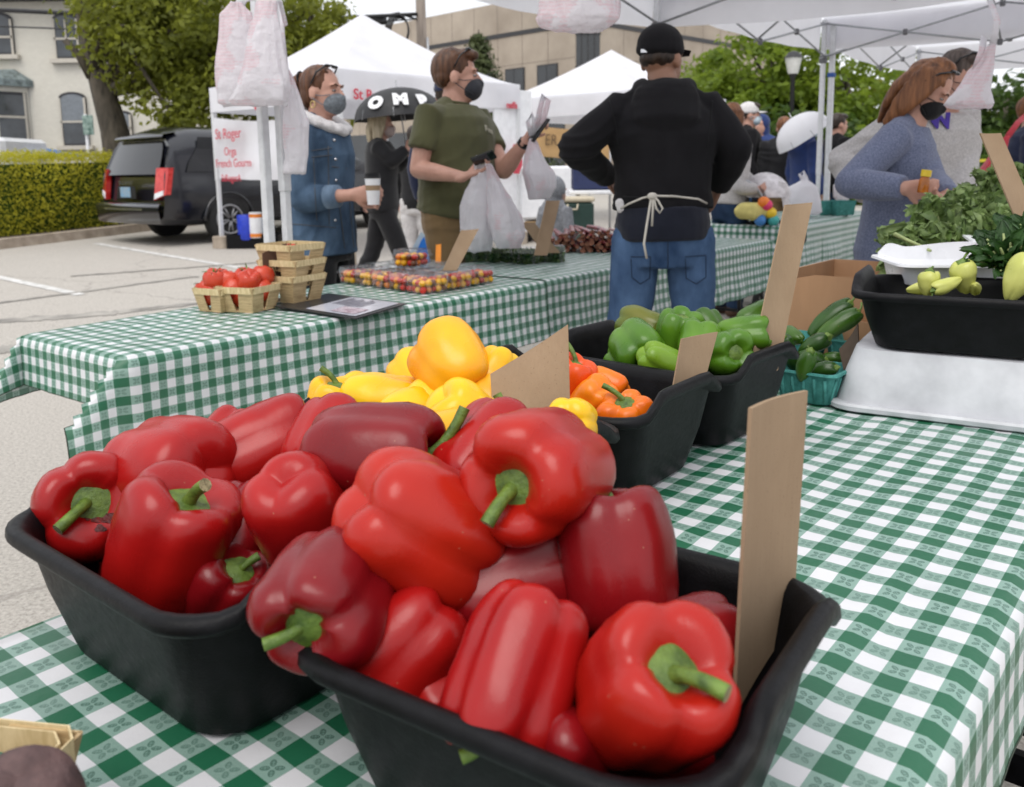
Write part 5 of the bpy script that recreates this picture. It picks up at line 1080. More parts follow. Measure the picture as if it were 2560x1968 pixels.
    MB().loft([[fl(.6, zg, .04), fl(20, zg, .04), fl(20, zg, -.1), fl(.6, zg, -.1)], [fl(.6, 3.4, .04), fl(20, 3.4, .04), fl(20, 3.4, -.1), fl(.6, 3.4, -.1)]]).build('ground_floor_recess', M['darkglass'], o, world=True)
office()
# ------------------------------------------------------------------ utility pole, wires, coil
up = pd(908, 300, 25); upb = Vector((up.x, 25, gz(0, 25))); o = empty('utility_pole', upb, 'grey wooden utility pole beside the white tent peak', 'pole')
tp = pd(895, -60, 25); MB().tube([upb, upb.lerp(tp, .5), tp], [.17, .15, .13], 14).build('shaft', pmat('pole_wood', (.2, .165, .14), .9, .3, 6, c2=(.32, .27, .23), st=(1, 1, .1), bump=.4, bscale=50), o, True, True)
MB().tube([upb + Vector((.17, -.1, 0)), pd(915, 150, 24.85), pd(912, 80, 24.85)], .035, 8).build('conduit', M['grey_steel'], o, True, True)
cw = pmat('cable_black', (.012, .012, .014), .5)
o = empty('cable_coil', pd(850, 65, 24.5), 'loop of black cable hanging left of the utility pole', 'cable')
for k in range(4):
    cx, cy, rx, ry = 847 + 2 * k, 64 + k, 24 - k * 1.5, 34 - k * 2; MB().tube([pd(cx + rx * math.cos(a), cy + ry * math.sin(a), 24.5 + .05 * k) for a in [2 * math.pi * j / 30 for j in range(31)]], .022, 6).build('loop', cw, o, True, True)
def wire(label, pts, r): e = empty('overhead_wire', pts[0], label, 'cable'); MB().tube(pts, r, 6).build('strand', cw, e, True, True)
wire('thick overhead cable crossing the cream house', [pd(-40, 20, 20.5), pd(120, 27, 20.5), pd(290, 31, 20.5), pd(480, 38, 21.5), pd(690, 40, 23), pd(897, 30, 25)], .05)
wire('thin overhead wire below the thick one on the house', [pd(-40, 55, 20.5), pd(120, 61, 20.5), pd(290, 66, 20.5), pd(480, 66, 21.5), pd(700, 56, 23), pd(897, 40, 25)], .018)
wire('short drooping service wire left of the utility pole', [pd(760, 42, 24), pd(800, 38, 24.3), pd(850, 28, 24.6), pd(897, 44, 25)], .03)
sb = empty('splice_box', pd(808, 42, 24.3), 'black cable splice box hung on the wires', 'box'); MB().box(pd(808, 42, 24.3), (.42, .2, .26), 0, .04).build('case', cw, sb, world=True)
# ------------------------------------------------------------------ banner tent
M['redink'] = pmat('red_print', (.55, .05, .08), .6, .1)
L1 = Vector((-4.17, 12.5)); dA = Vector((.718, -.696)); dB = Vector((.696, .718))
tent, TC = popup('white peaked tent with red lettering and a hanging banner', L1, dA, dB, 3.05, 2.42, 3.40, .33, M['tentwhite'], False, legr=.03, scallop=.02, bow=1.3, name='market_tent')
for q, c in enumerate(TC):
    inw = ((TC[0] + TC[2]) / 2 - c).normalized(); p = c + inw * .035; z = gz(p.x, p.y); e = empty('tent_weight', (p.x, p.y, z), 'concrete weight at the tent leg ' + ['beside the crate', 'behind the woman in denim', 'behind the man in olive', 'hidden at the back'][q], 'weight')
    MB().lathe([(.13, 0), (.13, .16), (.12, .17), (.05, .17)], (0, 0, 0), 20).build('block', M['kerb'], e, True, auto=40)
def banner():
    a = TC[0] + Vector((.05, -.05, 0)); b = TC[1] + Vector((-.05, .05, 0)); n_ = Vector((-dB.x, -dB.y, 0)); z0 = gz(0, 12.5); o = empty('banner', (a.x, a.y, z0 + 1.0), 'white banner with red words strung between tent legs', 'banner')
    zt = pd(474, 250, 12.4).z; zb = pd(474, 380, 12.4).z; g = []
    for i in range(13):
        row = []
        for j in range(41):
            s = j / 40; p = a.lerp(b, s); z = zt + (zb - zt) * i / 12 - .11 * math.sin(math.pi * s) * (1 - .7 * i / 12); row.append(Vector((p.x, p.y, z)) + n_ * (.03 * math.sin(s * 9 + i * .4) + .02 * math.sin(s * 23)))
        g.append(row)
    MB().grid(g).build('cloth', M['tentwhite'], o, True, True)
    for body, x, y, sz in (('St Roger', 497, 289, .2), ('Orga', 546, 325, .16), ('French Gourm', 494, 350, .16), ('StRogerA', 525, 380, .135)):
        p = pd(x, y, 12.5); s = (p.to_2d() - a.to_2d()).dot(dA); q = a + Vector((dA.x, dA.y, 0)) * s + n_ * .07; q.z = p.z; text_mesh('lettering', body, sz, face_mat(q, (dA.x, dA.y, 0), (0, 0, 1)), M['redink'], o, .004, .0, 'LEFT')
banner()
def tent_text(body, s, z, size, face=1):
    a = TC[1].lerp(TC[2], s); n_ = Vector((dA.x, dA.y, 0)); q = a + n_ * .045; q.z = z; text_mesh('lettering', body, size, face_mat(q, (dB.x, dB.y, 0), (0, 0, 1)), M['redink'], tent, .004, .004, 'LEFT')
tent_text('St Ro', .06, pd(790, 203, 10.6).z, .17)
tent_text('naffs', .9, pd(1068, 228, 12.6).z, .12)
q = TC[0].lerp(TC[1], .42) + Vector((-dB.x, -dB.y, 0)) * .04; q.z = pd(570, 232, 12).z; MB().prism([(.05 * math.cos(k * .785), .05 * math.sin(k * .785)) for k in range(8)], .004, face_mat(q, (dA.x, dA.y, 0), (0, 0, 1))).build('emblem', M['redink'], tent, world=True)
# red emblem panel under the right side of the tent
q = TC[1].lerp(TC[2], .93); o = empty('display_sign', (q.x, q.y, gz(q.x, q.y)), 'white upright panel with a red mark behind the man in olive', 'sign')
MB().box((q.x + .05, q.y + .1, 1.35), (.75, .04, 2.0), math.atan2(dB.y, dB.x), .005).build('panel', M['tray'], o, world=True)
p = pd(1060, 340, q.y - .1); MB().prism([(.13 * math.cos(k * .785 + .39), .22 * math.sin(k * .785 + .39)) for k in range(8)], .006, face_mat((q.x + .02, q.y - .02, p.z), (dB.x, dB.y, 0), (0, 0, 1)) @ Matrix.Translation((0, 0, .1))).build('mark', M['redink'], o, world=True)
# second tent with brown board
t2o, T2 = popup('white peaked tent left of the seller with a brown sign board', Vector((1.88, 16.5)) - (ud + vd) * 1.53, UU, VV, 3.06, 2.5, 3.40, .33, M['tentwhite'], False, legr=.03, scallop=.02, bow=1.25, name='market_tent')
def board():
    a = pd(1098, 262, 14.4); b = pd(1300, 300, 14.4); o = empty('sign_board', (a.x, 14.4, gz(0, 14.4)), 'brown board with dark hand drawn letters under the second tent', 'sign')
    c0, c1, c2_, c3 = pd(1100, 265, 14.4), pd(1300, 285, 14.4), pd(1300, 345, 14.4), pd(1100, 330, 14.4); MB().loft([[c3, c2_, c1, c0], [q + Vector((0, .03, 0)) for q in (c3, c2_, c1, c0)]]).build('panel', pmat('kraft_board', (.4, .25, .11), .8, .12, 4), o, world=True)
    ink = pmat('brown_ink', (.06, .035, .02), .7)
    for s, x, y, sz in (('T', 1118, 290, .3), ('ER', 1176, 300, .26), ('CH', 1228, 302, .33)): text_mesh('lettering', s, sz, face_mat(pd(x, y, 14.37), (1, 0, -.06), (0, 0, 1)), ink, o, .006, -.004, width=.72)
    for x in (1098, 1302): MB().tube([pd(x, 262, 14.42), Vector((pd(x, 262, 14.42).x, 14.42, gz(0, 14.4)))], .02, 8).build('post', M['grey_steel'], o, True, True)
board()
# ------------------------------------------------------------------ lamp post
lp = pd(1687, 300, 22); lb = Vector((lp.x, 22, gz(0, 22))); o = empty('street_lamp', lb, 'black street lamp with a white tapered lantern', 'street lamp')
zl = pd(1690, 158, 22).z; zh = pd(1690, 124, 22).z; bk_ = M['black_steel']
MB().lathe([(.16, 0), (.16, .3), (.09, .45), (.06, .6), (.055, zl - lb.z - .1), (.09, zl - lb.z - .05), (.09, zl - lb.z)], (0, 0, 0), 16).build('post', bk_, o, True, auto=40)
MB().lathe([(.12, zl - lb.z), (.2, zh - lb.z - .02), (.2, zh - lb.z)], (0, 0, 0), 16).build('lantern', pmat('frosted_lantern', (.6, .6, .58), .4), o, True, auto=40)
MB().lathe([(.23, zh - lb.z + .003), (.14, zh - lb.z + .12), (.03, zh - lb.z + .17)], (0, 0, 0), 16).build('cap', bk_, o, True, auto=40)
# ------------------------------------------------------------------ rail fence at right
o = empty('rail_fence', pd(2060, 400, 13), 'white rail with a small sign under the trees at right', 'fence')
for y in (375,): MB().tube([pd(1940, y + 4, 13.5), pd(2260, y - 2, 12.5)], .035, 8).build('rail', M['tray'], o, True, True)
for x in (1960, 2080, 2200):
    q = pd(x, 375, 13); MB().box((q.x, q.y, (q.z + gz(0, 13)) / 2), (.07, .07, q.z - gz(0, 13) + .1)).build('post', M['tray'], o, world=True)
MB().box(pd(2043, 354, 12.8), (.18, .02, .1)).build('plate', M['tray'], o, world=True)
o = empty('yellow_tape', pd(2060, 341, 13), 'yellow caution tape strung above the white rail', 'tape'); MB().grid([[pd(1990 + 20 * k, 339 + (k % 2), 13) for k in range(12)], [pd(1990 + 20 * k, 345 + (k % 2), 13) for k in range(12)]]).build('strip', pmat('yellow_tape', (.5, .42, .02), .6), o, world=True)
# ------------------------------------------------------------------ minivan
M['vanpaint'] = pmat('black_car_paint', (.008, .009, .014), .22, .1, 3, coat=.8, rvar=.05); M['tint'] = pmat('tinted_glass', (.012, .013, .015), .05, .2, 2, spec=.7, rvar=.02); M['rubber'] = pmat('tyre_rubber', (.018, .018, .018), .85, .2, 20); M['alloy'] = pmat('alloy_rim', (.42, .42, .44), .35, .1, 20, metal=.8); M['tail'] = pmat('tail_lamp', (.55, .012, .012), .15, .2, 12, c2=(.65, .05, .04), coat=.6); M['chrome'] = pmat('chrome_trim', (.6, .6, .62), .2, .05, metal=.9)
def van():
    rw = gp(489, 516); psi = R(41); f = Vector((math.sin(psi), math.cos(psi), 0)); lf = Vector((-math.cos(psi), math.sin(psi), 0)); z0 = gz(rw.x, rw.y)
    org = rw - f * 1.08 + lf * .93; o = empty('minivan', (org.x, org.y, z0), 'black minivan parked by the hedge with red tail lamps', 'van'); o.rotation_euler = (0, 0, math.atan2(f.y, f.x))
    def ring(x0, w, zb, zt, lean, narrow=1.):
        pts = [(0, zb), (.80 * w, zb), (.95 * w, zb + .08), (w, zb + .28), (w, .78), (.99 * w, 1.02), (.955 * w, 1.2), (.9 * w, 1.42 if zt > 1.5 else min(1.3, zt - .12)), (.81 * w, zt - .15), (.69 * w, zt - .05), (.4 * w, zt - .005), (0, zt + .012)]
        full = [(y, z) for y, z in pts] + [(-y, z) for y, z in pts[-2:0:-1]]
        return [Vector((x0 + lean * max(0, z - .95) + .12 * (1 - math.cos(min(1, abs(y) / .99) * 1.2)) * (1 if x0 < .3 else 0), y, z)) for y, z in full]
    S_ = [(.03, .90, .40, 1.56, .42), (.0, .965, .34, 1.63, .42), (.09, .985, .30, 1.67, .40), (.5, .995, .28, 1.735, .16), (1.1, 1.0, .27, 1.75, 0), (2.4, 1.0, .27, 1.75, 0), (3.1, 1.0, .27, 1.70, 0), (3.75, .99, .28, 1.35, 0), (4.2, .97, .3, 1.12, 0), (4.8, .93, .32, 1.0, 0), (5.08, .82, .4, .86, 0)]
    b = MB(); b.loft([ring(*s) for s in S_]); b.build('body', M['vanpaint'], o, True, auto=38)
    def panel(name, P, m, th=.012, par=o):
        P = [Vector(p) for p in P]; n_ = (P[1] - P[0]).cross(P[2] - P[0]).normalized(); return MB().loft([[p - n_ * th for p in P], [p + n_ * th for p in P]]).build(name, m, par)
    rx = lambda z: .02 + .42 * max(0, z - .95)
    # rear glass, hatch plate, bumper
    g = MB(); g.grid([[Vector((rx(z) - .02 + .12 * (1 - math.cos(abs(y) / .99 * 1.2)), y, z)) for y in [yy * k / 8 for k in range(-8, 9)]] for z, yy in ((1.03, .80), (1.1, .80), (1.25, .765), (1.4, .72), (1.48, .67), (1.52, .57))]); g.build('rear_window', M['tint'], o, True)
    sp = MB(); sp.grid([[Vector((rx(z) - e + .12 * (1 - math.cos(abs(y) / .99 * 1.2)), y, z)) for y in [.74 * k / 8 for k in range(-8, 9)]] for z, e in ((1.55, .02), (1.545, .1), (1.6, .1), (1.64, -.1))]); sp.build('roof_spoiler', M['vanpaint'], o, True)
    bp = MB(); bp.grid([[Vector((-e + .12 * (1 - math.cos(abs(y) / .99 * 1.2)), y, z)) for y in [.985 * k / 10 for k in range(-10, 11)]] for z, e in ((.31, .02), (.33, .09), (.5, .115), (.56, .12), (.6, .1), (.62, .01))]); bp.build('rear_bumper', M['vanpaint'], o, True)
    ch = MB(); ch.grid([[Vector((-.122 + .12 * (1 - math.cos(abs(y) / .99 * 1.2)), y, z)) for y in [.6 * k / 8 for k in range(-8, 9)]] for z in (.515, .545)]); ch.build('bumper_trim', M['chrome'], o, True)
    panel('plate_recess', [(-.012, .30, .68), (-.012, -.30, .68), (-.006, -.26, .86), (-.006, .26, .86)], M['black_steel'], .006)
    lpl = panel('licence_plate', [(-.026, .155, .70), (-.026, -.155, .70), (-.026, -.155, .85), (-.026, .155, .85)], pmat('plate_white', (.5, .55, .6), .4, .3, 25, c2=(.15, .35, .55)), .004)
    text_mesh('badge', 'DODGE', .085, face_mat((-.012, 0, .91), (0, -1, 0), (0, 0, 1)), M['chrome'], o, .006, .002, space=1.7, world=False)
    for s in (-1, 1):
        P = [(.035, s * .765, .66), (.10, s * .992, .74), (.17, s * .995, 1.12), (.10, s * .775, 1.12)]
        tl = MB(); tl.loft([[Vector((x - .02, y + s * .006, z)) for x, y, z in P], [Vector((x + .06, y + s * .004, z)) for x, y, z in P]]); t = tl.build('tail_lamp', M['tail'], o)
        MB().loft([[Vector((x - .024, y + s * .008, z)) for x, y, z in ((.035, s * .775, .675), (.085, s * .95, .735), (.09, s * .95, .80), (.045, s * .78, .755))], [Vector((x, y, z)) for x, y, z in ((.035, s * .775, .675), (.085, s * .95, .735), (.09, s * .95, .80), (.045, s * .78, .755))]]).build('reverse_lens', M['tray'], t)
        # side windows
        for x0, x1, x2, x3 in ((.42, 1.45, 1.45, .66), (1.53, 2.5, 2.5, 1.53), (2.58, 3.65, 3.15, 2.58)):
            w_ = MB(); w_.grid([[Vector((x0 + (x1 - x0) * k / 4, s * 1.0, 1.06)) for k in range(5)], [Vector((x0 + .06 + (x1 - x0 - .06) * k / 4, s * .972, 1.2)) for k in range(5)], [Vector((x3 + (x2 - x3) * k / 4, s * .912, 1.43)) for k in range(5)], [Vector((x3 + .04 + (x2 - x3 - .04) * k / 4, s * .868, 1.57)) for k in range(5)]]); w_.build('side_window', M['tint'], o, True)
        for x in (1.08, 4.13):
            wl = empty('w', (0, 0, 0), None, None); bpy.data.objects.remove(wl)
            ar = MB(); ar.tube([Vector((x + .41 * math.cos(a), s * 1.0, .34 + .41 * math.sin(a))) for a in [math.pi * k / 14 for k in range(15)]], .022, 6); ar.build('wheel_arch', M['vanpaint'], o, True)
            ty = MB(); pr = [(.20, -.10), (.30, -.11), (.335, -.09), (.345, 0), (.335, .09), (.30, .11), (.20, .10)]
            rr = [[Vector((x + r * math.cos(a), s * .90 + t, .345 + r * math.sin(a))) for a in [2 * math.pi * k / 32 for k in range(32)]] for r, t in pr]; ty.loft(rr, True); tyo = ty.build('wheel', M['rubber'], o, True, auto=40)
            rm = MB()
            for k in range(10):
                a = 2 * math.pi * k / 10 + (.12 if k % 2 else -.12); c, d = math.cos(a), math.sin(a); rm.tube([Vector((x + .03 * c, s * 1.015, .345 + .03 * d)), Vector((x + .215 * c, s * .985, .345 + .215 * d))], [(.022, .012), (.018, .012)], 6, side=(0, 1, 0))
            rm.build('rim_spokes', M['alloy'], tyo, True); rg_ = MB(); rg_.tube([Vector((x + .215 * math.cos(a), s * 1.0, .345 + .215 * math.sin(a))) for a in [2 * math.pi * k / 28 for k in range(29)]], .018, 6); rg_.build('rim_ring', M['alloy'], tyo, True)
    return o
van()
# ------------------------------------------------------------------ crate with cleaning things
cr = gp(540, 531); cz = gz(cr.x, cr.y); o = empty('black_crate', (cr.x, cr.y, cz), 'black plastic crate on the asphalt by the tent leg', 'crate'); W_ = px2m(112, cr.y); 
for sx, sy, lx, ly in ((0, -1, W_, .02), (0, 1, W_, .02), (-1, 0, .02, .32), (1, 0, .02, .32)): MB().box((cr.x + sx * (W_ / 2 - .01), cr.y + .17 + sy * .16, cz + .1), (lx, ly, .2)).build('side', M['black_plastic'], o, world=True)
MB().box((cr.x, cr.y + .17, cz + .012), (W_ - .04, .3, .02)).build('bottom', M['black_plastic'], o, world=True)
def jar(name, label, x0, x1, y0, y1, Y, m, cat, neck=True, lidm=None, band=None):
    a = pd(x0, y1, Y); b = pd(x1, y0, Y); r = (b.x - a.x) / 2; h = b.z - a.z; e = empty(name, ((a.x + b.x) / 2, Y, a.z), label, cat)
    MB().lathe([(r * .9, 0), (r, .02), (r, h * (.72 if neck else .96)), (r * .5 if neck else r * .95, h * (.88 if neck else 1))], (0, 0, 0), 20).build('body', m, e, True, auto=40)
    if neck: MB().lathe([(r * .35, h * .86), (r * .35, h)], (0, 0, 0), 12).build('cap', lidm or M['tray'], e, True, auto=40)
    if band:
        for z in band: MB().lathe([(r * 1.01, h * z), (r * 1.01, h * (z + .14))], (0, 0, 0), 20, False).build('label_band', pmat('orange_label', (.7, .2, .02), .5), e, True)
Yc = cr.y + .12
jar('blue_jug', 'squat blue plastic jug in the black crate', 509, 548, 458, 512, Yc, pmat('blue_plastic', (.02, .05, .5), .3), 'jug', False)
jar('wipes_canister', 'white canister with orange bands in the black crate', 534, 558, 453, 508, Yc - .08, M['tray'], 'canister', False, band=(.04, .8))
jar('spray_bottle', 'clear bottle with a nozzle at the right of the crate', 556, 574, 450, 508, Yc, pmat('cloudy_plastic', (.3, .36, .45), .3), 'bottle')
# ------------------------------------------------------------------ white trailer, back table and cooler
a = pd(1238, 470, 12.6); tl_ = empty('white_trailer', (pd(1160, 470, 12.6).x, 12.6, gz(0, 12.6)), 'white box trailer behind the man in olive', 'trailer')
xa, xb = pd(1085, 400, 12.6).x, pd(1236, 400, 12.6).x; zb = pd(1150, 468, 12.6).z; zt = pd(1150, 355, 12.6).z
MB().box(((xa + xb) / 2, 13.2, (zb + zt) / 2), (xb - xa, 1.2, zt - zb), 0, .03).build('body', M['tray'], tl_, world=True)
MB().box(((xa + xb) / 2, 13.2, zb - .06), (xb - xa, 1.1, .06)).build('deck', pmat('deck_wood', (.4, .27, .14), .8), tl_, world=True)
MB().box((pd(1170, 448, 12.6).x, 12.585, pd(1170, 450, 12.6).z), (.09, .02, .12)).build('vent', M['black_steel'], tl_, world=True)
for x in (xa + .25, xb - .25): MB().tube([(x, 12.75, gz(0, 12.7) + .12), (x, 12.9, gz(0, 12.7) + .12)], .12, 16).build('wheel', M['rubber'], tl_, True, True)
wb = empty('white_cabinet', (pd(1110, 400, 14).x, 14.2, gz(0, 14)), 'rounded white cabinet behind the trailer', 'cabinet'); zt = pd(1110, 300, 14).z
MB().box((pd(1108, 400, 14).x, 14.3, (zt + gz(0, 14)) / 2), (px2m(50, 14), .5, zt - gz(0, 14)), 0, .08).build('body', M['tray'], wb, world=True)
bt2 = empty('back_folding_table', (pd(1280, 412, 10.8).x, 10.8, gz(0, 10.8)), 'white folding table with wares behind the child', 'table')
zt = pd(1260, 411, 10.8).z; xa, xb = pd(1215, 411, 10.8).x, pd(1345, 411, 10.8).x
MB().box(((xa + xb) / 2, 11.1, zt), (xb - xa, .6, .05), 0, .01).build('tabletop', M['tray'], bt2, world=True)
for x in (xa + .12, xb - .12):
    MB().tube([(x, 10.9, zt), (x + .12, 10.9, gz(0, 10.9))], .014, 8).build('leg', M['grey_steel'], bt2, True, True); MB().tube([(x, 11.3, zt), (x + .12, 11.3, gz(0, 11.3))], .014, 8).build('leg', M['grey_steel'], bt2, True, True)
nb = empty('navy_box', ((xa + xb) / 2, 11.05, zt + .03), 'navy blue bin on the white folding table', 'box'); MB().box(((xa + xb) / 2, 11.1, zt + .03 + .15), (px2m(110, 10.8), .4, .3), 0, .02).build('body', pmat('navy_fabric', (.02, .03, .09), .8), nb, world=True)
ck = empty('cooler', (pd(1232, 470, 10.4).x, 10.4, gz(0, 10.4)), 'dark green cooler with a beige lid under the table', 'cooler'); xa, xb = pd(1196, 450, 10.4).x, pd(1268, 450, 10.4).x; zb = gz(0, 10.4) + .003; zt = pd(1230, 420, 10.4).z
MB().box(((xa + xb) / 2, 10.62, (zb + zt - .07) / 2), (xb - xa, .42, zt - .07 - zb), 0, .025).build('body', pmat('green_cooler', (.01, .035, .028), .5), ck, world=True)
MB().box(((xa + xb) / 2, 10.62, zt - .033), (xb - xa + .02, .44, .062), 0, .02).build('lid', pmat('beige_lid', (.5, .44, .33), .5), ck, world=True)
MB().tube([pd(1211, 436, 10.38), pd(1212, 447, 10.36), pd(1231, 447, 10.36), pd(1233, 436, 10.38)], .012, 8).build('handle', bpy.data.materials['beige_lid'], ck, True, True)
# ------------------------------------------------------------------ plastic bags
def bag_mat(name, pr):
    m, t, b = nodes(name); v = coords(t, 'Object'); n = tex(t, 'Noise', 9, v, Detail=5); base = mixc(t, n.outputs['Fac'], (.74, .74, .77), (.88, .87, .9))
    if pr:
        sp = t.nodes.new('ShaderNodeSeparateXYZ'); t.links.new(v, sp.inputs[0]); ln = tex(t, 'Wave', 26, v, wave_type='BANDS', bands_direction='Z', Distortion=3.0, Detail=3); vo = tex(t, 'Noise', 130, v, Detail=2); area = tex(t, 'Noise', 7., v, Detail=2)
        ink = mth(t, 'MULTIPLY', mth(t, 'GREATER_THAN', ln.outputs['Fac'], .55), mth(t, 'GREATER_THAN', vo.outputs['Fac'], .45)); ink = mth(t, 'MULTIPLY', ink, mth(t, 'GREATER_THAN', area.outputs['Fac'], .5)); base = mixc(t, mth(t, 'MULTIPLY', ink, .3 * pr), base, (.75, .16, .2)); blush = mth(t, 'MULTIPLY', mth(t, 'GREATER_THAN', area.outputs['Fac'], .53), .22 * pr); base = mixc(t, blush, base, (.75, .3, .33))
    t.links.new(base, b.inputs['Base Color']); b.inputs['Roughness'].default_value = .35
    bn = tex(t, 'Noise', 34, v, Detail=6); bp = t.nodes.new('ShaderNodeBump'); bp.inputs['Strength'].default_value = .9; bp.inputs['Distance'].default_value = .012; t.links.new(bn.outputs['Fac'], bp.inputs['Height']); t.links.new(bp.outputs[0], b.inputs['Normal'])
    return thin(m, .5, (.9, .87, .9))
M['bag'] = bag_mat('printed_bag_film', 1.); M['bagplain'] = bag_mat('plain_bag_film', 0)
def loftbag(name, label, secs, mat, handles=(), cat='bag', wr=.008, seed=0, side=(1, 0, 0), n=40, group=None):
    """secs: list of (centre, half width, half depth, fold count amplitude) from top to bottom in the place"""
    o = empty(name, secs[0][0], label, cat, group); mb = MB(); sd = Vector(side).normalized(); rings = []
    # refine
    fine = []
    for (a, b) in zip(secs[:-1], secs[1:]):
        for k in range(5): t = k / 5; fine.append((Vector(a[0]).lerp(Vector(b[0]), t), a[1] + (b[1] - a[1]) * t, a[2] + (b[2] - a[2]) * t, a[3] + (b[3] - a[3]) * t))
    fine.append((Vector(secs[-1][0]), *secs[-1][1:]))
    for i, (c, hw, hd, am) in enumerate(fine):
        fw_ = sd.cross(Vector((0, 0, 1))).normalized(); ring = []
        for k in range(n):
            th = 2 * math.pi * k / n; x = math.copysign(abs(math.cos(th)) ** .8, math.cos(th)); y = math.copysign(abs(math.sin(th)) ** .8, math.sin(th)); rp_ = 1 + am * noise.noise(Vector((math.cos(th) * 2.2, math.sin(th) * 2.2, i * .12 + seed * 5)))
            p = c + sd * (hw * x * rp_) + fw_ * (hd * y * rp_) + Vector((0, 0, wr * noise.noise(Vector((th * 2, i * .5, seed)))))
            p += (sd * math.cos(th) + fw_ * math.sin(th)) * wr * noise.noise(Vector((th * 3.5, i * .22, seed + 3))); ring.append(p)
        rings.append(ring)
    mb.loft(rings, True); mb.build('film', mat, o, True, True)
    for pts, wd in handles: MB().tube(pts, [(wd, .004)] * len(pts), 8, side=side).build('handle', mat, o, True, True)
    return o
# the cluster on the left canopy leg
Yb = 3.48; pb = lambda x, y, Y=Yb: pd(x, y, Y); m_ = lambda q: px2m(q, Yb)
loftbag('grocery_bag', 'bundle of printed bags at left of the canopy leg cluster', [(pb(505, 5), m_(10), .012, .2), (pb(502, 30), m_(30), .02, .25), (pb(507, 110), m_(38), .028, .2), (pb(508, 190), m_(42), .035, .2), (pb(512, 220), m_(42), .03, .25), (pb(512, 226), m_(34), .012, .1)], M['bag'], [([pb(500, 30), pb(520, -5), pb(560, -15)], .02)], seed=1)
loftbag('grocery_bag', 'bundle of printed bags in front on the canopy leg, open mouth facing', [(pb(570, 0, 3.40), m_(20), .014, .2), (pb(566, 40, 3.40), m_(24), .03, .3), (pb(562, 110, 3.39), m_(38), .045, .3), (pb(560, 180, 3.38), m_(52), .05, .25), (pb(558, 215, 3.38), m_(58), .045, .25), (pb(560, 226, 3.38), m_(48), .02, .1)], M['bag'], [([pb(560, 40, 3.40), pb(575, 0, 3.42), pb(598, 5, 3.44), pb(610, 55, 3.42)], .012)], seed=2)
loftbag('grocery_bag', 'long limp bag hanging at right of the canopy leg', [(pb(612, 150, 3.52), m_(6), .008, .2), (pb(622, 205, 3.52), m_(16), .018, .25), (pb(632, 260, 3.52), m_(26), .028, .2), (pb(632, 330, 3.52), m_(26), .026, .2), (pb(628, 372, 3.52), m_(23), .016, .15)], M['bag'], [([pb(612, 152, 3.52), pb(604, 80, 3.52), pb(598, 10, 3.52)], .008)], seed=3)
loftbag('grocery_bag', 'bag hanging from the canopy bar at top centre', [(pd(1240, -40, 2.9), .02, .02, .3), (pd(1238, 0, 2.9), px2m(80, 2.9), .035, .25), (pd(1235, 40, 2.9), px2m(82, 2.9), .045, .25), (pd(1228, 62, 2.9), px2m(60, 2.9), .03, .3), (pd(1250, 70, 2.9), px2m(25, 2.9), .01, .1)], M['bag'], seed=4)
loftbag('grocery_bag', 'bag hanging from the canopy bar beside the couple', [(pd(2118, 95, 3.0), .01, .008, .2), (pd(2105, 130, 3.0), px2m(14, 3), .014, .3), (pd(2075, 190, 3.0), px2m(34, 3), .03, .25), (pd(2065, 222, 3.0), px2m(46, 3), .03, .25), (pd(2070, 232, 3.0), px2m(38, 3), .015, .1)], M['bag'], [([pd(2118, 98, 3.), pd(2128, 45, 3.0), pd(2112, 0, 3.1)], .012), ([pd(2080, 150, 3.), pd(2095, 110, 3.), pd(2100, 80, 3.05)], .012)], seed=5)
loftbag('grocery_bag', 'tied white bag standing on the back table', [(pd(1716, 372, 7.6), .01, .01, .3), (pd(1716, 385, 7.6), .03, .03, .3), (pd(1715, 400, 7.6), px2m(28, 7.6), .09, .2), (pd(1713, 430, 7.6), px2m(35, 7.6), .12, .15), (pd(1714, 452, 7.6), px2m(36, 7.6), .12, .1), (pd(1714, 458, 7.6), px2m(30, 7.6), .1, .1)], M['bagplain'], [([pd(1712, 385, 7.6), pd(1706, 372, 7.6), pd(1714, 366, 7.6), pd(1722, 380, 7.6)], .012)], seed=6)
for q, (x, w_) in enumerate([(1762, 22), (1792, 44)]):
    p = pd(x, 449, 7.9); pulp_basket('teal pulp basket on the back table, ' + ['small left one', 'right one with berries'][q], (p.x, p.y, .795), .3, px2m(w_ * 1.1, 7.9), .13)
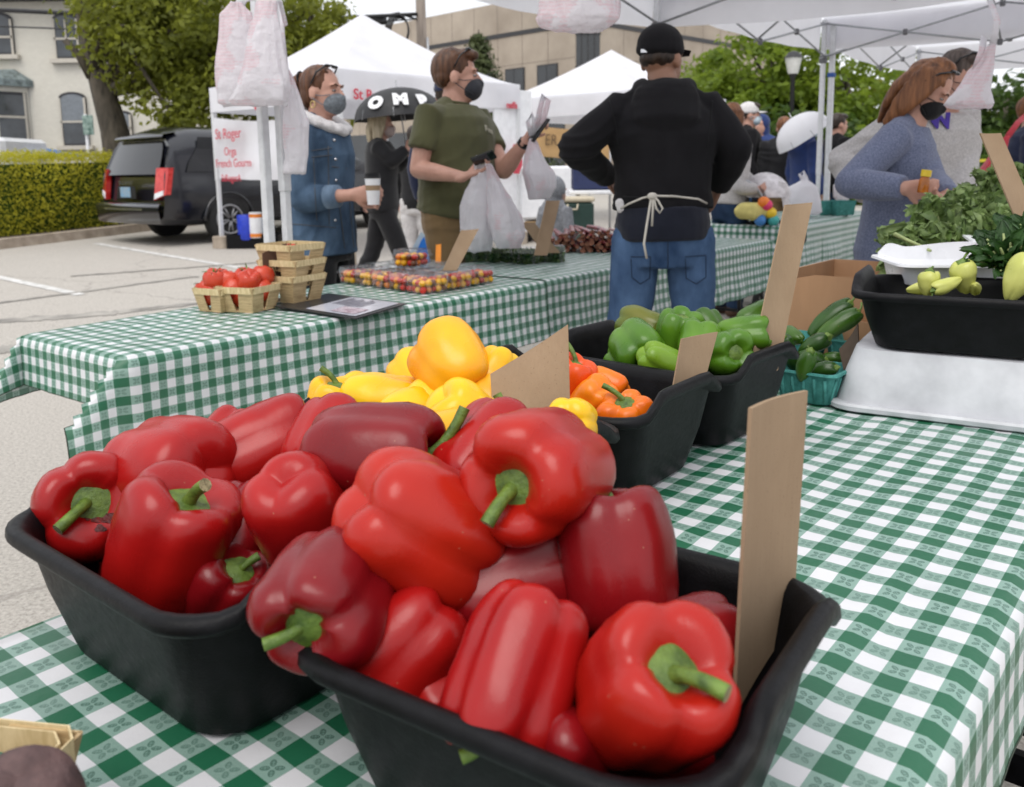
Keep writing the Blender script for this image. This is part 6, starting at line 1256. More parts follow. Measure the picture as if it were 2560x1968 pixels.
# ------------------------------------------------------------------ stroller
def stroller():
    Y = 6.9; o = empty('stroller', (pd(1640, 560, Y).x, Y, gz(0, Y)), 'stroller with a white patterned canopy and bright toys', 'stroller'); P = lambda x, y, dY=0.: pd(x, y, Y + dY)
    hood = MB(); g = []
    for i in range(10):
        a = math.pi / 2 * i / 9; row = []
        for j in range(25): th = 2 * math.pi * j / 24; c = P(1632, 420); row.append(c + Vector((px2m(52, Y) * math.cos(a) * math.cos(th), .24 * math.cos(a) * math.sin(th), px2m(50, Y) * math.sin(a) * (1 + .03 * math.sin(6 * th)))))
        g.append(row)
    hood.grid(g); hood.build('hood', pmat('hood_fabric', (.7, .66, .68), .8, .25, 22, c2=(.8, .77, .79)), o, True, True)
    side = MB(); side.grid([[P(1660 + 4 * k, 385 + 20 * k, -.2) for k in range(5)], [P(1678 + 4 * k, 392 + 20 * k, -.2) for k in range(5)]]); side.build('blanket', bpy.data.materials['hood_fabric'], o, True, True)
    for dy in (-.22, .22):
        MB().tube([P(1590, 385, dy), P(1612, 400, dy), P(1640, 440, dy), P(1665, 490, dy), P(1668, 560, dy)], .014, 8).build('frame_tube', M['grey_steel'], o, True, True); MB().tube([P(1620, 470, dy), P(1650, 520, dy), P(1700, 590, dy)], .014, 8).build('frame_tube', M['black_steel'], o, True, True)
        for x in (1648, 1700):
            w0 = P(x, 590, dy); r = .13; c = Vector((w0.x, w0.y, gz(0, Y) + r + .01)); MB().tube([c + Vector((r * math.cos(t), 0, r * math.sin(t))) for t in [2 * math.pi * k / 20 for k in range(21)]], .025, 8).build('wheel', M['rubber'], o, True, True)
    MB().tube([P(1590, 385, -.22), P(1590, 385, .22)], .016, 8).build('push_bar', M['black_steel'], o, True, True)
    seat = MB(); seat.loft([[P(1605, 420, d_) for d_ in (-.2, .2)] + [P(1600, 470, d_) for d_ in (.2, -.2)], [P(1665, 470, d_) for d_ in (-.2, .2)] + [P(1660, 500, d_) for d_ in (.2, -.2)]]); seat.build('seat', pmat('black_fabric', (.015, .015, .017), .9), o, world=True)
    bs = MB(); bs.box(P(1640, 500), (.5, .4, .2), 0, .05); bs.build('basket', bpy.data.materials['black_fabric'], o, world=True)
    e = empty('yellow_blanket', P(1605, 448, -.24), 'pale yellow blanket bundled on the stroller', 'blanket'); bl = MB(); bl.ell(P(1608, 452, -.26), (.16, .08, .07)); bl.ell(P(1590, 450, -.26), (.08, .07, .06)); me = remesh(bl, .012, 3, 'cloth'); ripple(me, .02, 14, 3); me.transform(wmat(e).inverted()); me.materials.append(pmat('yellow_cloth', (.6, .52, .18), .9)); link('cloth', me, e)
    for q, (x, y, c, nm) in enumerate([(1645, 455, (.75, .5, .02), 'yellow'), (1622, 470, (.05, .2, .5), 'blue'), (1636, 438, (.7, .04, .15), 'pink'), (1650, 470, (.05, .35, .33), 'teal'), (1630, 432, (.8, .2, .02), 'orange')]):
        e = empty('toy_ball', P(x, y, -.3), nm + ' toy ball hanging on the stroller', 'toy'); MB().ell((0, 0, 0), (.045, .045, .045)).build('ball', pmat(nm + '_toy', c, .4), e, True); MB().tube([(0, 0, .04), (-.02, .05, .12)], .004, 5).build('strap', M['black_steel'], e, True)
stroller()

# crate on the ground under the near table, seen past its right edge
uc = uv(-.02, .62, 0); o = empty('storage_crate', uc, 'black slotted crate on the ground under the near table at right', 'crate', rz=RU)
for k_, (cx, cy, sx, sy) in enumerate(((0, -.2, .5, .02), (0, .2, .5, .02), (-.24, 0, .02, .38), (.24, 0, .02, .38))):
    for zz in (.03, .13, .23): MB().box((cx, cy, zz), (sx, sy, .06)).build('slat', M['black_plastic'], o)
MB().box((0, 0, .008), (.46, .38, .012)).build('bottom', M['black_plastic'], o)
for cx, cy in ((-.24, -.2), (.24, -.2), (-.24, .2), (.24, .2)): MB().box((cx, cy, .14), (.04, .04, .27)).build('corner_post', M['black_plastic'], o)
# ------------------------------------------------------------------ people
def cloth_mat(name, c, rough=.85, var=.15, scale=9, bs=500, bump=.3, c2=None, sheen=.15): return pmat(name, c, rough, var, scale, c2=c2, bump=bump, bscale=bs, spec=.25, sheen=sheen)
def denim(name, c, c2): return pmat(name, c, .85, .3, 5, c2=c2, bump=.35, bscale=420, spec=.2, st=(1, 1, .6), detail=6)
def hair_mat(name, c, c2): return pmat(name, c, .42, .3, 50, c2=c2, bump=.6, bscale=90, st=(1, 1, .08), spec=.35)
M['skin'] = pmat('skin_light', (.50, .27, .20), .5, .06, 12, c2=(.56, .31, .235), bump=.06, bscale=400, sss=.0); M['skin2'] = pmat('skin_tan', (.30, .155, .10), .5, .08, 12, bump=.08, bscale=400)
M['jeans'] = denim('blue_jeans', (.025, .06, .14), (.085, .15, .275)); M['djacket'] = denim('denim_jacket', (.028, .055, .1), (.095, .155, .24)); M['darkjeans'] = denim('dark_jeans', (.012, .028, .07), (.03, .06, .12))
M['blackknit'] = cloth_mat('black_sweatshirt', (.007, .0065, .008), .92, .3, 4, sheen=.03); M['olive'] = cloth_mat('olive_jersey', (.082, .082, .038), .9, .12, 6); M['khaki'] = cloth_mat('khaki_twill', (.2, .13, .062), .85, .15, 6); M['bluesw'] = cloth_mat('heather_blue_knit', (.115, .135, .225), .92, .2, 160, c2=(.19, .215, .31)); M['grey'] = cloth_mat('heather_grey_fleece', (.42, .40, .40), .92, .12, 120, c2=(.55, .53, .52)); M['blackcloth'] = cloth_mat('black_cloth', (.01, .01, .012)); M['navy'] = cloth_mat('navy_cloth', (.012, .018, .05)); M['inkcloth'] = cloth_mat('ink_cloth', (.008, .01, .02)); M['royal'] = cloth_mat('blue_coat', (.02, .04, .14)); M['shearling'] = cloth_mat('white_shearling', (.62, .6, .6), .95, .1, 60, 90, .8)
M['hairbrown'] = hair_mat('brown_hair', (.045, .018, .009), (.13, .055, .025)); M['hairauburn'] = hair_mat('auburn_hair', (.10, .035, .013), (.26, .105, .04)); M['hairred'] = hair_mat('red_brown_hair', (.055, .02, .009), (.15, .06, .026)); M['hairblond'] = hair_mat('blond_hair', (.42, .34, .22), (.62, .53, .38)); M['hairdark'] = hair_mat('dark_hair', (.015, .01, .008), (.05, .03, .02)); M['hairgrey'] = hair_mat('grey_brown_hair', (.05, .035, .03), (.12, .09, .075)); M['leather'] = pmat('brown_shoe', (.09, .045, .025), .6); M['phone'] = pmat('phone_glass', (.008, .008, .009), .12)
def folds(me, amp, seed):
    a = getv(me); n = getn(me); q = a.astype(float); k = seed * 3.7; h = np.empty(len(q))
    for i, (x, y, z) in enumerate(q):
        w1 = noise.noise(Vector((x * 2.5, y * 2.5, z * 2.5 + k))); v = noise.noise(Vector((x * 5 + w1 * 1.2, y * 5, z * 13 + x * 5 + w1 * 3 + k))); h[i] = (1 - 2.4 * abs(v)) * (.45 + .9 * w1) + .5 * noise.noise(Vector((x * 6, y * 6, z * 4 - k)))
    setv(me, a + n * (h * amp)[:, None])
def handgeo(mb, W_, d, n_, curl, s, thumb=1, fist=False):
    d = Vector(d).normalized(); n_ = Vector(n_); n_ = (n_ - d * n_.dot(d)).normalized(); ac = d.cross(n_)
    mb.tube([W_ - d * .02 * s, W_ + d * .02 * s, W_ + d * .06 * s, W_ + d * .092 * s], [(.027 * s, .02 * s), (.034 * s, .02 * s), (.042 * s, .018 * s), (.040 * s, .014 * s)], 12, side=ac, dome=True)
    for k, (o_, L) in enumerate(((-.031, .062), (-.0105, .078), (.0105, .084), (.031, .072))):
        p = W_ + d * .088 * s + ac * o_ * s; pts = [p]; a = curl * .35
        for j, f in enumerate((.45, .32, .26)):
            dd = d * math.cos(a) + n_ * math.sin(a); p = p + dd * (L * f * s); pts.append(p); a += curl * (1 + .12 * k)
        mb.tube(pts, [.0095 * s, .009 * s, .0085 * s, .0075 * s], 8, dome=True)
    p = W_ + d * .025 * s + ac * .032 * s * thumb; t1 = p + (d * .7 + ac * .65 * thumb + n_ * .35).normalized() * .042 * s; t2 = t1 + (d * .75 + ac * .12 * thumb + n_ * .6 * min(1, curl + .3)).normalized() * .034 * s
    mb.tube([p, t1, t2], [.0125 * s, .011 * s, .009 * s], 8, dome=True)
def person(label, xy, face, H=1.75, bw=1., lean=(0, 0), arms=None, head=(0, 0), skin='skin', top=None, bottom=None, shoes='blackcloth', hair=None, mask=None, cap=None, vox=.0065, stride=0., wr=.006, z0=None, sleeves='long', hem=.86, fit=1., hood=False, seed=1, belly=0., name='person', headtop=None, chest=1., necklen=1., eyes=True, legtype=1., hoodup=False, headscale=1., stance=1.):
    s = H / 1.75; z0 = gz(*xy) if z0 is None else z0; fa = Vector((face[0], face[1])).normalized(); rz = math.atan2(-fa.x, fa.y)
    root = empty(name, (xy[0], xy[1], z0), label, 'person', None, rz); inv = wmat(root).inverted()
    def loc(p): return inv @ Vector(p)
    lx, ly = lean
    def sp(z, x=0., y=0.): t = max(0, (z - .95)) / .5; return Vector((x + lx * t, y + ly * t * t * .6 + ly * t * .4, z)) * s
    bs = MB(); sk = bw
    def torso(mb, inf, z_lo, z_hi=1.485, fitk=1.):
        prof = [(.86, .165, .115, 0), (.93, .172, .122, -.005), (1.02, .158 + belly * .4, .112 + belly * .6, belly * .35), (1.10, .150 + belly * .5, .108 + belly * .7, belly * .4), (1.2, .158 + belly * .2, .116 + belly * .3, .0), (1.3, .17 * chest, .122 * chest, .0), (1.385, .168 * chest, .108, -.01), (1.43, .135, .085, -.015), (1.465, .085, .068, -.015), (1.49, .06, .06, -.01)]
        P = [q for q in prof if z_lo <= q[0] <= z_hi]
        if z_lo < .86: P = [(z_lo, .168, .118, 0)] + P
        mb.tube([sp(z, 0, y) for z, a, b, y in P], [((a * sk + inf * (1 + (fitk - 1) * (1.3 - z))) * s, (b * sk + inf) * s) for z, a, b, y in P], 24, side=(1, 0, 0))
    torso(bs, -.008, .86)
    bs.tube([sp(1.47, 0, -.02), sp(1.43, .1, -.015)], [.05 * s, .04 * s], 12, dome=True); bs.tube([sp(1.47, 0, -.02), sp(1.43, -.1, -.015)], [.05 * s, .04 * s], 12, dome=True)
    SH = {}; EL = {}; WR = {}
    arms = arms or {}
    for sd in (-1, 1):
        k = 'L' if sd < 0 else 'R'; a = arms.get(k, {}); S_ = sp(1.405, sd * (.172 * (.35 + .65 * sk)), -.01); E_ = loc(a['e']) if 'e' in a else sp(1.12, sd * .235 * sk, -.03); W_ = loc(a['w']) if 'w' in a else sp(.90, sd * .235 * sk, .06)
        SH[k], EL[k], WR[k] = S_, E_, W_; ar = .92 + .5 * (sk - 1)
        bs.tube([sp(1.40, sd * .1, -.01), S_, S_.lerp(E_, .45), E_], [.06 * s * ar, .056 * s * ar, .050 * s * ar, .041 * s * ar], 14, dome=True); bs.tube([E_, E_.lerp(W_, .3), W_], [.041 * s * ar, .042 * s * ar, .026 * s], 12, dome=True)
        d = a.get('d'); d = (inv.to_3x3() @ Vector(d)) if d else (W_ - E_); n_ = a.get('n'); n_ = (inv.to_3x3() @ Vector(n_)) if n_ else Vector((-sd, .4, 0)); handgeo(bs, W_, d, n_, a.get('curl', .5), s, a.get('thumb', 1))
    LG = {}
    for sd in (-1, 1):
        st = stride * sd; hip = Vector((sd * .088 * sk * (.6 + .4 * stance), 0, .90)) * s; kn = Vector((sd * .095 * sk * stance, .5 * st + .02, .49)) * s; an = Vector((sd * .1 * sk * stance, st - (.06 if st < 0 else 0), .085 + (.02 if st < 0 else 0))) * s; LG[sd] = (hip, kn, an)
        bs.tube([hip, hip.lerp(kn, .5), kn], [.082 * s * (.6 + .4 * sk), .07 * s * (.6 + .4 * sk), .05 * s], 14, dome=True); bs.tube([kn, kn.lerp(an, .35), an], [.05 * s, .052 * s, .034 * s], 12, dome=True); bs.tube([an + Vector((0, -.03, -.045)) * s, an + Vector((0, .08, -.052)) * s, an + Vector((0, .15, -.06)) * s], [.034 * s, .034 * s, .026 * s], 10, dome=True)
    nk = sp(1.455, 0, -.012); hs = s * headscale; hc0 = sp(1.604, 0, .014); hc = Vector((hc0.x + lx * .12 * s, hc0.y + ly * .2 * s, hc0.z + (necklen - 1) * .08))
    HM = Matrix.Translation(hc) @ Matrix.Rotation(head[0], 4, 'Z') @ Matrix.Rotation(-head[1], 4, 'X') @ Matrix.Diagonal((hs, hs, hs, 1)); hp = lambda x, y, z: HM @ Vector((x, y, z)); HR = HM.to_3x3().to_4x4()
    bs.tube([nk - Vector((0, 0, .04 * s)), nk.lerp(hc, .45), hp(0, -.015, -.05)], [.064 * s * (.5 + .5 * sk), .056 * s * (.5 + .5 * sk), .056 * s], 14)
    bs.ell(hp(0, -.014, .026), (.076, .096, .096), 20, HR); bs.ell(hp(0, .02, -.03), (.063, .073, .088), 18, HR); bs.ell(hp(0, .038, -.083), (.046, .046, .034), 14, HR)
    bs.tube([hp(0, .085, .012), hp(0, .104, -.024), hp(0, .098, -.038)], [.008 * s, .0145 * s, .012 * s], 8, dome=True)
    for sd in (-1, 1): bs.ell(hp(sd * .077, -.012, -.012), (.011, .021, .031), 10, HR); bs.ell(hp(sd * .032, .078, .024), (.024, .014, .009), 8, HR)
    bs.ell(hp(0, .088, -.062), (.024, .012, .012), 8, HR)
    me = remesh(bs, vox * s, 4, 'body'); me.materials.append(M[skin]); link('body', me, root)
    if eyes:
        for sd in (-1, 1):
            MB().ell(hp(sd * .032, .0785, .0), (.0125, .0085, .0055), 12, HR).build('eye', M['eyewhite'], root, True); MB().ell(hp(sd * .033, .0835, .0), (.0052, .005, .0052), 10, HR).build('iris', M['iris'], root, True)
            MB().tube([hp(sd * .015, .092, .022), hp(sd * .034, .091, .028), hp(sd * .053, .076, .020)], [.004 * s, .0045 * s, .003 * s], 6, dome=True).build('brow', M[hair[1]] if hair else M['hairdark'], root, True)
    if top:
        mb = MB(); inf = .016 * fit; torso(mb, inf, hem, 1.47, fit); ar = .92 + .5 * (sk - 1)
        for k in ('L', 'R'):
            S_, E_, W_ = SH[k], EL[k], WR[k]; sd = -1 if k == 'L' else 1; i2 = .012 * s * fit
            if sleeves == 'short': e2 = S_.lerp(E_, .62); mb.tube([sp(1.39, sd * .1, -.01), S_, e2], [.068 * s * ar + i2 * .4, .062 * s * ar + i2 * .7, .058 * s * ar + i2 * .6], 16)
            else:
                wl = .97 if sleeves == 'long' else .62; w2 = E_.lerp(W_, wl); mb.tube([sp(1.39, sd * .1, -.01), S_, S_.lerp(E_, .5), E_], [.068 * s * ar + i2 * .4, .06 * s * ar + i2, .054 * s * ar + i2, .047 * s * ar + i2], 16, dome=True); mb.tube([E_, E_.lerp(w2, .5), w2], [.048 * s * ar + i2, .046 * s * ar + i2, .036 * s + i2 * .6], 14, dome=False)
        for sd in (-1, 1): mb.tube([sp(1.462, sd * .03, -.022), sp(1.425, sd * .12, -.018)], [.056 * s, .056 * s], 12, dome=True)
        if hood:
            mb.tube([sp(1.49, .088 * math.cos(a), -.02 - .092 * math.sin(a)) + Vector((0, 0, .0 - .03 * math.sin(a))) * s for a in [-.5 + (math.pi + 1) * j / 10 for j in range(11)]], [(.026 + .024 * math.sin(math.pi * j / 10)) * s for j in range(11)], 12, dome=True)
            mb.tube([sp(1.44, 0, -.1), sp(1.36, 0, -.135), sp(1.27, 0, -.12)], [(.13 * s, .06 * s), (.125 * s, .058 * s), (.05 * s, .03 * s)], 14, side=(1, 0, 0), dome=True)
        me = remesh(mb, vox * 1.25 * s, 3, 'top'); folds(me, wr * s, seed); me.materials.append(M[top]); link('top', me, root)
    if bottom:
        mb = MB(); inf = .012 * legtype; mb.tube([sp(z) for z in (.80, .86, .93, .985)], [((.15 * sk + inf) * s, (.11 * (.5 + .5 * sk) + inf) * s), ((.168 * sk + inf) * s, (.12 * (.5 + .5 * sk) + inf) * s), ((.172 * sk + inf) * s, (.124 * (.5 + .5 * sk) + inf) * s), ((.16 * sk + inf) * s, (.116 * (.5 + .5 * sk) + inf) * s)], 22, side=(1, 0, 0))
        for sd in (-1, 1):
            hip, kn, an = LG[sd]; i2 = inf * s; q = .6 + .4 * sk; mb.tube([hip, hip.lerp(kn, .5), kn], [.088 * s * q + i2, .078 * s * q + i2, .058 * s + i2 * 1.3], 16, dome=True); mb.tube([kn, kn.lerp(an, .5), an + Vector((0, 0, -.02 * s))], [.058 * s + i2 * 1.3, .056 * s + i2 * 1.2, .045 * s + i2 * 1.5], 14)
        me = remesh(mb, vox * 1.4 * s, 3, 'trousers'); folds(me, .010 * s, seed + 5); me.materials.append(M[bottom]); link('trousers', me, root)
    for sd in (-1, 1):
        an = LG[sd][2]; f_ = MB(); f_.tube([an + Vector((0, -.045, -.035)) * s, an + Vector((0, .05, -.035)) * s, an + Vector((0, .13, -.05)) * s, an + Vector((0, .17, -.06)) * s], [(.042 * s, .045 * s), (.044 * s, .042 * s), (.046 * s, .033 * s), (.034 * s, .022 * s)], 14, side=(1, 0, 0), dome=True); me = remesh(f_, .008 * s, 2, 'shoe'); me.materials.append(M[shoes]); link('shoe', me, root)
    if hair:
        kind, hm = hair; hb = MB()
        if kind == 'crop': hb.ell(hp(0, -.04, .005), (.0745, .072, .05), 18, HR)
        if kind not in ('none', 'crop'):
            hb.ell(hp(0, -.024, .036), (.0815, .0985, .096), 20, HR); hb.ell(hp(0, -.055, .0 if kind == 'short' else -.01), (.074, .058, .055 if kind == 'short' else .075), 16, HR)
        if kind == 'short': hb.ell(hp(0, .042, .092), (.06, .05, .034), 14, HR); hb.ell(hp(.02, .07, .088), (.035, .03, .024), 12, HR)
        if kind == 'ponytail': hb.ell(hp(0, -.115, .07), (.032, .035, .03), 12, HR); hb.tube([hp(0, -.12, .075), hp(0, -.165, .05), hp(0, -.17, -.05), hp(0, -.14, -.15)], [.024 * s, .036 * s, .032 * s, .010 * s], 12, dome=True)
        if kind in ('long', 'verylong'):
            L = -.2 if kind == 'long' else -.42
            hb.tube([hp(0, -.07, .06), hp(0, -.105, -.05), hp(0, -.10, L * .6), hp(0, -.09, L)], [(.068 * s, .035 * s), (.074 * s, .038 * s), (.074 * s, .032 * s), (.04 * s, .014 * s)], 14, side=(1, 0, 0), dome=True)
            for sd in (-1, 1): hb.tube([hp(sd * .02, .0, .125), hp(sd * .074, -.005, .07), hp(sd * .088, -.022, -.03), hp(sd * .088, -.035, L * .55), hp(sd * .07, -.045, L)], [(.016 * s, .05 * s), (.013 * s, .06 * s), (.012 * s, .055 * s), (.013 * s, .045 * s), (.008 * s, .02 * s)], 14, side=(1, 0, 0), dome=True)
        if hb.v:
            me = remesh(hb, .006 * s, 3, 'hair'); ripple(me, .0035 * s, (70, 70, 10), seed); ripple(me, .004 * s, (22, 22, 6), seed + 1); me.materials.append(M[hm]); link('hair', me, root)
    if mask:
        mk = MB(); mk.ell(hp(0, .052, -.055), (.062, .062, .057), 18, HR); mk.ell(hp(0, .085, -.036), (.026, .036, .03), 12, HR); me = remesh(mk, .006 * s, 3, 'mask'); me.materials.append(M[mask]); link('mask', me, root)
        for sd in (-1, 1):
            for z in (-.02, -.085): MB().tube([hp(sd * .055, .07, z), hp(sd * .07, .03, z * .6 - .012), hp(sd * .084, -.016, -.012 + z * .2)], .0022 * s, 5).build('mask_strap', M[mask], root, True)
    if cap:
        cm, brim = cap; cb = MB(); cb.ell(hp(0, -.018, .052), (.087, .105, .085), 22, HR); cb.tube([hp(.086 * math.cos(a), -.018 + .104 * math.sin(a), .036) for a in [2 * math.pi * j / 20 for j in range(21)]], [(.016 * s, .004 * s)] * 21, 8); me = remesh(cb, .0065 * s, 2, 'cap'); me.materials.append(M[cm]); co = link('cap', me, root)
        if brim:
            br = MB(); br.loft([[hp(x * .088, .07 + (1 - x * x) * .0 * 1, .04 - .012 * x * x + dz) for x in [j / 6 for j in range(-6, 7)]] + [hp(x * .07, .09 + (1 - x * x) * .085, .026 - .012 * x * x + dz) for x in [j / 6 for j in range(6, -7, -1)]] for dz in (0, .005)]); br.build('brim', M[cm], co, True)
    if hoodup:
        hb = MB(); hb.ell(hp(0, -.03, .03), (.098, .105, .115), 20, HR); hb.tube([hp(0, -.05, -.02), hp(0, -.05, -.12)], [.09 * s, .09 * s], 16); me = remesh(hb, .01 * s, 3, 'hood'); me.materials.append(M[top]); link('hood', me, root)
    root_info = dict(root=root, hp=hp, HM=HM, s=s, WR=WR, EL=EL, inv=inv, sp=sp, HR=HR); return root_info
M['greyhood'] = cloth_mat('grey_hoodie_fleece', (.17, .18, .2), .92, .15, 60, c2=(.25, .26, .285))
M['eyewhite'] = pmat('eye_white', (.28, .25, .24), .25); M['iris'] = pmat('iris_dark', (.03, .02, .015), .15)
M['maskgrey'] = cloth_mat('grey_mask', (.16, .18, .2), .8, .3, 90); M['maskdark'] = cloth_mat('charcoal_mask', (.035, .037, .045), .8); M['maskblack'] = cloth_mat('black_mask', (.006, .006, .007), .8); M['maskpale'] = cloth_mat('pale_blue_mask', (.45, .55, .62), .7); M['maskpink'] = cloth_mat('pale_mask', (.5, .4, .38), .7)
def glasses(pi, pts, m='phone'):
    hp = pi['hp']; s = pi['s']; g = MB()
    for sd in (-1, 1): g.ell(hp(sd * .032, .052, .116), (.023, .015, .008), 12, pi['HR']); g.tube([hp(sd * .054, .05, .112), hp(sd * .080, .018, .085), hp(sd * .088, -.012, .03)], .0042 * s, 6)
    g.tube([hp(-.014, .058, .12), hp(.014, .058, .12)], .004 * s, 5); g.build('sunglasses', M[m], pi['root'], True)
from mathutils.bvhtree import BVHTree
_bv = {}
def hit(o, xd, yd):
    if o.name not in _bv: m = wmat(o); _bv[o.name] = BVHTree.FromPolygons([m @ v.co for v in o.data.vertices], [p.vertices[:] for p in o.data.polygons])
    t = _bv[o.name]; d = ray(xd * D, yd * D).normalized(); r = t.ray_cast(CAMPOS, d); return (r[0], r[1]) if r[0] else (None, None)
def print_on(o, root, body, xd, yd, size, mat, right=(1, 0, 0), off=.006, **k):
    p, n = hit(o, xd, yd)
    if p is None: print('no hit', body); return
    if n.dot(CAMPOS - p) < 0: n = -n
    r = Vector(right); r = (r - n * r.dot(n)).normalized(); return text_mesh('lettering', body, size, face_mat(p + n * off, r, n.cross(r)), mat, root, .003, **k)
def child(pi, nm): return [c for c in pi['root'].children if c.name.split('.')[0] == nm][0]
# --- seller in black, back to the camera
ven = person('seller in black hoodie and cap seen from behind, apron string tied', (.622, 3.58), (.06, 1), 1.815, 1.02, (0, .05), {'L': dict(e=pd(1228, 318, 3.52), w=pd(1296, 378, 3.84), curl=.7, n=(1, 0, 0)), 'R': dict(e=pd(1572, 312, 3.55), w=pd(1533, 398, 3.74), curl=.9, n=(-1, 0, 0), d=(-.2, .6, -.8))}, (-.62, .0), 'skin2', 'blackknit', 'jeans', 'blackcloth', ('crop', 'hairdark'), None, ('blackknit', True), .0065, hood=True, hem=1.0, fit=1.55, seed=3, belly=.02, z0=0, wr=.010, legtype=.9, chest=1.15, stance=1.4)
sp = ven['sp']; s = ven['s']; rt = ven['root']
ap = MB(); ap.tube([sp(z) for z in (.905, .96, 1.03)], [((.172 * .98 + .014) * s, .15 * s), ((.174 * .98 + .014) * s, .153 * s), ((.165 * .98 + .012) * s, .148 * s)], 26, side=(1, 0, 0)); me = remesh(ap, .009, 3, 'shirt_hem'); folds(me, .006, 2); me.materials.append(M['inkcloth']); link('shirt_hem', me, rt)
string = pmat('apron_string', (.5, .47, .42), .9)
st = MB(); st.tube([pd(1325, 445, 3.36), pd(1340, 436, 3.31), pd(1370, 423, 3.29), pd(1392, 418, 3.285), pd(1440, 419, 3.285), pd(1490, 425, 3.31), pd(1508, 434, 3.37)], .004, 7); st.tube([pd(1390, 419, 3.27), pd(1385, 450, 3.26), pd(1380, 480, 3.25), pd(1374, 520, 3.25), pd(1380, 552, 3.25)], .0045, 7); st.tube([pd(1393, 419, 3.27), pd(1393, 445, 3.26), pd(1391, 483, 3.26)], .0045, 7); st.tube([pd(1394, 419, 3.27), pd(1404, 428, 3.26), pd(1414, 445, 3.26), pd(1408, 455, 3.26), pd(1400, 445, 3.26), pd(1395, 420, 3.27)], .004, 7); st.ell(pd(1392, 419, 3.27), (.02, .014, .014), 10); st.build('apron_string', string, rt, True, True)
bk2 = MB(); bk2.box(ven['hp'](-.012, -.122, .022), (.026, .006, .016), 0, .002); bk2.build('cap_buckle', M['chrome'], rt)
pk_ = MB(); q0 = [pd(1462, 598, 3.39), pd(1462, 540, 3.385), pd(1500, 536, 3.39), pd(1503, 592, 3.40), pd(1483, 606, 3.395)]
e = empty('white_rag', pd(1322, 440, 3.45), 'crumpled white rag tucked at the hip of the seller', 'rag'); rg_ = MB(); rg_.ell(pd(1322, 440, 3.45), (.018, .018, .028)); me = remesh(rg_, .008, 2, 'cloth'); ripple(me, .01, 30, 1); me.transform(wmat(e).inverted()); me.materials.append(M['shearling']); link('cloth', me, e)
th_ = pmat('jean_thread', (.012, .03, .07), .8); tr_ = child(ven, 'trousers')
def trace(o, root, pts, r, mat, name='seam', N=10, off=.001):
    out_ = []
    for (x0, y0), (x1, y1) in zip(pts[:-1], pts[1:]):
        for k in range(N):
            h_, n_ = hit(o, x0 + (x1 - x0) * k / N, y0 + (y1 - y0) * k / N)
            if h_: out_.append(h_ + (n_ if n_.dot(CAMPOS - h_) > 0 else -n_) * off)
    if len(out_) > 3: MB().tube(out_, r, 5).build(name, mat, root, True, True)
trace(tr_, rt, [(1462, 548), (1506, 545), (1506, 592), (1486, 606), (1464, 594), (1462, 548)], .0022, th_); trace(tr_, rt, [(1346, 548), (1388, 548), (1386, 594), (1366, 606), (1348, 592), (1346, 548)], .0022, th_); trace(tr_, rt, [(1425, 512), (1425, 596)], .0025, th_)
tp_ = child(ven, 'top'); bs_ = pmat('black_seam', (.003, .003, .004), .9)
trace(tp_, rt, [(1300, 215), (1312, 260), (1322, 320)], .003, bs_); trace(tp_, rt, [(1520, 215), (1515, 260), (1508, 320)], .003, bs_); trace(tp_, rt, [(1330, 420), (1400, 424), (1500, 420)], .004, bs_)
# --- man in olive shirt
gm = person('man in olive T-shirt and charcoal mask holding grocery bags', (-.29, 4.85), (.86, -.5), 1.885, 1.34, (0, 0), {'R': dict(e=pd(893, 362, 4.62), w=pd(988, 378, 4.42), curl=.55, d=(.95, -.1, .35), n=(0, -.2, .9), thumb=-1), 'L': dict(e=pd(1075, 365, 4.82), w=pd(1122, 300, 4.7), curl=.9, d=(.6, 0, .8), n=(.7, -.3, -.4))}, (.55, -.02), 'skin', 'olive', 'khaki', 'leather', ('short', 'hairbrown'), 'maskdark', None, .006, sleeves='short', hem=.93, fit=1.15, seed=6, belly=.03, wr=.009, z0=0, headscale=1.1)
glasses(gm, 0)
print_on(child(gm, 'top'), gm['root'], 'Fm', 1040, 278, .06, pmat('pale_print', (.4, .38, .3), .8), (.8, .55, 0), shear=.3)
gsp = gm['sp']; MB().tube([gsp(1.482, .074 * math.cos(a), -.012 + .074 * math.sin(a)) + Vector((0, 0, -.012 * math.sin(a))) for a in [2 * math.pi * j / 24 for j in range(25)]], .008, 8).build('collar', M['olive'], gm['root'], True)
wb_ = MB(); w0 = gm['WR']['L']; e0 = gm['EL']['L']; dd = (w0 - e0).normalized(); wb_.tube([w0 - dd * .035, w0 - dd * .005], .034, 16); wb_.build('watch', M['blackcloth'], gm['root'], True)
def phone(label, p, d, up_, L=.145, W_=.072):
    e = empty('phone', p, label, 'phone'); Mx = face_mat((0, 0, 0), d, up_); b = MB(); b.box((0, 0, 0), (L, W_, .009), 0, .003, M=Mx); b.v = [tuple(Vector(v)) for v in b.v]; b.build('case', M['phone'], e); sc_ = MB(); sc_.box((0, 0, 0), (L * .93, W_ * .9, .0095), M=Mx @ Matrix.Translation((0, 0, .0006))); sc_.build('screen', M['tint'], e)
phone('dark phone in the lower hand of the man in olive', pd(1032, 337, 4.36), (1, -.2, .35), (.1, -.7, .6), .12, .065)
phone('dark phone held up by the raised hand of the man in olive', pd(1150, 277, 4.58), (.55, .1, .75), (.5, -.8, 0))
YG = 4.40
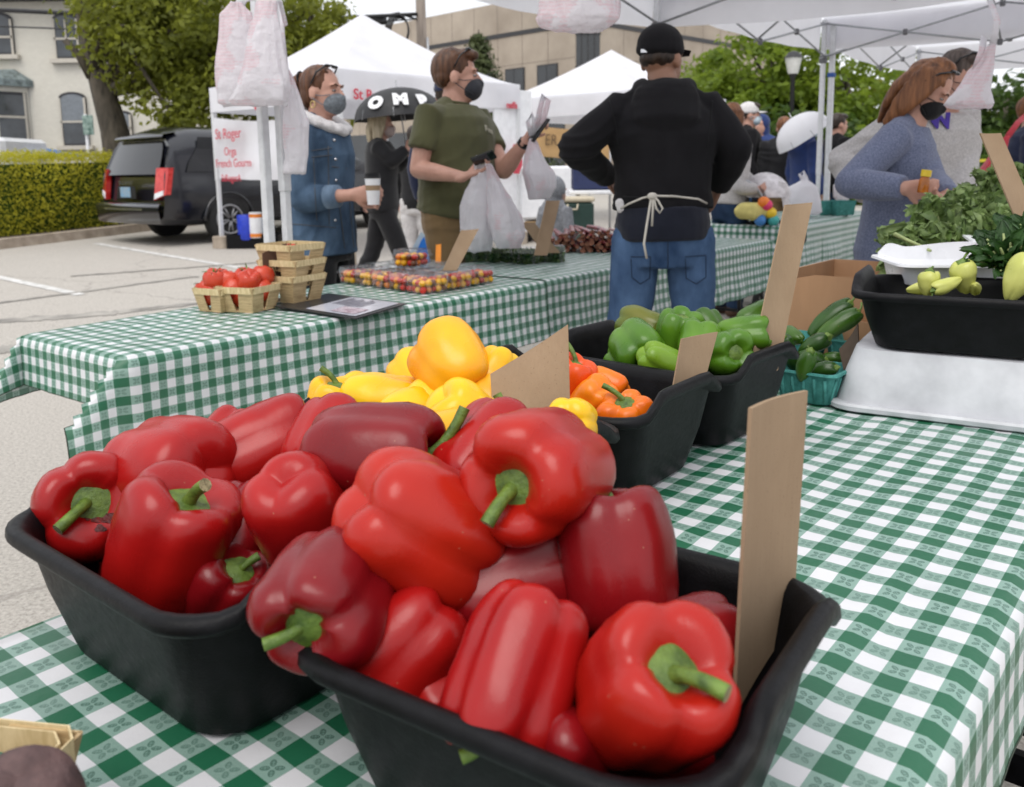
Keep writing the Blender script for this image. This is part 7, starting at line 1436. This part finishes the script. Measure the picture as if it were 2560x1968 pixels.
loftbag('grocery_bag', 'full white bag hanging from the lower hand of the man in olive', [(pd(1030, 352, YG), .015, .012, .2), (pd(1028, 385, YG), px2m(22, YG), .04, .3), (pd(1022, 440, YG), px2m(36, YG), .07, .3), (pd(1018, 500, YG), px2m(34, YG), .08, .25), (pd(1020, 535, YG), px2m(28, YG), .06, .2)], M['bagplain'], [([pd(1020, 385, YG), pd(1014, 345, YG - .01), pd(1020, 333, YG - .01)], .01), ([pd(1038, 385, YG), pd(1040, 350, YG - .01), pd(1030, 335, YG - .01)], .01)], seed=11, wr=.015)
loftbag('grocery_bag', 'printed bag hanging in front of the full white one', [(pd(1042, 350, YG - .1), .012, .01, .2), (pd(1058, 400, YG - .1), px2m(18, YG), .03, .3), (pd(1075, 460, YG - .1), px2m(32, YG), .06, .3), (pd(1085, 505, YG - .1), px2m(32, YG), .07, .2), (pd(1084, 528, YG - .1), px2m(25, YG), .05, .2)], M['bag'], seed=12, wr=.012)
loftbag('grocery_bag', 'printed bag dangling from the raised hand of the man in olive', [(pd(1136, 296, 4.58), .014, .012, .2), (pd(1140, 330, 4.58), px2m(18, 4.58), .04, .3), (pd(1150, 370, 4.58), px2m(32, 4.58), .07, .25), (pd(1156, 400, 4.58), px2m(30, 4.58), .07, .2), (pd(1150, 425, 4.58), px2m(20, 4.58), .05, .2)], M['bag'], [([pd(1140, 290, 4.58), pd(1152, 235, 4.58), pd(1160, 203, 4.58), pd(1170, 215, 4.58), pd(1160, 255, 4.58), pd(1145, 290, 4.58)], .014), ([pd(1133, 290, 4.58), pd(1126, 260, 4.58), pd(1134, 243, 4.58), pd(1140, 262, 4.58), pd(1138, 290, 4.58)], .012)], seed=13)
# --- woman in denim jacket
dw = person('woman in denim jacket with ponytail and grey mask holding a coffee cup', (-.925, 4.32), (.96, -.28), 1.755, 1.06, (0, .01), {'R': dict(e=pd(648, 425, 4.12), w=pd(752, 416, 4.03), curl=.8, d=(1, 0, .05), n=(.1, .75, 0), thumb=-1), 'L': dict(e=pd(700, 400, 4.52), w=pd(770, 420, 4.42), curl=.6)}, (-.05, -.02), 'skin', 'djacket', 'blackcloth', 'blackcloth', ('ponytail', 'hairred'), 'maskgrey', None, .006, hem=.83, fit=1.5, seed=9, sleeves='three', wr=.008, z0=0)
glasses(dw, 0); sp = dw['sp']; rt = dw['root']
cl_ = MB(); cl_.tube([sp(1.478, .112 * math.cos(a), -.012 + .112 * math.sin(a)) + Vector((0, 0, -.055 * math.sin(a))) for a in [-4.4 + 6.0 * j / 16 for j in range(17)]], [(.032, .055)] * 17, 10, dome=True); me = remesh(cl_, .008, 2, 'collar'); ripple(me, .006, 30, 3); me.materials.append(M['shearling']); link('collar', me, rt)
cf = MB(); W_, E_ = dw['WR']['R'], dw['EL']['R']; cf.tube([E_.lerp(W_, .5), E_.lerp(W_, .72)], [.056, .052], 16); cf.build('cuff', denim('light_denim', (.13, .2, .3), (.22, .3, .4)), rt, True)
sm = MB(); 
for a, b in (((.09, .118), (.07, .135)), ((-.06, .128), (-.05, .14)), ((.0, .135), (.0, .148))): sm.tube([sp(1.28, a[0], a[1]), sp(1.1, a[0] * .9, a[1] + .012), sp(.86, b[0], b[1] + .012)], .0025, 5)
sm.tube([sp(1.24, .03, .150), sp(1.25, .13, .125)], .003, 5); sm.build('seam', pmat('orange_thread', (.07, .075, .085), .8), rt, True)
tp_ = child(dw, 'top')
for xd_, yd_ in ((712, 300), (715, 340), (716, 385), (716, 430), (714, 470)):
    h_, n_ = hit(tp_, xd_, yd_)
    if h_: MB().ell(h_ + n_ * .003, (.008, .008, .008), 8).build('button', M['chrome'], rt, True, True)
pf = []
for (x0, y0), (x1, y1) in (((664, 322), (708, 316)), ((664, 336), (708, 331)), ((622, 478), (716, 486)), ((700, 312), (702, 480)), ((668, 338), (676, 470))):
    pts = []
    for k in range(13):
        h_, n_ = hit(tp_, x0 + (x1 - x0) * k / 12, y0 + (y1 - y0) * k / 12)
        if h_: pts.append(h_ + (n_ if n_.dot(CAMPOS - h_) > 0 else -n_) * .002)
    if len(pts) > 2: MB().tube(pts, .0022, 5).build('seam', bpy.data.materials['orange_thread'], rt, True, True)
er = MB(); er.tube([dw['hp'](.08 + .003 * math.cos(a), -.012 + .014 * math.cos(a), -.062 + .016 * math.sin(a)) for a in [2 * math.pi * k / 14 for k in range(15)]], .003, 6); er.build('earring', pmat('gold', (.6, .45, .2), .3, metal=.8), rt, True)
tie = MB(); tie.tube([dw['hp'](.028 * math.cos(a), -.118, .073 + .028 * math.sin(a)) for a in [2 * math.pi * k / 12 for k in range(13)]], .007, 6); tie.build('hair_tie', M['blackcloth'], rt, True)
cp = pd(797, 437, 3.98); e = empty('coffee_cup', cp, 'white paper coffee cup with black lid in her hand', 'cup'); hh = px2m(66, 3.98); r = px2m(17, 3.98); MB().lathe([(r * .72, 0), (r * .74, .002), (r * .98, hh * .84)], (0, 0, 0), 24).build('cup', M['tray'], e, True, auto=40); MB().lathe([(r * 1.05, hh * .84), (r * 1.07, hh * .88), (r * .95, hh * .9), (r * .92, hh), (r * .8, hh * 1.0)], (0, 0, 0), 24).build('lid', M['blackcloth'], e, True, auto=40); MB().lathe([(r * .81, hh * .3), (r * .93, hh * .62)], (0, 0, 0), 24, False).build('sleeve', M['card'], e, True)
# --- woman in blue sweater
bw_ = person('woman in heather blue sweater and black mask looking down', (1.57, 3.62), (.80, -.6), 1.655, .92, (0, .06), {'R': dict(e=pd(1812, 392, 3.40), w=pd(1932, 402, 3.22), curl=.85, d=(1, -.1, -.05), n=(.05, .8, .1), thumb=-1), 'L': dict(e=pd(1990, 390, 3.5), w=pd(2020, 420, 3.2), curl=.6)}, (.0, .6), 'skin', 'bluesw', 'blackcloth', 'blackcloth', ('long', 'hairauburn'), 'maskblack', None, .006, headscale=.95, hem=.76, fit=1.6, seed=14, wr=.006, z0=0)
glasses(bw_, 0)
hb_ = pd(1968, 412, 3.16); e = empty('honey_bottle', hb_, 'small amber bottle with yellow cap in her hand', 'bottle'); h = px2m(48, 3.16); r = px2m(11, 3.16); MB().lathe([(r * .9, 0), (r, .006), (r, h * .55), (r * .75, h * .72)], (0, 0, 0), 18).build('bottle', pmat('amber_glass', (.4, .12, .01), .12, .3, 20), e, True, auto=40); MB().lathe([(r * .95, h * .72), (r * .95, h), (r * .85, h * 1.01)], (0, 0, 0), 18).build('cap', pmat('yellow_cap', (.7, .5, .02), .4), e, True, auto=40); e.rotation_euler = (0, R(8), 0)
# --- man in grey sweatshirt
uwm = person('man in grey sweatshirt with purple letters behind the blue sweater', (2.09, 4.5), (.45, -.9), 1.79, 1.28, (.0, .1), {'R': dict(e=pd(1800, 345, 4.45), w=pd(1850, 420, 4.2), curl=.6), 'L': dict(e=pd(2055, 340, 4.4), w=pd(2045, 420, 4.2), curl=.6)}, (.15, .25), 'skin', 'grey', 'darkjeans', 'blackcloth', ('short', 'hairgrey'), 'maskblack', None, .007, hem=.86, fit=2.0, seed=17, wr=.009, z0=0, belly=.05)
glasses(uwm, 0); prp = pmat('purple_felt', (.05, .025, .25), .8)
print_on(child(uwm, 'top'), uwm['root'], 'W', 2003, 262, .12, prp, (.93, .3, -.1), .012, bold=.006); print_on(child(uwm, 'top'), uwm['root'], 'U', 1962, 248, .12, prp, (.93, .3, -.1), .012, bold=.006)
# --- background people
def bgp(label, xd, Y, face, H, **k): return person(label, (pd(xd, 300, Y).x, Y), face, H, vox=k.pop('vox', .011), eyes=False, wr=k.pop('wr', .007), **k)
Yu = 7.5
bl = bgp('blond woman in black under the black lettered umbrella', 812, Yu, (1, .1), 1.70, top='blackcloth', bottom='blackcloth', hair=('long', 'hairblond'), mask='maskpink', stride=.26, fit=1.6, seed=21, arms={'R': dict(e=pd(835, 345, Yu - .15), w=pd(868, 318, Yu - .1), curl=1.), 'L': dict(e=pd(850, 355, Yu + .1), w=pd(872, 330, Yu), curl=.9)})
def umbrella(label, apex, rim_c, r, shaft_to, m, letters=None):
    apex = Vector(apex); rim_c = Vector(rim_c); ax = (apex - rim_c).normalized(); a, b = frame(ax); h = (apex - rim_c).length; o = empty('umbrella', shaft_to, label, 'umbrella'); n = 48
    def P(t, th):
        sc = 1 - .055 * t * abs(math.sin(th * 4)) ; rr = r * math.sin(t * math.pi / 2) * (1.02 if t > .9 else 1) * (1 - .05 * t * t * (1 - abs(math.cos(4 * th)))); return rim_c + ax * (h * math.cos(t * math.pi / 2)) + (a * math.cos(th) + b * math.sin(th)) * rr
    mb = MB(); mb.grid([[P(max(.01, t / 8), 2 * math.pi * k / n) for k in range(n + 1)] for t in range(9)]); mb.build('canopy', m, o, True, True)
    for k in range(8):
        th = 2 * math.pi * k / 8 + math.pi / 8 * 0; MB().tube([P(t / 6, th) - ax * .008 for t in range(7)], .004, 5).build('rib', M['grey_steel'], o, True, True)
    MB().tube([Vector(shaft_to), apex + ax * .06], .006, 6).build('shaft', M['grey_steel'], o, True, True)
    return o, P, ax
um, UP, ux = umbrella('black umbrella with white letters over the blond woman', pd(846, 187, Yu), pd(853, 252, Yu), px2m(94, Yu), pd(870, 335, Yu), pmat('umbrella_black', (.014, .014, .016), .6))
wl_ = pmat('white_print', (.75, .75, .77), .6)
for ch, x, y, dx, tl, sz in (('O', 803, 222, -.42, 0, .15), ('M', 853, 214, .06, 0, .15), ('P', 902, 216, .4, 0, .15)):
    # place each letter on the cloth: find the point of the canopy seen there
    best = None
    for t in range(30, 98, 2):
        for k in range(0, 72):
            q = UP(t / 100, 2 * math.pi * k / 72); d = ray(x * D, y * D); c = CAMPOS + d * (q.y / d.y); e = (c - q).length
            if q.y < Yu + .02 and (best is None or e < best[0]): best = (e, q, t / 100, 2 * math.pi * k / 72)
    q, t, th = best[1:]; nrm = (UP(t, th + .05) - q).cross(UP(t + .03, th) - q).normalized(); nrm = -nrm if nrm.dot(CAMPOS - q) < 0 else nrm; upv = (UP(t - .05, th) - q); r_ = upv.cross(nrm); text_mesh('lettering', ch, sz, face_mat(q + nrm * .012, r_, upv), wl_, um, .004, .012)
bgp('person in black top and white trousers behind the blond woman', 886, 8.6, (.3, 1), 1.6, top='blackcloth', bottom='shearling', hair=('short', 'hairdark'), seed=22)
bgp('person in navy beanie mostly hidden behind the man in olive', 957, 6.6, (.2, .9), 1.9, top='navy', bottom='darkjeans', hair=('short', 'hairdark'), cap=('navy', False), seed=23)
bgp('child in grey hoodie with the hood up behind the rhubarb', 1185, 6.3, (.7, .7), 1.13, top='greyhood', bottom='darkjeans', hoodup=True, hair=('none', 'hairdark'), seed=24, headscale=1.3, hood=True)
bgp('woman with very long brown hair pushing the stroller', 1560, 6.95, (.92, .4), 1.68, top='grey', bottom='darkjeans', shoes='leather', hair=('verylong', 'hairauburn'), seed=25, arms={'R': dict(e=pd(1578, 400, 6.7), w=pd(1615, 405, 6.7), curl=.9), 'L': dict(e=pd(1600, 390, 7.1), w=pd(1625, 402, 7.1), curl=.9)}, hem=.9, fit=1.3)
bgp('man in white cap and dark jacket behind the stroller', 1596, 9.6, (.9, -.1), 1.82, top='blackknit', bottom='darkjeans', hair=('short', 'hairdark'), cap=('shearling', True), mask='maskpale', seed=26, fit=1.8)
bgp('person in hooded blue jacket holding a drink', 1624, 11.2, (-.5, -.6), 1.74, top='royal', bottom='darkjeans', hoodup=True, hair=('none', 'hairdark'), seed=27, fit=1.8)
bgp('person in black puffer jacket under the white umbrella', 1672, 9.4, (.1, 1), 1.66, top='blackcloth', bottom='khaki', hair=('short', 'hairauburn'), seed=28, fit=2.4, wr=.02)
bgp('blond woman in blue coat and pale mask under the white umbrella', 1722, 8.9, (.95, .2), 1.66, top='royal', bottom='darkjeans', hair=('short', 'hairblond'), mask='maskpale', seed=29, fit=2.2, hem=.62, hood=True)
umbrella('white umbrella tilted over the woman in the blue coat', pd(1690, 252, 8.8), pd(1716, 292, 8.8), px2m(60, 8.8), pd(1742, 345, 8.8), M['tentwhite'])
bgp('person in dark coat with a white bag beside the canopy leg', 1786, 9.8, (.9, .2), 1.7, top='blackknit', bottom='darkjeans', hair=('short', 'hairdark'), seed=30, fit=2., arms={'R': dict(w=pd(1797, 375, 9.5), e=pd(1790, 345, 9.6), curl=.9)})
loftbag('grocery_bag', 'small white bag carried beside the canopy leg', [(pd(1797, 378, 9.4), .02, .02, .2), (pd(1797, 395, 9.4), .09, .06, .2), (pd(1797, 420, 9.4), .09, .06, .2), (pd(1797, 430, 9.4), .05, .04, .2)], M['bagplain'], seed=14)
rp_ = bgp('person in navy coat with a red bag cut off by the right edge', 2196, 6.6, (.9, -.3), 1.7, top='navy', bottom='darkjeans', hair=('short', 'hairauburn'), seed=31, fit=2.2)
M['redbag'] = pmat('red_film', (.45, .012, .03), .35, .2, 20, bump=.3, bscale=30)
loftbag('red_bag', 'red bag slung beside the navy coat at the right edge', [(pd(2150, 290, 6.2), .015, .012, .2), (pd(2130, 330, 6.2), px2m(14, 6.2), .04, .3), (pd(2115, 370, 6.2), px2m(26, 6.2), .08, .3), (pd(2118, 400, 6.2), px2m(24, 6.2), .07, .2)], M['redbag'], [([pd(2150, 292, 6.2), pd(2172, 262, 6.3), pd(2190, 245, 6.4)], .02)], seed=15)
# --- things people left around
e = empty('blue_pouch', pd(898, 540, 4.5), 'grey and bright blue pouch hanging behind the man in olive', 'bag'); q = MB(); q.loft([[pd(898, 495, 4.6), pd(906, 500, 4.6), pd(915, 560, 4.6), pd(866, 556, 4.6)], [pd(898, 495, 4.64), pd(906, 500, 4.64), pd(915, 560, 4.64), pd(866, 556, 4.64)]]); q.build('grey_side', M['maskpale'], e, world=True); q = MB(); q.loft([[pd(898, 515, 4.58), pd(905, 505, 4.58), pd(918, 560, 4.58), pd(880, 560, 4.58)], [pd(898, 515, 4.595), pd(905, 505, 4.595), pd(918, 560, 4.595), pd(880, 560, 4.595)]]); q.build('blue_side', pmat('bright_blue', (.01, .16, .6), .5), e, world=True)
card('orange slip of paper standing among the clamshells', [(930, 522), (941, 520), (941, 560), (929, 560)], [4.05, 4.05, 4.0, 4.0], thick=.001, mat=pmat('orange_paper', (.75, .25, .02), .7), name='paper_slip')

# --- rot patch on the far left pepper
r1 = [o_ for o_ in bpy.data.objects if o_.get('label', '').endswith('wrinkled dark rot spots')][0]
rot = pmat('rotten_skin', (.03, .006, .006), .45, .6, 60, c2=(.14, .008, .008), bump=.8, bscale=160)
for cx_, cy_, rx_, ry_ in ((232, 1108, 34, 11), (186, 1104, 9, 7), (214, 1128, 12, 8)):
    g = []
    for i in range(7):
        row = []
        for j in range(15):
            a = 2 * math.pi * j / 14; rr = i / 6 * (1 + .25 * math.sin(3 * a + cx_)); h_, n_ = hit(r1, cx_ + rx_ * rr * math.cos(a), cy_ + ry_ * rr * math.sin(a))
            row.append((h_ + (n_ if n_.dot(CAMPOS - h_) > 0 else -n_) * .0006) if h_ else None)
        g.append(row)
    if all(p is not None for r_ in g for p in r_): MB().grid(g).build('rot_patch', rot, r1, True, True)
